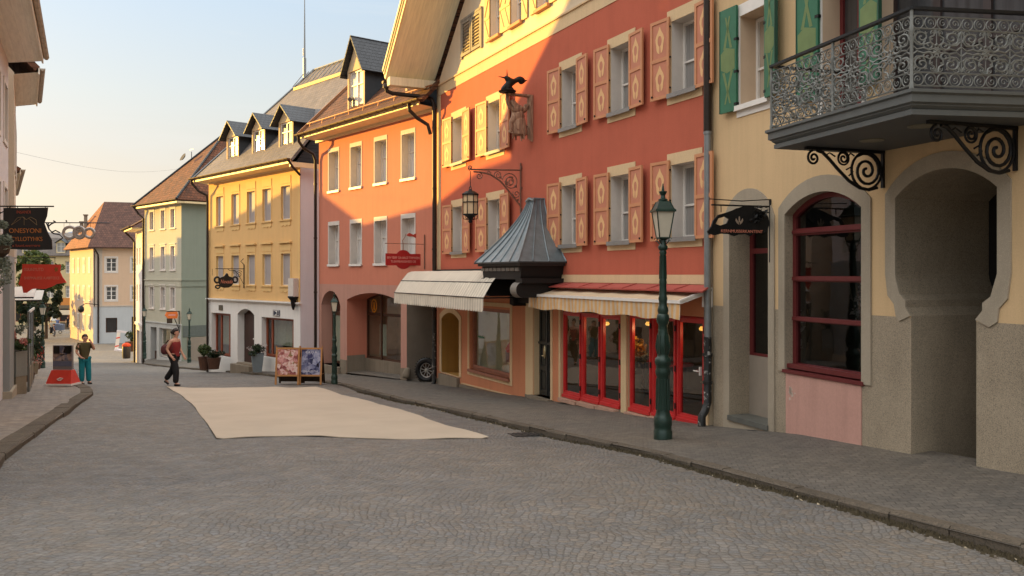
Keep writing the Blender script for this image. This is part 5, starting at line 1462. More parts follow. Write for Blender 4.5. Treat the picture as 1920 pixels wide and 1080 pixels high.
# ------------------------------------------------------------------ the far yellow house with a grey mansard
Fh = House('far_mansard_house', 'pale yellow house with grey mansard roof far down the street', (-76,150), (-1,-.0), -7.19)
m_fy = stucco('straw_stucco', rgb(206,186,142), .04, .05)
fw_ = [rect(u-.65,u+.65,z,z+2.1) for u in (1.9,5.2,8.5,11.8) for z in (1.9,-2.4)]
fs_ = [rect(.6,3.6,-6.6,-3.4), rect(5,8,-6.6,-3.4), rect(9,12,-6.6,-3.4)]
mb = MB(); mb.sheet(rect(0,14,-8,5), fw_+fs_, 0, 0)
for q in fw_+fs_: mb.jamb(q,0,-.25,0)
Fh.part('wall', mb, m_fy)
fF = sash(1.3,2.1,2,.66,.12,.06,(.33,)).mesh('window', m_white); pF = pane_mb(1.3,2.1).mesh('pane', m_pane)
for q in fw_: w_ = Fh.put('window', fF, (q[0][0]+q[1][0])/2, -.2, q[0][1]); put('pane', pF, w_)
for q in fs_: shopwin(Fh, q, -.2, ((q[0][0]+q[1][0])/2,), m_owood, m_glassd, .12)
room(Fh,'shop_room',.2,13.8,-7.2,-3,4,m_innerd,-.26)
mb = MB(); mb.slab([(-.5,.5,5),(14.5,.5,5),(13.5,-1.6,8.2),(.5,-1.6,8.2)],.15); mb.slab([(.5,-1.6,8.2),(13.5,-1.6,8.2),(11,-5,9.3),(3,-5,9.3)],.15); mb.slab([(-.5,.5,5),(-.5,-9,5),(.5,-7,8.2),(.5,-1.6,8.2)],.15); Fh.part('roof', mb, m_slate)
dormer(Fh, 2.4,4.0, .2, 5.5, 7.3, .6, 2, .25, m_slx, m_fy, m_white, m_dslate, m_pane); dormer(Fh, 8.4,10., .2, 5.5, 7.3, .6, 2, .25, m_slx, m_fy, m_white, m_dslate, m_pane)
back_shell(Fh, 0, 14, -8, 5, 9, m_fy)
# ------------------------------------------------------------------ the left-hand row (first two graze the picture edge, the rest unseen; roofs shaped for shade)
m_lg = stucco('grey_lilac_stucco', rgb(206,198,196), .05, .06); m_lb = stucco('beige_stucco', rgb(214,194,170), .05, .06)
m_lgrey = stucco('grey_pier_stucco', rgb(140,140,136), .04, .05)
m_lsoff = planks('pale_eave_boards', rgb(240,230,214), .2, 'Y', .04, .65, .88)  # pale boards in one even tone
m_lgut = plain('pale_tin_gutter', rgb(170,156,140), .5, .1, 10, .3)
def left_house(name, label, A, d, L, zb, ez, rz_, depth, wall, wins, eave=.62, hipA=0, hipB=0, foot=0, wwin=.9, hwin=1.35, roofmat=None):
    H = House(name, label, A, d, zb)
    hs = [rect(u-wwin/2,u+wwin/2,z,z+hwin) for u,z in wins]
    mb = MB(); mb.sheet(rect(0,L,zb-2,ez), hs, 0, 0)
    for q in hs: mb.jamb(q,0,-.2,1)
    H.part('wall', mb, [wall, m_reveal])
    me = sash(wwin,hwin,2,.6,.05).mesh('window', m_white); pm = pane_mb(wwin,hwin).mesh('pane', m_pane); sr = surround_mesh(wwin,hwin,.14,.1,.1,.12,.03,m_reveal)
    for u,z in wins: w_ = H.put('window', me, u, -.14, z); put('pane', pm, w_); put('surround', sr, w_)
    back_shell(H, 0, L, zb-2, ez, depth, wall)
    m = depth/2; o = .12
    a0, a1 = (-o,hipA) if hipA else (-o,-o); b0, b1 = (L+o,L-hipB) if hipB else (L+o,L+o)
    mb = MB()
    k = (rz_-ez)/(m+eave)
    mb.slab([(a0,eave,ez+.2),(b0,eave,ez+.2),(b1,-m,rz_+.2),(a1,-m,rz_+.2)],.16); mb.slab([(a0,-depth-eave,ez+.2),(b0,-depth-eave,ez+.2),(b1,-m,rz_+.2),(a1,-m,rz_+.2)],.16)
    if hipA: mb.slab([(a0,eave,ez+.2),(a0,-depth-eave,ez+.2),(a1,-m,rz_+.2)],.16)
    else: mb.poly([(0.0,0,ez),(0,-depth,ez),(0,-m,rz_+.1)],1)
    if hipB: mb.slab([(b0,eave,ez+.2),(b0,-depth-eave,ez+.2),(b1,-m,rz_+.2)],.16)
    else: mb.poly([(L,0,ez),(L,-depth,ez),(L,-m,rz_+.1)],1)
    H.part('roof', mb, [roofmat or m_tile_br, wall])
    mb = MB(); mb.poly([(-.1,eave-.02,ez+.06),(L+.1,eave-.02,ez+.06),(L+.1,0,ez-.06),(-.1,0,ez-.06)]); mb.box(-.1,L+.1,eave-.04,eave,ez+.0,ez+.2); mb.poly([(-.1,eave-.02,ez+.06),(-.1,0,ez-.06),(-.1,0,ez+.4),(-.1,eave-.02,ez+.16)])
    H.part('soffit', mb, m_lsoff)
    gutter(H, -.12, L+.12, eave+.06, ez+.16, .06, m_lgut)
    return H
B1 = left_house('lilac_house', 'grey lilac house with deep boarded eaves at the left edge of the photo', (-12.75,21.6), (.447,-.894), 16, -1.2, 7.1, 11.6, 8, m_lg,
                [(u,z) for u in (1.0,2.9,4.8,7,9,11) for z in (4.9,2.4)], .78)
mb = MB(); mb.box(.02,1.6,0,.14,-2.6,2.1); B1.part('pier', mb, m_lgrey)
mb = MB(); mb.box(.0,1.7,0,.2,-2.6,-1.12); B1.part('plinth', mb, m_surr)
B2 = left_house('beige_house', 'beige house with overhanging eave just beyond the lilac house', (-15.7,27.0), (.496,-.868), 4.85, -1.7, 7.05, 11.6, 8, m_lb,
                [(u,z) for u in (.8,2.2,3.6) for z in (4.6,2.1)], .60)
B3 = left_house('unseen_hipped_house', 'unseen low hipped house beyond the beige house', (-22.0,37.0), (.52,-.86), 10.1, -2.6, 5.0, 7.75, 9, m_lb,
                [(u,z) for u in (2,4.5,7) for z in (2.6,0)], .4, 3.6, 0)  # out of view; hipped roof shaped to shade the houses opposite
B4 = left_house('unseen_pyramid_house', 'unseen pyramid roofed house further down the left row', (-30.5,51.4), (.53,-.85), 15.2, -3.6, 3.7, 8.5, 9, m_lg,
                [(u,z) for u in (2.5,5.5,8.5) for z in (1.6,-1)], .4, 6.1, 6.2)  # unseen; roof peak fitted to throw the diagonal shadow edge
B5 = left_house('unseen_low_house', 'unseen long low house at the far end of the left row', (-41.5,70.0), (.5,-.866), 20, -5.2, 3.4, 6.0, 9, m_lb,
                [(u,z) for u in (3,7,11,15,19) for z in (.4,-2.4)], .4, 2, 2)  # unseen; long ridge set to shade the lower fronts opposite
for a,b in ((3.6,7.3),(9.5,6.8)):
    mb = MB(); mb.box(a,a+.8,-4.9,-4.1,5.2,b); B5.part('chimney', mb, m_plinth)  # unseen chimneys added to break up the shadow edge
# ------------------------------------------------------------------ street lamps
m_lgreen = plain('dark_green_lamp_paint', rgb(34,58,48,.8), .38, .15, 10, .2, .5, .15, 40)
m_frost = plain('frosted_lantern_glass', rgb(196,186,166), .35, .05, 6, bump=0)
LP = {}
def lamp_meshes():
    k = 3.56/467
    prof = [(0,17.5),(18,17.5),(20,16),(27,16.5),(30,17.2),(43,17),(46,15),(52,13.2),(58,12.6),(118,11.6),(122,12.4),(126,14),(131,14.6),(136,13.2),(141,13),(144,15),(150,15.6),(156,14.4),(158,11.4),(164,10.4),(172,12.6),(180,13.4),(190,12.2),(200,10.2),(208,8.6),(218,8.2),(223,11),(230,12.4),(237,11.4),(240,9),(246,10.6),(252,9.4),(256,7.4),(263,7.6),(268,8.6),(274,7.4),(282,7),(296,6.6),(300,7.4),(304,6.6),(352,5.6),(356,7.2),(360,5.8),(362,8.6),(367,9.2),(371,6.4),(377,4.6),(384,4.6)]
    mb = MB(); mb.lathe([(r*k,h*k) for h,r in prof], n=20)
    for i in range(12):                                            # fluting on the pedestal and shaft
        a = 2*math.pi*i/12; c, s_ = math.cos(a), math.sin(a)
        mb.tube([(12.5*k*c,12.5*k*s_,58*k),(11.5*k*c,11.5*k*s_,117*k)], 1.8*k, 5)
    for i in range(8):
        a = 2*math.pi*i/8; c, s_ = math.cos(a), math.sin(a)
        mb.tube([(6.6*k*c,6.6*k*s_,306*k),(5.6*k*c,5.6*k*s_,350*k)], 1.2*k, 4)
        mb.tube([(10.6*k*c,10.6*k*s_,164*k),(13.8*k*c,13.8*k*s_,178*k),(10.4*k*c,10.4*k*s_,200*k)], 1.6*k, 4)
    LP['post'] = mb.mesh('post', m_lgreen, True, 50)
    zb, zt, rb, rt = 384*k, 434*k, 13.5*k, 23.5*k                   # lantern cage, four sided
    q = math.pi/4
    mb = MB()
    for i in range(4):
        a = q+i*math.pi/2; c, s_ = math.cos(a), math.sin(a); b = a+math.pi/2; d, e = math.cos(b), math.sin(b)
        mb.bar((rb*c,rb*s_,zb),(rt*c,rt*s_,zt),1.9*k); mb.bar((rb*c,rb*s_,zb),(rb*d,rb*e,zb),2.4*k); mb.bar((rt*c,rt*s_,zt),(rt*d,rt*e,zt),2.2*k)
        mb.tube([(4*k*c,4*k*s_,372*k),(9*k*c,9*k*s_,374*k),(12.5*k*c,12.5*k*s_,379*k),(12*k*c,12*k*s_,385*k)], 1.1*k, 5)
        cc = [((15+3*math.cos(t))*k, (381+3*math.sin(t))*k) for t in [x*.5 for x in range(11)]]
        mb.tube([(r*c,r*s_,h) for r,h in cc], .8*k, 4)
    mb.lathe([(7*k,380*k),(14*k,383*k),(14*k,385*k)], n=4, a0=q)
    LP['lantern'] = mb.mesh('lantern', m_lgreen)
    mb = MB()
    for i in range(4):
        a = q+i*math.pi/2; b = a+math.pi/2; f = .97
        mb.poly([(rb*f*math.cos(a),rb*f*math.sin(a),zb),(rb*f*math.cos(b),rb*f*math.sin(b),zb),(rt*f*math.cos(b),rt*f*math.sin(b),zt),(rt*f*math.cos(a),rt*f*math.sin(a),zt)])
    LP['glass'] = mb.mesh('lantern_glass', m_frost)
    mb = MB(); mb.lathe([(28*k,433*k),(28*k,436*k),(23*k,438*k),(15*k,452*k),(9*k,455*k)], n=4, a0=q)
    mb.lathe([(9*k,455*k),(9*k,457*k),(5*k,459*k),(4*k,464*k),(7.5*k,470*k),(8*k,472*k),(3*k,473*k),(2.4*k,478*k),(1*k,487*k)], n=12)
    for i in range(4):
        a = q+i*math.pi/2; mb.tube([(27*k*math.cos(a),27*k*math.sin(a),436*k),(23*k*math.cos(a),23*k*math.sin(a),438.5*k),(15*k*math.cos(a),15*k*math.sin(a),452.5*k)], 1*k, 4)
    LP['cap'] = mb.mesh('lantern_cap', m_lgreen)
lamp_meshes()
def lamp(px, Y, z, scale, label):
    X = (px-960)/F*Y
    o = thing('street_lamp', label, 'street lamp', (X,Y,z), rad(8), 'green street lamps along the pavements'); o.scale = (scale,)*3
    put('post', LP['post'], o); l = put('lantern', LP['lantern'], o); put('lantern_glass', LP['glass'], l); put('lantern_cap', LP['cap'], l)
    return o
Ly = 12.35; lamp(1243, Ly, pave_z((1243-960)/F*Ly, Ly)-.01, 1.0, 'big green street lamp standing in front of the red glazed doors')
lamp(627, 26.0, pz(720,26.0), .755, 'green street lamp in front of the salmon house arched door')
lamp(355, 52, pz(682,52), .92, 'green street lamp before the sage house side wall')
lamp(271, 53.5, pz(672,53.5), .90, 'green street lamp at the sage house far front corner')
lamp(80, 44.7, pz(690,44.7), .955, 'green street lamp on the left pavement behind the red poster stand')
lamp(57, 50.5, pz(683,50.5), .95, 'leftmost green street lamp, half hidden by planters')

# ------------------------------------------------------------------ beige mat spread on the cobbles
m_mat = plain('beige_canvas', rgb(176,161,142), .9, .06, 1.0, bump=.25, grain=140)
fl, fr_, nr, nl = gp(312,727), gp(592,726.5), gp(916,822), gp(406,823)
mb = MB(); n, m = 40, 26; vs = []
for i in range(n+1):
    for j in range(m+1):
        a, b = i/n, j/m                    # a across, b from far to near
        p = (fl*(1-a)+fr_*a)*(1-b) + (nl*(1-a)+nr*a)*b
        x = p.x + .20*math.sin(math.pi*b**.8)*(1-a) + .10*math.sin(math.pi*b)*a
        y = p.y + .10*math.sin(2*math.pi*a)*b
        vs.append((x, y, road_z(x,y)+.016+.008*math.sin(5*x)*math.sin(4*y+x)+.012*max(0,math.sin(2.2*x-.8*y))**6 + (.02 if (i in (0,n) and j > m-3) else 0)))
o_ = (n+1)*(m+1)
mb.add(vs + [(x,y,z-.012) for x,y,z in vs], [[i*(m+1)+j,(i+1)*(m+1)+j,(i+1)*(m+1)+j+1,i*(m+1)+j+1] for i in range(n) for j in range(m)]
  + [[k, k+1, o_+k+1, o_+k] for i in (0,n) for k in [i*(m+1)+j for j in range(m)]] + [[i*(m+1)+j,(i+1)*(m+1)+j,o_+(i+1)*(m+1)+j,o_+i*(m+1)+j] for j in (0,m) for i in range(n)])
tag(part('ground_mat', mb, m_mat, smooth=True), 'big beige canvas mat laid flat across the cobbled street', 'mat')

# ------------------------------------------------------------------ awnings on the red house
def house_thing(H, name, label, cat, group=None):
    return thing(name, label, cat, (H.A[0], H.A[1], 0), H.rz, group)
def ground_child(H, o): return o
aw = house_thing(R, 'awning', 'white striped awning with scalloped edge over the niche and shop window', 'awning')
m_awn = stripes('white_grey_canvas', rgb(218,208,190), rgb(196,186,170), .075, 'X', .85, .9, .2)
prof = [(.02,1.75),(.78,1.745),(.90,1.70),(1.10,1.47),(1.24,1.24),(1.31,1.13)]
u0, u1 = 6.25, 12.75
mb = MB(); n = 60
def sag(u, k): return -.008*math.sin((u*9)) * k - .004*math.sin(u*23+k)
vs = [(u0+(u1-u0)*i/n, w+(.007*math.sin(i*1.7) if 0 < j < 5 else 0), z+(sag(u0+(u1-u0)*i/n, .5) if 0 < j < 5 else 0)) for i in range(n+1) for j,(w,z) in enumerate(prof)]
m = len(prof); mb.add(vs, [[i*m+j,(i+1)*m+j,(i+1)*m+j+1,i*m+j+1] for i in range(n) for j in range(m-1)])
part('canopy', mb, m_awn, aw, smooth=True)
mb = MB(); n = 42
for i in range(n):
    a = u0+(u1-u0)*i/n; b = u0+(u1-u0)*(i+1)/n; c = (a+b)/2; w = 1.31
    f = lambda u: w + .006*math.sin(u*7)
    pts = [(a,f(a),1.13),(b,f(b),1.13),(b,f(b)+.01,.86)] + [(c+(b-a)/2*math.cos(t), f(c)+.01, .86-.05*math.sin(t)) for t in (math.pi*.25, math.pi*.5, math.pi*.75)] + [(a,f(a)+.01,.86)]
    mb.poly(pts)
part('valance', mb, m_awn, aw)
mb = MB()
for w,z in ((1.10,1.475),(1.315,1.13)): mb.tube([(u0,w,z),(u1,w,z)], .013, 6)
mb.box(u0,u1,.0,.10,1.745,1.80); mb.bar((u0,.0,1.13),(u0,1.3,1.13),.03); mb.bar((u1,.0,1.13),(u1,1.3,1.13),.03)
part('frame', mb, m_hinge, aw)

aw = house_thing(R, 'awning', 'cream and orange striped awning half folded out above the red glazed doors', 'awning')
m_aw2 = stripes('orange_cream_canvas', rgb(216,168,112), rgb(206,186,160), .075, 'X', .85, .6, .12)
mb = MB(); n = 60; u0, u1 = -.02, 5.40
vs = []
for i in range(n+1):
    u = u0+(u1-u0)*i/n
    for w,z in ((.05,1.37),(.3,1.295),(.58,1.225)): vs.append((u + (0 if w > .2 else .25*(1-2*i/n)), w, z-.008*math.sin(u*7)*(w>.2)*(w<.5)))
mb.add(vs, [[i*3+j,(i+1)*3+j,(i+1)*3+j+1,i*3+j+1] for i in range(n) for j in range(2)])
part('canopy', mb, stripes('faded_canopy_top', rgb(206,176,140), rgb(200,182,156), .075, 'X', .85, .4, .2), aw, smooth=True)
mb = MB()
vs = []
for i in range(n*2+1):
    u = u0+(u1-u0)*i/n/2
    for j in range(4):
        z = 1.20-.275*j/3; vs.append((u, .60+.018*math.sin(u*8+j*.4)*j/3+.01*math.sin(u*19)*j/3, z+(.018*math.sin(u*5) if j == 3 else 0)))
mb.add(vs, [[i*4+j,(i+1)*4+j,(i+1)*4+j+1,i*4+j+1] for i in range(n*2) for j in range(3)])
part('valance', mb, m_aw2, aw, smooth=True)
mb = MB(); mb.box(u0-.03,u1+.03,.575,.625,1.185,1.235); part('front_bar', mb, m_white, aw)
mb = MB(); mb.bar((.0,.02,1.38),(.02,.58,1.21),.05,.07); mb.bar((5.2,.02,1.38),(5.36,.58,1.21),.04,.06); mb.box(-.08,.04,.0,.12,1.12,1.44); mb.box(-.05,5.1,.0,.09,1.33,1.41); mb.bar((.5,.05,1.2),(2.2,.5,1.19),.03); mb.bar((4.9,.05,1.2),(3.4,.5,1.19),.03)
part('folding_arm', mb, m_white, aw)

# ------------------------------------------------------------------ carved figure with a black bird on the red wall
cv = house_thing(R, 'wall_sculpture', 'weathered wooden carved figure with a black bird, fixed on the red wall', 'sculpture')
m_owd = NT('weathered_wood'); v = m_owd.coord((9,9,1.2))
m_owd.link(m_owd.ramp(m_owd.noise(v, 2.2, 5, .7), [(.3, rgb(92,62,48)), (.5, rgb(150,112,88)), (.72, rgb(196,160,130))]), m_owd.b.inputs['Base Color']); m_owd.bump(m_owd.noise(v, 3, 5), .8, .03); m_owd = m_owd.set(Roughness=.85).mat
mb = MB(); mb.prism([(6.40,4.76),(6.52,4.80),(6.56,4.95),(6.54,5.2),(6.56,5.55),(6.55,5.80),(6.36,5.80),(6.36,4.72)], .01, .07); part('back_board', mb, m_owd, cv)
def skin_mesh(name, verts, edges, mat, sub=2, root=0):
    """organic surface grown round a skeleton of (x,y,z,radius)"""
    me = bpy.data.meshes.new('skel'); me.from_pydata([v[:3] for v in verts], edges, [])
    ob = bpy.data.objects.new('skel', me); COL.objects.link(ob)
    md = ob.modifiers.new('skin', 'SKIN'); md.use_smooth_shade = True
    sv = me.skin_vertices[0].data
    for i, v in enumerate(verts):
        r = v[3]; sv[i].radius = (r, v[4] if len(v) > 4 else r); sv[i].use_root = (i == root)
    sd_ = ob.modifiers.new('sub', 'SUBSURF'); sd_.levels = sub; sd_.render_levels = sub
    dg = bpy.context.evaluated_depsgraph_get()
    out = bpy.data.meshes.new_from_object(ob.evaluated_get(dg)); out.name = name
    bpy.data.objects.remove(ob)
    out.materials.clear(); out.materials.append(mat); out.shade_smooth()
    return out
fv = [(6.48,.30,5.05,.15,.2),(6.48,.34,5.3,.15,.18),(6.48,.38,5.46,.12),(6.48,.46,5.58,.07),(6.48,.50,5.68,.085),(6.48,.30,4.86,.16,.2),
      (6.48,.44,5.43,.06),(6.48,.56,5.5,.05),(6.48,.62,5.66,.045),(6.48,.60,5.78,.04),(6.48,.18,5.45,.08),(6.48,.1,5.6,.06),(6.48,.52,5.15,.06),(6.48,.5,4.9,.055)]
fe = [(0,1),(1,2),(2,3),(3,4),(0,5),(2,6),(6,7),(7,8),(8,9),(2,10),(10,11),(1,12),(12,13)]
put('carved_figure', skin_mesh('carved_figure', fv, fe, m_owd, 2), cv)
mb = MB()
for i in range(9):
    y = .12+.055*i; mb.tube([(6.48+.13*math.sin(i*2.1),y,5.1-.02*i),(6.48+.15*math.cos(i*1.3),y+.02,4.72+.04*abs(i-3))], [.035,.018], 5)
mb.box(6.40,6.56,.05,.62,5.77,5.81)
part('carved_drapery', mb, m_owd, cv)
bv = [(6.44,.62,5.93,.085),(6.44,.56,6.02,.10),(6.44,.62,6.12,.07),(6.44,.70,6.19,.05),(6.44,.42,6.10,.05),(6.44,.34,6.16,.085),(6.44,.26,6.12,.10),(6.44,.22,6.05,.07),(6.44,.66,5.86,.10),(6.44,.80,5.84,.06),(6.44,.46,5.85,.07)]
put('bird', skin_mesh('bird', bv, [(0,1),(1,2),(2,3),(1,4),(4,5),(5,6),(6,7),(0,8),(8,9),(8,10)], m_hinge, 2), cv)
for nm_, a_, b_, r_ in (('crest',(6.44,.63,6.10),(6.44,.64,6.34),.025),('beak',(6.44,.64,6.14),(6.44,.86,6.16),.03),('tail_tip',(6.44,.2,6.12),(6.44,.12,6.14),.03)):
    mb = MB(); mb.tube([a_,b_], [r_,.004], 5); part(nm_, mb, m_hinge, cv)
mb = MB(); mb.lathe([(.02,0),(.19,.02),(.21,.05),(.08,.10)], (6.46,.62,5.80), 12); part('base_dish', mb, m_hinge, cv)

# ------------------------------------------------------------------ lantern on a scrolled bracket
m_rust = plain('rusty_wrought_iron', rgb(128,92,76), .6, .2, 20, .3)
wl2 = house_thing(R, 'hanging_lantern', 'old caged lantern hanging from a long scrolled bracket on the red wall', 'lantern')
ub = 6.98; La = 1.32
mb = MB()
def tb(p2, r=.014, n=6): mb.tube([(ub,w,z) for w,z in p2], r, n)
tb([(.03,3.10),(.03,4.30)], .022); tb([(.0,4.13),(La,4.08)], .02); tb(scroll((La,4.12), .06, 1.3, -1.4, 1), .014)
tb([(.03,3.28),(.16,3.42),(.34,3.62),(.55,3.84),(.80,3.98),(1.05,4.03),(1.24,4.03)], .02)
tb(scroll((.30,3.84), .215, 2.1, .2, 1, .12), .013); tb(scroll((.30,3.84), .13, 1.4, 2.2, -1, .2), .011); tb(scroll((.62,3.98), .10, 1.6, -.3, 1, .15), .011)
tb(scroll((.14,3.56), .10, 1.5, .5, -1, .15), .011); tb(scroll((1.1,3.94), .09, 1.5, 1.4, 1, .15), .012); tb(scroll((.85,4.04), .05, 1.3, 3, 1, .2), .010)
for w, z, s_ in ((.40,3.80,.07),(.16,3.74,.06),(.55,3.93,.05),(.10,3.42,.05)):
    mb.v += [(ub, w+s_*(1 if j%2 else .45)*math.cos(j*.785), z+s_*(1 if j%2 else .45)*math.sin(j*.785)) for j in range(8)]; mb.f.append([len(mb.v)-8+j for j in range(8)]); mb.m.append(0)
for z in (3.2,3.7,4.2): mb.box(ub-.04,ub+.04,.0,.03,z-.03,z+.03)
part('bracket', mb, m_rust, wl2, smooth=True)
c = (ub, La)
mb = MB(); mb.tube([(c[0],c[1],4.04),(c[0],c[1],3.66)], .010, 5)
mb.tube([(c[0]+.07*math.cos(a),c[1],3.60+.09*math.sin(a)) for a in [2*math.pi*i/14 for i in range(15)]], .010, 5)
zt, zb2, r_ = 3.50, 3.04, .185
mb.lathe([(r_+.02,zt-.02),(r_+.02,zt+.01),(.11,zt+.07),(.05,zt+.09),(.03,zt+.13)], (c[0],c[1],0), 8)
for i in range(8):
    a = 2*math.pi*i/8; p = (c[0]+r_*math.cos(a), c[1]+r_*math.sin(a)); mb.tube([(*p,zt),(*p,zb2)], .011, 5)
for z in (zt-.01,(zt+zb2)/2+.05,zb2): mb.tube([(c[0]+r_*math.cos(2*math.pi*i/8),c[1]+r_*math.sin(2*math.pi*i/8),z) for i in range(9)], .012, 5)
mb.lathe([(.03,zb2-.20),(.055,zb2-.16),(.03,zb2-.12),(.10,zb2-.05),(r_,zb2)], (c[0],c[1],0), 8)
for i in range(6):
    a = 2*math.pi*i/6; mb.tube([(c[0]+(r_-.01)*math.cos(a),c[1]+(r_-.01)*math.sin(a),zb2-.02),(c[0]+.16*math.cos(a),c[1]+.16*math.sin(a),zb2-.10),(c[0]+.06*math.cos(a),c[1]+.06*math.sin(a),zb2-.12)], .009, 4)
ln = part('lantern_cage', mb, m_hinge, wl2)
mb = MB(); mb.lathe([(r_-.015,zb2+.01),(r_-.015,zt-.01)], (c[0],c[1],0), 8); part('lantern_glass', mb, plain('amber_milk_glass', rgb(214,184,144), .4, .06, 5, bump=0), ln)

# ------------------------------------------------------------------ cafe spotlights that are lit behind the red doors
m_bulb = emit('lit_bulb', (1,.46,.08,1), 1.3)
mb = MB(); mb.lathe([(.01,-.06),(.06,-.05),(.075,-.02),(.04,.03),(.02,.05)], n=12); bm_ = mb.mesh('bulb', m_bulb, True)
mb = MB(); mb.lathe([(.05,.02),(.07,.05),(.06,.12),(.02,.14),(.012,.4)], n=12); hs_ = mb.mesh('housing', m_hinge, True)
for i,(u, w, z, who) in enumerate(((3.68,-.30,.67,'middle leaf of the far trio of red doors'),(3.02,-.30,.67,'near leaf of the far trio of red doors'),(2.12,-.28,.75,'first leaf right of the cream door pier'),(.52,-.28,.75,'last red door leaf, right of the street lamp'))):
    p = R.world(u,w,z); o = thing('ceiling_spotlight', 'lit amber spotlight glowing inside the '+who, 'lamp', p, 0, 'lit cafe spotlights')
    put('bulb', bm_, o); put('housing', hs_, o)
    pl_ = bpy.data.lights.new('glow', 'POINT'); pl_.energy = 5; pl_.color = (1,.62,.28); pl_.shadow_soft_size = .05; put('glow', pl_, o, (0,-.16,-.12))

# ------------------------------------------------------------------ leaf cards and pots
m_leaf = leaves('leaf_green', rgb(64,82,44,.9), rgb(104,116,64,.9)); m_leafd = leaves('leaf_dark', rgb(40,54,34,.9), rgb(70,84,50,.9)); m_leafg = leaves('leaf_grey_green', rgb(112,118,100,.9), rgb(150,152,130,.9))
m_flow = leaves('pink_petals', rgb(196,120,108), rgb(216,160,140)); m_flw = leaves('pale_petals', rgb(190,180,176), rgb(206,200,196)); m_red_f = leaves('red_petals', rgb(190,60,44), rgb(200,90,60))
m_stem = plain('stem', rgb(70,62,44), .8)
def leaf_blob(mb, c, rx, ry, rz_, n, s, rn, lumps=6, m=0):
    cs = [(rn.gauss(0,.45),rn.gauss(0,.45),rn.gauss(0,.45),rn.uniform(.35,.65)) for _ in range(lumps)]
    for _ in range(n):
        l = rn.choice(cs); d = Vector((rn.gauss(0,1),rn.gauss(0,1),rn.gauss(0,1))).normalized()*l[3]*rn.uniform(.6,1)
        p = Vector((c[0]+(l[0]+d.x)*rx, c[1]+(l[1]+d.y)*ry, c[2]+(l[2]+d.z)*rz_))
        a = Vector((rn.gauss(0,1),rn.gauss(0,1),rn.gauss(0,1))).normalized(); b = a.orthogonal().normalized(); k = s*rn.uniform(.6,1.3)
        mb.poly([p-a*k, p+b*k*.45+a*k*.1, p+a*k, p-b*k*.45+a*k*.1], m)
def potted(name, label, pos, prof, pmat, fol, h, rx, n, s, seed, group=None, square=False, flowers=None):
    rn = random.Random(seed); o = thing(name, label, 'potted plant', pos, rad(20), group)
    mb = MB(); mb.lathe(prof, n=4 if square else 16, a0=math.pi/4); part('pot', mb, pmat, o, smooth=not square)
    zt = prof[-1][1]
    mb = MB(); leaf_blob(mb, (0,0,zt+h*.5), rx, rx, h*.55, n, s, rn)
    for i in range(7): a = i*.9; mb.tube([(0,0,zt-.05),(.15*rx*math.cos(a),.15*rx*math.sin(a),zt+h*.3),(.6*rx*math.cos(a),.6*rx*math.sin(a),zt+h*.7)], .008, 4, 1)
    part('foliage', mb, [fol, m_stem], o)
    if flowers:
        mb = MB(); leaf_blob(mb, (0,0,zt+h*.6), rx, rx, h*.5, n//4, s*.7, rn); part('flowers', mb, flowers, o)
    return o
def at(px, py, Y): return ((px-960)/F*Y, Y, pz(py, Y))
m_potb = plain('brown_pot', rgb(88,60,46), .7, .15, 9); m_potg = plain('blue_grey_pot', rgb(118,128,132), .7, .06, 6)
potted('potted_shrub', 'tall green shrub in a brown pot by the white shop window', at(383,693,39.6), [(.20,0),(.27,.55),(.29,.6),(.25,.6)], m_potb, m_leaf, .62, .30, 900, .06, 1)
potted('potted_shrub', 'low bushy plant in a brown tub, right of the taller pot', at(401,692,39.3), [(.22,0),(.31,.48),(.33,.52),(.28,.52)], m_potb, m_leafd, .36, .30, 700, .05, 2, flowers=m_flow)
potted('potted_flowers', 'pale flowering plant in a square blue grey pot before the brown door', at(482.5,697,36.6), [(.24,0),(.36,.72),(.38,.78),(.33,.78)], m_potg, m_leafd, .36, .34, 900, .05, 3, square=True, flowers=m_flw)

# ------------------------------------------------------------------ two poster frames on easels
m_lw = plain('honey_wood', rgb(176,124,74), .55, .12, 8); m_dkb = plain('dark_board', rgb(58,42,28), .7, .15, 9)
def poster_mat(name, stops, scale, seed):
    t = NT(name); v = t.coord(); mp = t.new('ShaderNodeMapping'); mp.inputs['Location'].default_value = (seed,seed,seed); t.link(v, mp.inputs['Vector'])
    n1 = t.noise(mp.outputs[0], scale, 3, .55); 
    vo = t.new('ShaderNodeTexVoronoi'); vo.inputs['Scale'].default_value = scale*1.7; t.link(mp.outputs[0], vo.inputs['Vector'])
    sp = t.new('ShaderNodeSeparateColor'); t.link(vo.outputs['Color'], sp.inputs[0])
    ad = t.new('ShaderNodeMath', operation='MULTIPLY_ADD'); t.link(sp.outputs[0], ad.inputs[0]); ad.inputs[1].default_value = .42
    ml = t.new('ShaderNodeMath', operation='MULTIPLY'); t.link(n1, ml.inputs[0]); ml.inputs[1].default_value = .62; t.link(ml.outputs[0], ad.inputs[2])
    t.link(t.ramp(ad.outputs[0], stops), t.b.inputs['Base Color']); t.set(Roughness=.25, **{'Specular_IOR_Level': .5}); return t.mat
m_po1 = poster_mat('food_poster_print', [(.22, rgb(60,36,38)), (.36, rgb(150,84,84)), (.47, rgb(206,150,146)), (.58, rgb(222,200,190)), (.66, rgb(180,110,96)), (.8, rgb(120,116,72))], 5.5, 3)
m_po2 = poster_mat('blue_poster_print', [(.22, rgb(22,24,44)), (.38, rgb(54,58,92)), (.50, rgb(110,114,146)), (.62, rgb(166,168,190)), (.75, rgb(60,62,100))], 4.2, 9)
m_wprint = plain('white_print', rgb(206,200,204), .6, .03)
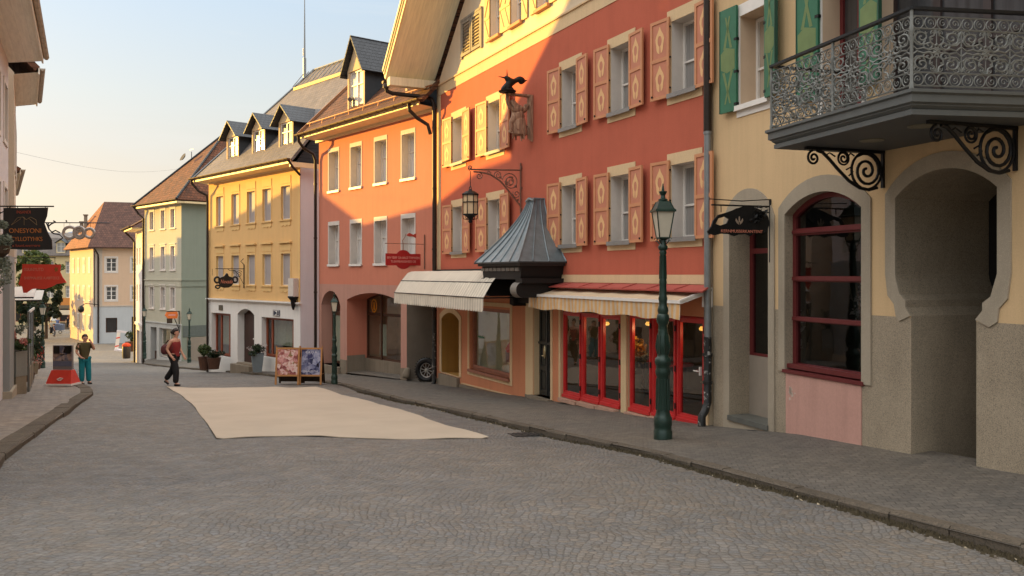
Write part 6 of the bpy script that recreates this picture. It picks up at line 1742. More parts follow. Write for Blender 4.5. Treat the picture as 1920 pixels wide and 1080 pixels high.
def easel(pl, pr, Y, label, pmat, texts, back):
    A_ = Vector(at(pl, 720, Y)); B_ = Vector(at(pr, 721, Y)); W_ = (B_-A_).length
    o = thing('poster_easel', label, 'poster stand', ((A_.x+B_.x)/2, Y, road_z((A_.x+B_.x)/2, Y)+.005), rad(-2))
    H_ = 1.17; b = .055; z0 = .26; lean = rad(-7)
    mb = MB(); mb.prism(rect(-W_/2,W_/2,z0,H_), -.02, .02, 0, [rect(-W_/2+b,W_/2-b,z0+b,H_-b)]); mb.box(-W_/2,-W_/2+b,-.02,.02,0,z0); mb.box(W_/2-b,W_/2,-.02,.02,0,z0); mb.box(-W_/2-.005,-W_/2+.02,-.02,.02,H_,H_+.05); mb.box(W_/2-.02,W_/2+.005,-.02,.02,H_,H_+.05)
    f = part('frame', mb, m_lw, o, rot=(lean,0,0))
    mb = MB(); mb.box(-W_/2+b,W_/2-b,-.006,.012,z0+b,H_-b); p = part('poster', mb, pmat, o, rot=(lean,0,0))
    for i,(tx,s_,z,wd) in enumerate(texts): put('lettering', text_mesh(tx, s_, m_wprint, wd), p, (0,-.008,z))
    mb = MB(); mb.box(-W_/2+.02,W_/2-.02,.0,.02,.05,H_-.02) if back else None
    mb.box(-W_/2,-W_/2+.05,-.02,.02,0,H_); mb.box(W_/2-.05,W_/2,-.02,.02,0,H_); mb.box(-W_/2,W_/2,-.015,.015,.3,.34)
    part('rear_leg', mb, [m_dkb], o, (0,.46,0), rot=(rad(15),0,0))
    mb = MB()
    for s_ in (-1,1): mb.bar((s_*(W_/2-.03),-.02,.32),(s_*(W_/2-.03),.36,.32),.02)
    part('brace', mb, m_lw, o)
easel(515, 560.5, 26.9, 'wooden easel with a pink food poster, left one of the pair', m_po1, [], True)
easel(560.5, 603, 27.0, 'wooden easel with a blue picture poster, right one of the pair', m_po2, [('B A O A',.10,1.02,.36),('BALAUSSTLA',.09,.42,.46)], True)

# ------------------------------------------------------------------ hanging signs
m_signblk = plain('black_sign_board', (.012,.011,.010,1), .5, .2, 6); m_signred = plain('red_sign_board', rgb(212,66,46), .5, .06, 5); m_signrd2 = plain('crimson_sign_board', rgb(160,34,34), .5, .06, 5)
m_gold = plain('gold_lettering', rgb(176,104,44), .5, .1, 9); m_goldb = plain('dull_gold_line', rgb(140,112,72), .5); m_oxred = plain('ox_red_lettering', rgb(150,60,34), .5); m_dullred = plain('dull_rose_lettering', rgb(206,128,104), .5); m_rose = plain('rose_lettering', rgb(214,150,138), .5)
def sign_root(H, name, label, cat, u, z, w=0.0):
    return thing(name, label, cat, H.world(u, w, z), H.face_angle())
# black tavern sign
k = lambda px, Y: (px-960)/F*Y
sY = 17.2; sx0, sx1 = k(-6,sY), k(95,sY); ang = rad(-3)
o = thing('hanging_sign', 'black board sign with orange lettering hanging at the left edge above the pavement', 'sign', (k(50,sY), sY, pz(388,sY)))
def sp(px, py): return (k(px,sY)-k(50,sY), pz(py,sY)-pz(388,sY))
outl = [sp(7,390),sp(90,389),sp(88,405),sp(83,418),sp(88,432),sp(97,450),sp(98,468),sp(60,469),sp(20,467),sp(6,466)]
mb = MB(); mb.prism(outl, -.012, .012); bd = part('board', mb, m_signblk, o)
for tx, px, py, wpx, s_, mt in (('INSANDI',45,398,26,.085,m_oxred),('ONESYONI',48,433,60,.13,m_gold),('MCYLLOTYHKS',47,448.5,66,.12,m_gold),('a luuni.werrere',50,460.5,52,.075,m_oxred)):
    p = sp(px,py); put('lettering', text_mesh(tx, s_, mt, wpx/F*sY), bd, (p[0],-.015,p[1]))
mb = MB(); 
for q in ([(22,422),(34,408),(44,407),(50,412)],[(50,412),(58,407),(68,412),(70,422)],[(46,407),(46,422)],[(22,422),(40,410)],[(70,422),(54,409)]): mb.tube([(sp(*a)[0],-.014,sp(*a)[1]) for a in q], .004, 4)
part('emblem', mb, m_goldb, bd)
mb = MB(); mb.tube([(k(-40,sY)-k(50,sY),0,.015),(sp(101,387)[0],0,sp(101,387)[1])], .014, 6); mb.tube([(k(-45,sY)-k(50,sY),.3,-.3),(k(20,sY)-k(50,sY),.0,.0)], .010, 5)
for px in (14,33,56,85): mb.tube([(sp(px,388)[0],0,.01),(sp(px,391)[0],0,-.03)], .008, 4)
part('arm', mb, m_hinge, o)
# red banner-shaped sign
sY = 22.6; o = thing('hanging_sign', 'red swallow-tailed sign with pale lettering below the black sign', 'sign', (k(80,sY), sY, pz(495,sY)))
def sp(px, py): return (k(px,sY)-k(80,sY), pz(py,sY)-pz(495,sY))
outl = [sp(42,495),sp(114,496),sp(113,510),sp(117,519),sp(125,530),sp(108,532),sp(96,538),sp(84,542),sp(70,541),sp(60,542),sp(50,549),sp(44,549),sp(42,538),sp(35,532),sp(39,520),sp(42,508)]
mb = MB(); mb.prism(outl, -.012, .012); bd = part('board', mb, m_signred, o)
for tx, px, py, wpx, s_ in (('SUUNYUTD',64,505.5,36,.12),('SHEPMALIESE A.ABITEECE',79,521.5,66,.10)):
    p = sp(px,py); put('lettering', text_mesh(tx, s_, m_dullred, wpx/F*sY), bd, (p[0],-.015,p[1]))
mb = MB(); p = sp(106,505); mb.prism([(p[0]+.06*math.cos(a)*(1 if i%2 else .6), p[1]+.075*math.sin(a)*(1 if i%2 else .6)) for i,a in enumerate([2*math.pi*j/10 for j in range(10)])], -.02, -.012); part('emblem', mb, plain('ochre_emblem', rgb(150,96,40), .5), bd)
mb = MB(); mb.tube([(k(12,sY)-k(80,sY),0,sp(0,484)[1]),(sp(104,481)[0],0,sp(104,483)[1])], .011, 6)
for px in (48,103): mb.tube([(sp(px,483)[0],0,sp(px,483)[1]),(sp(px,496)[0],0,sp(px,496)[1])], .008, 4)
part('arm', mb, m_hinge, o)
# spectacles sign of wrought iron
sY = 26.5; o = thing('spectacles_sign', 'grey iron spectacles sign on a long thin bar beyond the black sign', 'sign', (k(100,sY), sY, pz(417,sY)))
def sp(px, py): return (k(px,sY)-k(100,sY), pz(py,sY)-pz(417,sY))
mb = MB(); mb.tube([(k(28,sY)-k(100,sY),0,0),(sp(206,418)[0],0,sp(206,418)[1])], .016, 6)
for q in ([(90,425),(96,420),(104,416)],[(87,418),(92,430),(100,438),(112,440),(118,446),(112,450)],[(92,430),(90,421),(92,417)],[(96,436),(104,432),(112,436)],[(104,416),(100,414)],[(125,416),(124,413)]): mb.tube([(sp(*a)[0],0,sp(*a)[1]) for a in q], .022, 6)
for px in (120,131,150,170): mb.tube([(sp(px,417)[0],0,0),(sp(px,427)[0],0,sp(px,427)[1])], .006, 4)
part('arm', mb, plain('dark_grey_iron', rgb(52,52,58), .5), o, smooth=True)
mb = MB()
def oval(px, py, rx, ry, r): mb.tube([(sp(px+rx*math.cos(a),py)[0],0,sp(px,py+ry*math.sin(a))[1]) for a in [2*math.pi*i/24 for i in range(25)]], r, 6)
oval(131,436,12,10.5,.05); oval(149,436,10,10,.055); oval(149,436,6,6,.03); oval(168,437,9,8.5,.045)
mb.tube([(sp(160,432)[0],0,sp(160,432)[1]),(sp(170,428)[0],0,sp(170,428)[1]),(sp(177,437)[0],0,sp(177,437)[1]),(sp(172,444)[0],0,sp(172,444)[1])], .035, 6)
mb.tube([(sp(118,440)[0],0,sp(118,440)[1]),(sp(126,449)[0],0,sp(126,449)[1]),(sp(136,446)[0],0,sp(136,446)[1])], .03, 6)
part('spectacles', mb, plain('pale_grey_metal', rgb(168,160,154), .4, .1, 9, .5), o, smooth=True)
# crimson sign with a red fish-tail weathercock on the salmon house corner
o = sign_root(S, 'hanging_sign', 'crimson board sign with pale lettering hung beside the white awning', 'sign', .55, 0, .0)
ru = .55; cu_, sn_ = math.cos(S.face_angle()), math.sin(S.face_angle())
sY = 25.2
org = S.world(.55,0,0)
def sg(px, py):
    # local x (toward the wall, negative out in the street) on the sign plane
    kx = (px-960)/F; dx, dy = cu_, sn_
    t = (kx*org.y-org.x)/(dx-kx*dy); Yy = org.y+t*dy
    return (t, pz(py, Yy))
b0, b1 = sg(723,475), sg(788,498)
mb = MB(); cx = (b0[0]+b1[0])/2; cz = (b0[1]+b1[1])/2; hw_ = abs(b1[0]-b0[0])/2; hh_ = abs(b1[1]-b0[1])/2; rr_ = hh_*1.62
pts = []
th0 = math.asin(hh_*.98/rr_)
pts += [(cx-hw_,cz-hh_),(cx-rr_*math.cos(th0),cz-hh_)] + [(cx+rr_*math.cos(a),cz+rr_*math.sin(a)) for a in [math.pi+th0+(math.pi-2*th0)*i/10 for i in range(11)]] + [(cx+hw_,cz-hh_),(cx+hw_,cz+hh_)] + [(cx+rr_*math.cos(a),cz+rr_*math.sin(a)) for a in [th0+(math.pi-2*th0)*i/10 for i in range(11)]] + [(cx-hw_,cz+hh_)]
mb.prism(pts, -.015, .015); bd = part('board', mb, m_signrd2, o)
put('lettering', text_mesh('BRV SBBF OA BAGE TAPWEIN', .1, m_rose, hw_*1.86), bd, (cx,-.018,cz+hh_*.28)); put('lettering', text_mesh('TLEHMBANSIHSES OE', .1, m_rose, hw_*1.45), bd, (cx,-.018,cz-hh_*.36))
mb = MB(); zt_ = sg(755,457)[1]; mb.tube([(sg(722,457)[0],0,zt_),(0,0,zt_-.0)], .010, 6); mb.tube([(-.02,0,sg(795,440)[1]),(-.02,0,sg(795,505)[1])], .018, 6); mb.tube([(cx,0,cz+rr_),(cx,0,zt_),(cx-.02,0,zt_+.10),(cx+.06,0,zt_+.2),(cx+.10,0,zt_+.3)], .012, 5)
part('arm', mb, m_rust, o)
a0 = sg(766,441); mb = MB(); mb.prism([(a0[0]-.08,a0[1]),(a0[0]+.02,a0[1]+.07),(a0[0]+.16,a0[1]+.02),(a0[0]+.27,a0[1]+.06),(a0[0]+.26,a0[1]-.08),(a0[0]+.15,a0[1]-.03),(a0[0]+.02,a0[1]-.04)], -.012, .012); part('fish_tail', mb, plain('copper_red_vane', rgb(176,74,62), .5), o)
# black teapot sign on the yellow house
o = sign_root(Y, 'teapot_sign', 'black two-handled teapot sign on an iron bracket on the yellow wall', 'sign', 5.15, 0)
org = Y.world(5.15,0,0); cu_, sn_ = math.cos(Y.face_angle()), math.sin(Y.face_angle())
mb = MB(); zt_ = sg(440,504)[1]; zw = sg(457,540)[1]
mb.tube([(-.03,0,zw),(-.03,0,sg(457,496)[1])], .022, 6); mb.tube([(sg(404,504)[0],0,zt_),(0,0,zt_)], .016, 6); mb.tube([(-.03,0,sg(457,496)[1]),(-.18,0,sg(453,490)[1]),(-.05,0,sg(456,485)[1])],.016,5)
def tb3(p2, r=.012): mb.tube([(x,0,z) for x,z in p2], r, 5)
tb3([(-.03,zw+.15),(-.2,zw+.45),(-.42,zw+.78),(-.7,zt_-.08),(-.8,zt_)]); tb3(scroll((-.26,zt_-.24), .17, 1.8, .5, 1, .15)); tb3(scroll((-.5,zt_-.14), .09, 1.5, 2.5, -1, .2)); tb3([(-1.0,zt_),(-1.0,zt_-.25)],.008); tb3([(-1.5,zt_),(-1.5,zt_-.3)],.008)
part('bracket', mb, m_hinge, o)
c0 = sg(424,527); kk = 1/F*38.5*1.15
def tp(dx, dz): return (c0[0]+dx*kk, c0[1]-dz*kk)
body = [tp(x,z) for x,z in ((-12,4),(-9,9),(-3,11),(4,10.5),(9,8),(12,3),(13,-3),(10,-6),(4,-8),(3,-11),(1,-13),(-1,-11),(-3,-8),(-9,-6),(-13,-3))]
mb = MB(); mb.prism(body, -.03, .03)
for sx, r0 in ((-1,(16,-3)),(1,(16,-3))):
    mb.tube([(*[tp(sx*(15+4.2*math.cos(a)), -2+4.5*math.sin(a))[0]],0,tp(sx*(15+4.2*math.cos(a)), -2+4.5*math.sin(a))[1]) for a in [2*math.pi*i/16 for i in range(17)]], .045, 6)
mb.tube([(tp(-14+3.6*math.cos(a),9+2.6*math.sin(a))[0],0,tp(-14+3.6*math.cos(a),9+2.6*math.sin(a))[1]) for a in [2*math.pi*i/16 for i in range(17)]], .035, 6)
tpo = part('teapot', mb, m_signblk, o)
put('lettering', text_mesh('Nevada', .24, m_dullred, 20*kk, .3), tpo, (c0[0],-.034,c0[1]-.03))
# black shop sign with a car-like outline on the near house corner
o = sign_root(N, 'hanging_sign', 'black cut-out iron sign with a pale crest beside the grey downpipe', 'sign', -1.50, 0)
org = N.world(-1.50,0,0); cu_, sn_ = math.cos(N.face_angle()), math.sin(N.face_angle())
outl = [sg(*p) for p in ((1326,434),(1333,425),(1337,413),(1346,403),(1360,399),(1372,395),(1380,391),(1396,386),(1412,388),(1424,393),(1434,399),(1440,408),(1442,420),(1438,431),(1426,437),(1412,438),(1406,443),(1398,439),(1384,440),(1376,443),(1366,439),(1352,438),(1340,441),(1328,438))]
hole1 = [sg(*p) for p in ((1341,420),(1346,410),(1358,406),(1366,411),(1362,419),(1350,423))]
mb = MB(); mb.prism(outl, -.012, .012, 0, [hole1])
bd = part('board', mb, m_hinge, o)
mb = MB()
c1 = sg(1385,416)
for sx in (-1,1):
    q = [(c1[0]+sx*a*.0042, c1[1]+b*.0045) for a,b in ((2,-9),(10,-4),(15,4),(13,11),(8,4),(3,0))]; mb.prism(q, -.02, -.013)
mb.prism([(c1[0]+.02*math.cos(a)*(.6),c1[1]+.035+.045*math.sin(a)) for a in [2*math.pi*i/10 for i in range(10)]], -.02, -.013)
part('emblem', mb, plain('pale_crest', rgb(150,130,112), .6), bd)
put('lettering', text_mesh('KERNMUSSERKANTENT', .06, m_dullred, abs(sg(1430,0)[0]-sg(1345,0)[0])*.92), bd, (sg(1388,434)[0]+.02,-.015,sg(1388,434)[1]))
mb = MB(); a, b = sg(1330,373), sg(1450,374); mb.tube([(a[0],0,a[1]),((a[0]+b[0])/2,.0,a[1]-.015),(b[0]-.02,0,b[1])], .008, 5); a = sg(1334,384); mb.tube([(a[0],0,a[1]),(0,0,a[1])], .012, 6); mb.tube([(-.01,0,sg(1443,374)[1]),(-.01,0,sg(1443,492)[1])], .018, 6)
for px in (1352,1420): q = sg(px,384); mb.tube([(q[0],0,a[1]),(q[0],0,a[1]-.1)], .006, 4)
for s_ in (0,.14,.28): mb.tube([(x,0,z) for x,z in scroll((-.16+s_*.1,a[1]-.18-s_*.5), .08, 1.5, s_*9, 1, .15)], .009, 5)
part('arm', mb, m_hinge, o)
mb = MB(); rn = random.Random(4); leaf_blob(mb, (-.22,0,a[1]-.12), .2, .05, .12, 150, .03, rn); part('iron_leaf', mb, m_hinge, o)
# orange sign and dark plate on the sage house
o = sign_root(G, 'hanging_sign', 'orange shop sign over a small dark plate on the sage house front', 'sign', .25, 0)
org = G.world(.25,0,0); cu_, sn_ = math.cos(G.face_angle()), math.sin(G.face_angle())
a, b = sg(312,585), sg(332,597); mb = MB(); mb.prism([(a[0],a[1]),(a[0]-.1,(a[1]+b[1])/2),(a[0]+.1,b[1]),(b[0],b[1]),(b[0]+.05,(a[1]+b[1])/2),(b[0],a[1])], -.03, .03); bd = part('board', mb, plain('orange_sign', rgb(216,112,48), .5), o)
mb = MB(); mb.box(a[0]+.12,b[0]-.12,-.036,-.031,(a[1]+b[1])/2-.03,(a[1]+b[1])/2+.06); part('lettering', mb, m_rose, bd)
a, b = sg(313,597), sg(323,606); mb = MB(); mb.box(a[0],b[0],-.03,.03,b[1],a[1]); part('lower_board', mb, m_dkb, o)
z_ = sg(330,584)[1]; mb = MB(); mb.tube([(sg(312,584)[0],0,z_),(0,0,z_)], .03, 5); mb.tube([(-.05,0,z_),(-.05,0,z_-1.4)], .03, 5); mb.tube([(-.05,0,z_-1.2),(-.5,0,z_-.1)], .025, 5); part('arm', mb, m_hinge, o)
# ------------------------------------------------------------------ people
m_skin = plain('skin', rgb(196,148,124), .6, .04, 12, bump=0); m_hair = plain('dark_hair', rgb(44,32,28), .6, .2, 40)
m_top = plain('wine_red_top', rgb(128,42,42), .85, .1, 9); m_trs = plain('black_trousers', rgb(30,30,32), .85, .12, 9); m_shoe = plain('black_shoes', rgb(20,19,19), .5)
m_olive = plain('olive_shirt', rgb(78,70,44), .9, .12, 9); m_teal = plain('teal_jeans', rgb(24,120,130), .85, .14, 8); m_bag = plain('maroon_backpack', rgb(96,50,50), .8, .15, 7)
m_eye = plain('eye', (.02,.015,.012,1), .3)
def figure(label, pos, rz, J, look=0.0, h=1.70, top=(None,'',0), legs=None, hair=1, group=None, sleeves=.45, shoes=None, topmat=None, legmat=None):
    """J: joints (x forward, y left, z up) in metres for a 1.70 m person"""
    o = thing('person', label, 'person', pos, rz, group); o.scale = (h/1.7,)*3
    V, E, ix = [], [], {}
    def v(n, r, rr=None):
        x,y,z = J[n]; ix[n] = len(V); V.append((x,y,z,r,rr or r)); return ix[n]
    def e(*ns):
        for a,b in zip(ns, ns[1:]): E.append((ix[a],ix[b]))
    v('pelvis',.13,.105); v('waist',.115,.09); v('chest',.135,.10); v('neck0',.07); v('neck',.052); v('jaw',.066); v('head',.088,.082); v('crown',.072)
    e('pelvis','waist','chest','neck0','neck','jaw','head','crown')
    for s_ in 'LR':
        v('sh'+s_,.060); v('el'+s_,.046); v('wr'+s_,.033); v('ha'+s_,.034,.02); e('chest','sh'+s_,'el'+s_,'wr'+s_,'ha'+s_)
        w = Vector(J['ha'+s_]); d = (w-Vector(J['wr'+s_])).normalized(); side = d.orthogonal().normalized()
        for i,(off,ln) in enumerate(((-.030,.055),(-.010,.068),(.010,.064),(.028,.050))):
            p = w + side*off + d*.02; ix[f'f{s_}{i}'] = len(V); V.append((*p,.0095)); E.append((ix['ha'+s_],ix[f'f{s_}{i}']))
            q = p + d*ln*.8 + d.cross(side)*.018; V.append((*q,.0075)); E.append((len(V)-2,len(V)-1))
        p = Vector(J['wr'+s_]) + d*.03 + side*-.045; V.append((*p,.011)); E.append((ix['wr'+s_],len(V)-1)); V.append((*(p+d*.035),.008)); E.append((len(V)-2,len(V)-1))
        v('hip'+s_,.095); v('kn'+s_,.058); v('an'+s_,.038); v('to'+s_,.036,.026); e('pelvis','hip'+s_,'kn'+s_,'an'+s_,'to'+s_)
    put('body', skin_mesh('body', V, E, m_skin, 2), o)
    def chain(spec, edges): return [(*J[n],r,rr) for n,r,rr in spec], edges
    s = [('pelvis',.165,.14),('waist',.155,.125),('chest',.168,.13),('neck0',.115,.105)]
    ed = [(0,1),(1,2),(2,3)]
    for k_,S_ in enumerate('LR'):
        s.append(('sh'+S_,.088,.088)); ed.append((2,len(s)-1))
        if sleeves:
            a, b = Vector(J['sh'+S_]), Vector(J['el'+S_]); J['sl'+S_] = tuple(a.lerp(b, sleeves)); s.append(('sl'+S_,.066,.066)); ed.append((len(s)-2,len(s)-1))
    J['hem'] = tuple(Vector(J['pelvis'])+Vector((0,0,-.07))); s.append(('hem',.172,.145)); ed.append((0,len(s)-1))
    vv,ee = chain(s,ed); put('shirt', skin_mesh('shirt', vv, ee, topmat, 2, 1), o)
    s = [('pelvis',.135,.115)]; ed = []
    for S_ in 'LR':
        n0 = len(s); s += [('hip'+S_,.122,.122),('kn'+S_,.098,.098),('an'+S_,.086,.086)]; ed += [(0,n0),(n0,n0+1),(n0+1,n0+2)]
    vv,ee = chain(s,ed); put('trousers', skin_mesh('trousers', vv, ee, legmat, 2), o)
    for S_ in 'LR':
        a = Vector(J['an'+S_]); t = Vector(J['to'+S_]); d = (t-a); d.z *= .3
        hl = a - Vector((d.x,d.y,0)).normalized()*.05 + Vector((0,0,-.045)); 
        put('shoe', skin_mesh('shoe', [(*hl,.042,.04),(*(a.lerp(t,.5)+Vector((0,0,-.02))),.046,.04),(*(t+(t-a).normalized()*.03),.04,.03)], [(0,1),(1,2)], m_shoe, 2), o)
    hd = Vector(J['head']); cl, sl2 = math.cos(look), math.sin(look)
    def hp(f, l, u): return (hd.x+f*cl-l*sl2, hd.y+f*sl2+l*cl, hd.z+u)
    mb = MB()
    for l in (-.032,.032): mb.lathe([(.002,-.008),(.009,-.004),(.009,.004),(.002,.008)], hp(.083,l,.0), 6)
    part('eyes', mb, m_eye, o)
    mb = MB(); a, b, c, d = hp(.082,0,.01), hp(.108,0,-.03), hp(.084,-.016,-.034), hp(.084,.016,-.034); mb.poly([a,b,c]); mb.poly([a,d,b]); mb.poly([b,d,c])
    for l in (-.085,.085): mb.lathe([(.004,-.03),(.018,-.01),(.02,.012),(.006,.03)], hp(.0,l,-.01), 7)
    part('nose_and_ears', mb, m_skin, o, smooth=True)
    mb = MB(); mb.tube([hp(.080,-.024,-.058),hp(.087,0,-.060),hp(.080,.024,-.058)], .006, 5); part('lips', mb, plain('lips', rgb(160,90,84), .5), o)
    # hair: a shell over the crown and nape, open at the face
    vs, fs, ks = [], [], []; nu, nv = 20, 12
    for a in range(nv+1):
        th = math.pi*a/nv
        for b in range(nu):
            ph = 2*math.pi*b/nu; f_, l_, u_ = math.sin(th)*math.cos(ph), math.sin(th)*math.sin(ph), math.cos(th)
            w_ = 1+.05*math.sin(5*ph+3*th); vs.append(hp(-.020+f_*.112*w_, l_*.101*w_, .022+u_*.118*w_)); ks.append((f_,u_))
    for a in range(nv):
        for b in range(nu):
            q = [a*nu+b, a*nu+(b+1)%nu, (a+1)*nu+(b+1)%nu, (a+1)*nu+b]
            f_ = sum(ks[i][0] for i in q)/4; u_ = sum(ks[i][1] for i in q)/4
            if not (f_ > .28 and u_ < .52) and not (u_ < -.72): fs.append(q)
    mb = MB(); mb.add(vs, fs)
    if hair > 1: mb.lathe([(.01,-.05),(.045,-.03),(.055,0),(.045,.03),(.01,.05)], hp(-.13,0,.01), 10)
    part('hair', mb, m_hair, o, smooth=True)
    return o
def stand(**kw):
    J = dict(pelvis=(0,0,.93), waist=(0,0,1.08), chest=(.01,0,1.28), neck0=(.0,0,1.42), neck=(.01,0,1.475), jaw=(.035,0,1.535), head=(.025,0,1.60), crown=(.01,0,1.655))
    for S_,y in (('L',1),('R',-1)):
        J.update({'sh'+S_:(0,.19*y,1.385),'el'+S_:(-.02,.24*y,1.11),'wr'+S_:(.06,.25*y,.87),'ha'+S_:(.08,.25*y,.80),'hip'+S_:(0,.09*y,.88),'kn'+S_:(.02,.10*y,.49),'an'+S_:(-.01,.10*y,.085),'to'+S_:(.13,.12*y,.045)})
    J.update(kw); return J
# woman striding to the right across the top of the mat
wp = gp(327,724.5,26.25); wp.z = road_z(wp.x,wp.y)
J = stand(kneeL=0) if False else stand(
    hipR=(.0,-.09,.88), knR=(.12,-.09,.49), anR=(.10,-.09,.085), toR=(.24,-.10,.05),
    hipL=(-.02,.09,.88), knL=(-.10,.09,.50), anL=(-.36,.10,.17), toL=(-.28,.10,.05),
    elR=(-.10,-.23,1.12), wrR=(.04,-.22,.90), haR=(.10,-.21,.84), elL=(.02,.24,1.11), wrL=(.15,.23,.89), haL=(.20,.22,.83),
    chest=(.03,0,1.28), neck0=(.03,0,1.42), neck=(.045,0,1.475), jaw=(.075,0,1.535), head=(.065,0,1.60), crown=(.05,0,1.655), shL=(.02,.18,1.385), shR=(.02,-.18,1.385))
figure('woman in a wine red sleeveless top and black trousers walking past the beige mat', (wp.x,wp.y,wp.z), rad(-12), J, .1, 1.74, hair=2, sleeves=0, topmat=m_top, legmat=m_trs)
o = thing('backpack', 'maroon backpack slung behind the woman in the red top', 'bag', (wp.x-.27,wp.y+.03,wp.z+1.17), rad(-12))
put('bag_body', skin_mesh('bag_body', [(0,0,-.22,.13,.16),(-.02,0,-.05,.15,.17),(.0,0,.12,.10,.12)], [(0,1),(1,2)], m_bag, 2), o)
mb = MB()
for y in (-.12,.12): mb.tube([(.04,y*.8,.12),(.17,y*1.2,.24),(.30,y*1.25,.18),(.33,y*1.25,.02),(.22,y*1.2,-.14),(.03,y,-.18)], .018, 6)
part('strap', mb, m_bag, o, smooth=True)
mp = gp(159,719.5,27.7); mp.z = road_z(mp.x,mp.y)
J = stand(elR=(.0,-.27,1.13), wrR=(.14,-.17,.95), haR=(.19,-.11,.93), elL=(.16,.26,1.20), wrL=(.22,.17,1.44), haL=(.17,.12,1.52), knL=(.03,.11,.49), anL=(.0,.13,.085), toL=(.13,.17,.045), toR=(.14,-.08,.045))
figure('man in olive shirt and teal jeans standing with a hand raised to his face', (mp.x,mp.y,mp.z), rad(-48), J, -.1, 1.60, sleeves=.75, topmat=m_olive, legmat=m_teal)
# distant passers-by
def small(px, py, Y, h, label, tm, lm, rz, grp=None):
    figure(label, at(px,py,Y), rz, stand(knR=(.1,-.1,.5), anL=(-.12,.1,.09), toL=(.02,.1,.05)), 0, h, sleeves=.5, topmat=tm, legmat=lm, group=grp)
m_dk = plain('dark_clothes', rgb(34,34,38), .9); m_pale = plain('pale_shirt', rgb(176,172,160), .9); m_blue = plain('blue_shirt', rgb(96,112,150), .9); m_jean = plain('grey_jeans', rgb(88,92,104), .9); m_org = plain('orange_red_jumper', rgb(200,76,44), .9)
small(72,678,67,1.66,'dark figure in an orange red jumper beyond the left lamp post', m_org, m_dk, rad(60))
small(96,627,124,2.0,'person in a pale shirt beside the blue grey cart', m_pale, m_dk, rad(-40))
small(102,631,121,1.8,'person in dark clothes bending by the near end of the blue grey cart', m_blue, m_jean, rad(20))
small(108,620,128,1.9,'person in blue standing behind the blue grey cart', m_blue, m_dk, rad(-90))
small(133,624,126,1.75,'person in white at the corner of the apricot house', m_wprint, m_pale, rad(-60))
small(127,615,138,1.8,'person in a dark coat under the market canopy', m_dk, m_dk, rad(-60))
# ------------------------------------------------------------------ terrace things along the left pavement
def lz(x, y): return g(y)+.105
m_conc = granite('planter_stone', rgb(128,116,98), .7, 60, .15, .3); m_stone2 = granite('planter_top_stone', rgb(126,124,116), .7, 60, .08, .2)
Y0 = 21.7; x0 = (29.5-960)/F*Y0
o = thing('stone_planter', 'tall stone planter with pink geraniums against the grey pier', 'planter', (x0,Y0,lz(x0,Y0)-.02), rad(-14))
mb = MB(); mb.box(-.17,.17,-.17,.17,0,.46); part('base', mb, m_conc, o); mb = MB(); mb.prism(rect(-.18,.18,.465,1.10),-.18,.18); mb.box(-.185,.185,-.185,.185,1.06,1.10); part('trough', mb, m_stone2, o)
rn = random.Random(5); mb = MB(); leaf_blob(mb,(0,0,1.24),.26,.22,.16,900,.04,rn); part('foliage', mb, m_leaf, o)
mb = MB(); leaf_blob(mb,(-.02,0,1.42),.26,.2,.22,700,.035,rn); part('flowers', mb, m_flow, o); mb = MB(); leaf_blob(mb,(.02,.02,1.65),.22,.2,.22,300,.03,rn); part('foliage', mb, m_leafg, o)
o = thing('wind_screen', 'framed glass wind screen standing behind the stone planter', 'screen', (-12.72,22.45,lz(-12.7,22.4)-.03), math.atan2(2.2,-1.12))
mb = MB()
for x in (0,1.2,2.4): mb.bar((x,0,0),(x,0,2.12),.05)
mb.bar((0,0,2.1),(2.4,0,2.1),.05); mb.bar((0,0,.06),(2.4,0,.06),.05); part('frame', mb, plain('grey_metal_post', rgb(96,92,84), .5), o)
mb = MB(); mb.box(.03,2.37,-.02,.02,.09,.62); part('kick_panel', mb, m_conc, o); mb = MB(); mb.box(.03,1.17,-.006,.006,.64,2.07); mb.box(1.23,2.37,-.006,.006,.64,2.07); part('pane', mb, glass('screen_glass',(.8,.8,.74),.75), o)
mb = MB(); mb.bar((.0,-.03,2.13),(2.4,-.03,2.13),.04,.06); part('rail', mb, m_white, o)
m_canv = plain('white_canvas', rgb(214,212,206), .85, .04, 4)
for i,(Yc,px,py,lab) in enumerate(((23.2,33,549,'white canvas market awning nearest the grey pier'),(25.2,50,555,'white canvas market awning behind the nearer one'))):
    o = thing('market_awning', lab, 'awning', at(px,py,Yc), rad(24)); mb = MB()
    mb.slab([(-.42,-.42,-.10),(.42,-.42,-.10),(.42,.42,.16),(-.42,.42,.16)], .02); part('canvas', mb, m_canv, o)
    mb = MB(); mb.bar((-.42,-.42,-.13),(.42,-.42,-.13),.03); mb.bar((-.4,.4,.11),(-.4,-.4,-.14),.025); mb.bar((.4,.4,.11),(.4,-.4,-.14),.025); mb.bar((-.4,.4,.1),(-.9,.7,.1),.03); part('frame', mb, m_hinge, o)
Yh = 14.6; o = thing('hanging_basket', 'trailing grey green plant hanging at the left edge beside the black sign', 'plant', at(-4,437,Yh))
mb = MB(); rn = random.Random(8); s_ = Yh/F
leaf_blob(mb,(-.02,0,-.16),.20,.2,.18,1000,.034,rn,9); leaf_blob(mb,(.04,0,-.48),.22,.2,.28,1100,.03,rn,9); leaf_blob(mb,(-.08,0,-.82),.13,.14,.24,350,.028,rn,6); part('foliage', mb, m_leafg, o)
mb = MB(); mb.lathe([(.08,-.42),(.17,-.34),(.19,-.22)],n=14); part('basket', mb, m_dkb, o)
mb = MB()
for a in (0,2.1,4.2): mb.tube([(.18*math.cos(a),.18*math.sin(a),-.22),(0,0,.35)], .005, 4)
mb.tube([(-.9,.0,.35),(.05,0,.35)], .012, 5); part('hanger', mb, m_hinge, o)
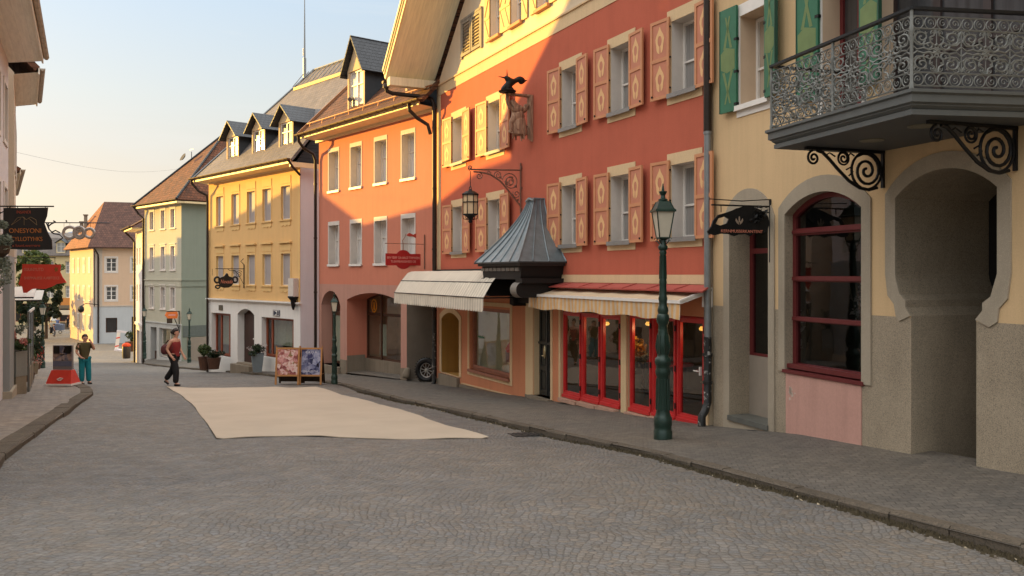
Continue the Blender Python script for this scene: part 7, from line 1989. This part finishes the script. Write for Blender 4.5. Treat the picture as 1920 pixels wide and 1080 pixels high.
for i,(px,py,Yp,sz,lab) in enumerate(((60,702,32,1.0,'leafy green tub plant beyond the wind screen'),(68,692,38,.9,'dark green bush in a tub near the left lamp post'),(53,720,27.5,.8,'small pink flowering tub at the foot of the wind screen'))):
    potted('potted_shrub', lab, at(px,py,Yp), [(.18*sz,0),(.24*sz,.42*sz),(.25*sz,.46*sz),(.2*sz,.46*sz)], m_potb if i else m_conc, m_leafd if i < 2 else m_leaf, .95*sz, .36*sz, 900, .06, 20+i, flowers=(m_red_f if i == 1 else m_flow if i == 2 else None))
# the red-based poster stand
Yp = 25.3; X = (118.5-960)/F*Yp; zb0 = g(Yp)+.11; o = thing('poster_stand', 'double sided poster stand on a bright red water-filled base at the kerb', 'poster stand', (X,Yp,zb0), rad(-3))
hw0, hw1 = .38, .30
mb = MB(); mb.add([(-hw0,-.26,.05),(hw0,-.26,.05),(hw0,.26,.05),(-hw0,.26,.05),(-hw1,-.10,.44),(hw1,-.10,.44),(hw1,.10,.44),(-hw1,.10,.44)], [[3,2,1,0],[4,5,6,7],[0,1,5,4],[1,2,6,5],[2,3,7,6],[3,0,4,7]]); part('base', mb, plain('red_plastic', rgb(196,58,44), .4, .08, 6), o)
mb = MB(); mb.box(-.40,.40,-.28,.28,0,.055); part('foot_rim', mb, m_white, o)
mb = MB(); mb.box(-.29,.29,-.045,.045,.45,1.17); fp = part('poster_panel', mb, plain('grey_frame', rgb(120,112,108), .4), o)
m_pp = poster_mat('street_poster_print', [(.25, rgb(26,22,22)), (.42, rgb(60,52,50)), (.5, rgb(150,122,110)), (.6, rgb(172,150,140)), (.7, rgb(84,86,104))], 3.2, 5)
mb = MB(); mb.box(-.285,.285,-.05,-.046,.72,1.165); mb.box(-.285,.285,-.05,-.046,.55,.70,1); part('poster', mb, [m_pp, plain('slate_blue_print', rgb(96,98,116), .4)], fp)
mb = MB(); mb.box(-.26,-.08,-.056,-.051,.92,1.15); mb.box(.13,.26,-.056,-.051,.92,1.15); mb.prism([(.0,.86),(.12,.92),(-.1,.9)],-.056,-.052); part('printed_block', mb, plain('black_print', rgb(20,18,18), .4), fp)
mb = MB(); mb.tube([(-.05,-.228,.18),(.02,-.215,.22),(.12,-.215,.21),(.06,-.228,.16),(-.02,-.236,.16)], .014, 5); part('emblem', mb, m_white, o)
# spoked black wheel leaning in the salmon recess with a boulder beside it
wc = S.world(.62,-.10,0); zc = pave_z(wc.x,wc.y)
o = thing('motor_wheel', 'black tyred spoked wheel leaning in the recess under the white awning', 'wheel', (wc.x,wc.y,zc+.36), S.rz+rad(35))
mb = MB(); mb.tube([(.28*math.cos(a),0,.30*math.sin(a)) for a in [2*math.pi*i/28 for i in range(28)]], .085, 8, 0, True)
for i in range(28): a = 2*math.pi*i/28; mb.bar((.36*math.cos(a),-.04,.38*math.sin(a)),(.37*math.cos(a+.06),.04,.385*math.sin(a+.06)),.03)
part('tyre', mb, m_hinge, o, smooth=True)
mb = MB(); mb.tube([(.21*math.cos(a),0,.22*math.sin(a)) for a in [2*math.pi*i/24 for i in range(24)]], .022, 6, 0, True)
for i in range(10): a = 2*math.pi*i/10; mb.tube([(.03*math.cos(a),.03*(-1)**i,.03*math.sin(a)),(.21*math.cos(a+.2),0,.22*math.sin(a+.2))], .012, 5)
mb.lathe([(.05,-.06),(.06,0),(.05,.06)], n=10); part('rim', mb, plain('scuffed_chrome', rgb(190,188,184), .35, .3, 20, .7), o, smooth=True)
mb = MB(); mb.box(-.30,.30,-.42,-.12,-.36,.18); mb.tube([(-.3,-.2,.1),(-.1,-.24,.28),(.2,-.24,.24)], .05, 6); part('tarpaulin', mb, m_dkb, o)
wc = S.world(1.45,.12,0); zc = pave_z(wc.x,wc.y)
o = thing('corner_stone', 'rounded stone guard at the foot of the salmon pier', 'stone', (wc.x,wc.y,zc-.05), S.rz)
put('stone', skin_mesh('stone', [(0,0,.1,.17),(.02,-.05,.32,.14),(-.02,-.08,.48,.08)], [(0,1),(1,2)], m_plinth, 2), o)
# red and white barrier beacon, and a dark litter bin at the far bend
Yb = 82; o = thing('barrier_beacon', 'leaning white barrier beacon with red stripes in front of the apricot house', 'barrier', at(218,657,Yb), rad(5)); o.rotation_euler = (0,rad(8),rad(5))
mb = MB(); mb.prism(rect(-.16,.16,.15,1.75), -.04, .04); part('board', mb, m_white, o)
mb = MB()
for z in (.3,1.1): mb.prism([(-.165,z),(.165,z+.12),(.165,z+.24),(-.165,z+.12)], -.046, .046)
part('stripe', mb, m_signred, o); mb = MB(); mb.box(-.1,.95,-.35,.35,0,.15); mb.box(-.2,.9,-.05,.05,1.75,1.95); part('foot', mb, m_wprint, o)
Yb = 68; o = thing('litter_bin', 'dark rounded litter bin with an orange rim near the street bend', 'litter bin', at(237,672,Yb))
mb = MB(); mb.lathe([(.26,0),(.30,.1),(.32,.8),(.28,1.0),(.2,1.05)], n=14); part('bin', mb, plain('dark_bin', rgb(58,54,54), .6), o, smooth=True); mb = MB(); mb.lathe([(.31,.96),(.33,1.02),(.31,1.1),(.2,1.2),(.08,1.25)], n=14); part('rim', mb, m_org, o, smooth=True)
Yb = 72; o = thing('planter_box', 'olive grey planter box in front of the narrow white house', 'planter', at(246,659,Yb)); mb = MB(); mb.lathe([(.35,0),(.5,.8),(.52,.85),(.4,.85)], n=4, a0=math.pi/4); part('box', mb, m_potb, o); mb = MB(); rn = random.Random(31); leaf_blob(mb,(0,0,1.25),.5,.5,.5,260,.12,rn); part('foliage', mb, m_leafd, o)
# red flag sign on the apricot house, small black wall sign, iron arm
o = thing('wall_sign', 'small red cut-out sign on the apricot house front', 'sign', P.world(6.0,.8,pz(553,108)), P.face_angle())
mb = MB(); mb.prism([(-.5,-.55),(.45,-.5),(.55,.3),(.25,.2),(.1,.5),(-.2,.25),(-.55,.3)], -.04, .04); part('board', mb, plain('salmon_red_sign', rgb(206,96,84), .5), o); mb = MB(); mb.tube([(-.9,0,.75),(.9,0,.75)], .03, 5); part('arm', mb, m_hinge, o)
q = Vector(at(152,580,104)); o = thing('wall_lamp', 'black iron wall ornament on the shaded corner of the apricot house', 'wall lamp', q)
mb = MB(); mb.lathe([(.08,-.4),(.32,-.25),(.38,.0),(.3,.25),(.1,.45)], n=8); part('lantern', mb, m_hinge, o); mb = MB(); mb.tube([(0,0,.4),(.3,.5,.7),(1.1,2.,.5)], .05, 5); part('arm', mb, m_hinge, o)
q = Vector(at(129,566,128)); o = thing('street_sign', 'orange hotel-style sign board at the far left corner', 'sign', q); mb = MB(); mb.box(-1.2,.9,-.1,.1,-.5,.6); part('board', mb, plain('orange_board', rgb(214,140,70), .5), o); mb = MB(); mb.box(-1.4,1.2,-.2,.2,-1.0,-.5); part('lower_board', mb, m_conc, o); mb = MB(); mb.tube([(.9,0,.5),(.95,0,-6.5)], .08, 6); part('pole', mb, m_hinge, o)  # board carries one even orange
Yk = 125; o = thing('street_cart', 'blue grey market cart at the end of the street', 'cart', at(109,625,Yk), rad(6))
mb = MB(); mb.prism([(-.75,.45),(.75,.45),(.75,1.3),(-.5,1.5),(-.75,1.3)], -.5, .5); part('body', mb, plain('blue_grey_panel', rgb(104,112,130), .5), o)
for x in (-.5,.5): 
    mb = MB(); mb.tube([(x+.22*math.cos(a),-.5,.24+.22*math.sin(a)) for a in [2*math.pi*i/14 for i in range(14)]], .05, 5, 0, True); part('wheel', mb, m_hinge, o)
mb = MB(); mb.box(-.8,.8,-.53,.53,.36,.46); part('bumper', mb, m_white, o)
Yk = 140; o = thing('market_stall', 'beige canopied market stall in front of the far mansard house', 'stall', at(124,618,Yk), rad(4))
mb = MB(); mb.slab([(-2.2,-1.3,2.5),(2.2,-1.3,2.5),(2.2,.0,3.2),(-2.2,.0,3.2)],.08); mb.slab([(-2.2,1.3,2.5),(2.2,1.3,2.5),(2.2,.0,3.2),(-2.2,.0,3.2)],.08); part('canopy', mb, plain('beige_canopy', rgb(176,160,132), .85), o)
mb = MB(); 
for x in (-2.1,2.1):
    for y in (-1.2,1.2): mb.bar((x,y,0),(x,y,2.55),.08)
part('post', mb, m_hinge, o); mb = MB(); mb.box(-2,2,-1.1,-.4,0,.95); mb.box(-1.2,1.6,-1,-.5,.95,1.25); part('counter', mb, plain('dull_counter', rgb(110,96,80), .8, .2, 2), o)
Yk = 134; o = thing('garden_parasol', 'closed pale parasol by the dark tree', 'parasol', at(101,612,Yk)); mb = MB(); mb.lathe([(.5,.9),(.35,1.6),(.15,2.6),(.03,2.9)], n=10); part('canopy', mb, m_canv, o, smooth=True); mb = MB(); mb.tube([(0,0,0),(0,0,3)], .05, 6); part('pole', mb, m_white, o)
# ------------------------------------------------------------------ trees
m_bark = plain('bark', rgb(84,70,56), .95, .25, 9, bump=.8, grain=14)
m_tree1 = leaves('dark_foliage', rgb(38,52,34,.8), rgb(62,76,46,.8)); m_tree2 = leaves('mid_foliage', rgb(74,88,44,.9), rgb(112,118,62,.9))
def tree(name, label, base, h, cz, rx, rz_, mat, n, s, seed):
    rn = random.Random(seed); o = thing(name, label, 'tree', base)
    mb = MB(); mb.tube([(0,0,-.3),(.05,0,h*.2),(.0,.1,h*.45),(.1,0,h*.7)], [h*.035,h*.03,h*.022,h*.012], 8)
    for i in range(9):
        a = i*2.4; r = rx*rn.uniform(.5,.85); z0 = h*rn.uniform(.25,.55); mb.tube([(0,0,z0),(r*.5*math.cos(a),r*.5*math.sin(a),z0+h*.12),(r*math.cos(a),r*math.sin(a),z0+h*.28)], [h*.014,h*.009,h*.004], 5)
    part('trunk', mb, m_bark, o, smooth=True)
    mb = MB()
    for _ in range(26):
        a = rn.uniform(0,6.28); rr = rx*rn.uniform(.1,.85)**.7; zc = cz+rn.uniform(-.8,.9)*rz_
        f = math.sqrt(max(.15,1-((zc-cz)/rz_)**2*.8)); leaf_blob(mb,(rr*f*math.cos(a),rr*f*math.sin(a),zc),rx*.30,rx*.30,rz_*.26,n//26,s,rn,3)
    part('crown', mb, mat, o)
b = at(86,632,118); tree('broad_tree', 'dark broad tree behind the left street lamps', (b[0],b[1],-7.19), 7, 4.6, 2.3, 2.5, m_tree1, 6000, .22, 2)
b = at(54,632,112); tree('broad_tree', 'dark tree overlapping the left edge of the broad one', (b[0],b[1],-7.19), 7, 4.7, 2.2, 2.5, m_tree1, 4500, .22, 12)
b = at(62,628,134); tree('garden_tree', 'lighter green tree rising behind the red sign', (b[0],b[1],-7.19), 13, 9.3, 4.6, 3.4, m_tree2, 4200, .36, 3)
# hill far behind the town, and a wire across the street
mb = MB(); n = 60; rows_ = []
for j,(yy,hh) in enumerate(((3000,0),(3300,.55),(3700,1),(4300,.7),(5200,0))):
    rows_.append([(-3400+ i*55, yy, -12+hh*(196+30*math.sin(i*.35)+20*math.sin(i*.9+1)+10*math.sin(i*2.1))*(1 if i*55-3400 < -900 else max(0,1-((i*55-3400)+900)/800))) for i in range(n+1)])
mb.add([p for r in rows_ for p in r], [[j*(n+1)+i,j*(n+1)+i+1,(j+1)*(n+1)+i+1,(j+1)*(n+1)+i] for j in range(4) for i in range(n)])
struct(part('hills', mb, plain('haze_blue_hill', rgb(104,124,150), .95, .1, .004, bump=0), smooth=True))  # distance haze is put into the blue base colour
a, b = Vector(at(20,283,33)), G.world(5.5,-2.2,9.3)
mb = MB(); mb.tube([a.lerp(b,i/16)+Vector((0,0,-.5*math.sin(math.pi*i/16))) for i in range(17)], .004, 4); tag(part('overhead_wire', mb, m_hinge), 'thin overhead wire crossing the sky to the rust-brown roof', 'wire')
# ------------------------------------------------------------------ window displays
def disp(H, name, label, cat, u, w, z): return thing(name, label, cat, H.world(u,w,z), H.rz)
o = disp(R,'display_stand','shop window stand with a red cloth over a dark box','display stand',8.45,-.62,-.95)
mb = MB(); mb.box(-.32,.32,-.2,.2,.35,.62); part('box', mb, m_dkb, o); mb = MB(); mb.lathe([(.30,.62),(.34,.70),(.24,.86),(.08,.92)], n=14); part('cloth', mb, plain('red_check_cloth', rgb(190,80,70), .9, .3, 30), o, smooth=True); mb = MB(); mb.tube([(.05,0,0),(.05,0,1.7)], .03, 6); mb.box(-.25,.35,-.02,.02,1.62,1.7); part('stand', mb, m_brown, o)
o = disp(R,'linen_pile','pile of pale folded linen in the shop window','linen',8.55,-.42,-.93)
put('linen', skin_mesh('linen', [(-.42,0,.12,.14),(-.2,.05,.2,.15),(.02,0,.12,.16),(.3,.03,.16,.13)], [(0,1),(1,2),(2,3)], plain('pale_linen', rgb(206,196,178), .9, .12, 12), 2), o)
o = disp(R,'glass_sticker','green leaf motif on the left of the shop window glass','sticker',9.6,-.105,.0)
mb = MB()
for i in range(5): mb.prism([(-.18+.08*i,-.05),(-.12+.08*i,.02+.02*(i%2)),(-.05+.08*i,-.02)], -.002, .002)
part('motif', mb, plain('green_film', rgb(70,130,96), .5), o)
o = disp(R,'hanging_cloth','white lace cloth draped at the near side of the shop window','cloth',7.82,-.45,-.8)
mb = MB(); mb.add([(x*.06,.03*math.sin(x*1.9),z) for z in (0,.9) for x in range(6)], [[i,i+1,7+i,6+i] for i in range(5)]); part('cloth', mb, m_wprint, o)
rn = random.Random(77)
for u,w,s_,lab in ((2.95,-.55,1.0,'yellow flowers in a vase behind the far trio of red doors'),(.42,-.6,.8,'yellow flowers low behind the last red door')):
    o = disp(R,'flower_vase',lab,'vase',u,w,-.95); mb = MB(); mb.lathe([(.10,0),(.16,.25),(.08,.55),(.11,.62)], n=14); part('vase', mb, m_potg, o, smooth=True); mb = MB(); leaf_blob(mb,(0,0,.95*s_),.25,.25,.30,300,.06,rn); part('foliage', mb, m_leafg, o); mb = MB(); leaf_blob(mb,(0,0,1.2*s_),.16,.16,.2,90,.05,rn); part('flowers', mb, leaves('yellow_petals', rgb(216,160,60), rgb(220,180,90)), o)
for i,(u) in enumerate((4.4,3.3,1.9,.7)):
    o = disp(R,'cafe_table',('round cafe table deep inside, far left door leaf','round cafe table inside behind the middle door leaf','round cafe table inside just right of the pier','round cafe table inside behind the last door leaf')[i],'table',u,-1.7,-.95)
    mb = MB(); mb.lathe([(.40,.72),(.42,.74),(.40,.76)], n=18); part('tabletop', mb, m_redp, o, smooth=True); mb = MB(); mb.lathe([(.25,0),(.25,.03),(.04,.06),(.04,.72)], n=12); part('pedestal', mb, m_hinge, o, smooth=True)
for u,w,s_,lab in ((-1.0,-.75,1.3,'pale dried branches behind the narrow glass door'),(-3.15,-.5,1.2,'pale dried flowers at the near side of the arched window'),(-2.5,-.9,1.1,'dried branches low in the arched window')):
    o = disp(N,'dried_bouquet',lab,'bouquet',u,w,.2 if u < -1.5 else -.55); mb = MB()
    for i in range(26):
        a = rn.uniform(0,6.3); r = rn.uniform(.05,.3); mb.tube([(0,0,0),(r*.4*math.cos(a),r*.4*math.sin(a),.5*s_),(r*math.cos(a),r*math.sin(a),(.8+.5*rn.random())*s_)], .006, 4)
    part('stems', mb, m_conc, o); mb = MB(); leaf_blob(mb,(0,0,1.0*s_),.28,.22,.35*s_,260,.045,rn); part('flowers', mb, m_flw, o)
# lantern fixed on the yellow house corner
o = thing('wall_lantern', 'white wall box with a dark iron lantern bracket at the yellow house corner', 'wall lamp', Y.world(.32,.14,.95), Y.rz)
mb = MB(); mb.box(-.22,.22,-.12,.12,-.2,.55); part('box', mb, m_reveal, o); mb = MB(); mb.lathe([(.03,-.75),(.08,-.6),(.12,-.35),(.24,-.22),(.22,-.18)], n=10); part('bracket', mb, m_hinge, o)

o = thing('window_emblem', 'orange oval emblem in the top of the salmon shop window', 'emblem', S.world(5.0,-.77,.56), S.rz)
mb = MB(); mb.prism([(.20*math.cos(a), .24*math.sin(a)) for a in [2*math.pi*i/24 for i in range(24)]], 0, .012, 0, [[(.15*math.cos(a), .19*math.sin(a)) for a in [2*math.pi*i/24 for i in range(24)]]]); mb.prism([(-.08,-.14),(.08,-.14),(.05,.02),(.03,.14),(-.04,.12),(-.06,0)], .001, .01)
part('emblem', mb, plain('amber_emblem', rgb(214,140,40), .5), o)
# ------------------------------------------------------------------ sky: Nishita, toned by elevation, a breath of cloud
z = sep.outputs['Z']
tone = wramp(z, SKY_TONE)
base_ = wmix(1.0, sky.outputs[0], tone, 'MULTIPLY')
soft = wramp(z, [(0,(3.9,3.38,2.6)),(.115,(3.75,3.4,2.9)),(.19,(3.38,3.48,3.34)),(.30,(2.72,3.28,3.85))])
base_ = wmix(.6, base_, soft)
mp = wnode('ShaderNodeMapping'); mp.inputs['Scale'].default_value = (1.2, 1.2, 6.5); mp.inputs['Rotation'].default_value = (rad(4), rad(-7), 0); wl.new(tc.outputs['Generated'], mp.inputs['Vector'])
nz = wnode('ShaderNodeTexNoise'); nz.inputs['Scale'].default_value = 2.3; nz.inputs['Detail'].default_value = 7; nz.inputs['Roughness'].default_value = .62; nz.inputs['Distortion'].default_value = .6; wl.new(mp.outputs[0], nz.inputs['Vector'])
cl = wramp(nz.outputs['Fac'], [(.50,(0,0,0)), (.78,(.45,.45,.45))])
final = wmix(cl, base_, CLOUD_C, 'MIX')
# added brightness in the unseen sky overhead, fills the shaded street
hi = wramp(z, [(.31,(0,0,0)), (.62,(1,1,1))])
final = wmix(hi, final, FILL_C)
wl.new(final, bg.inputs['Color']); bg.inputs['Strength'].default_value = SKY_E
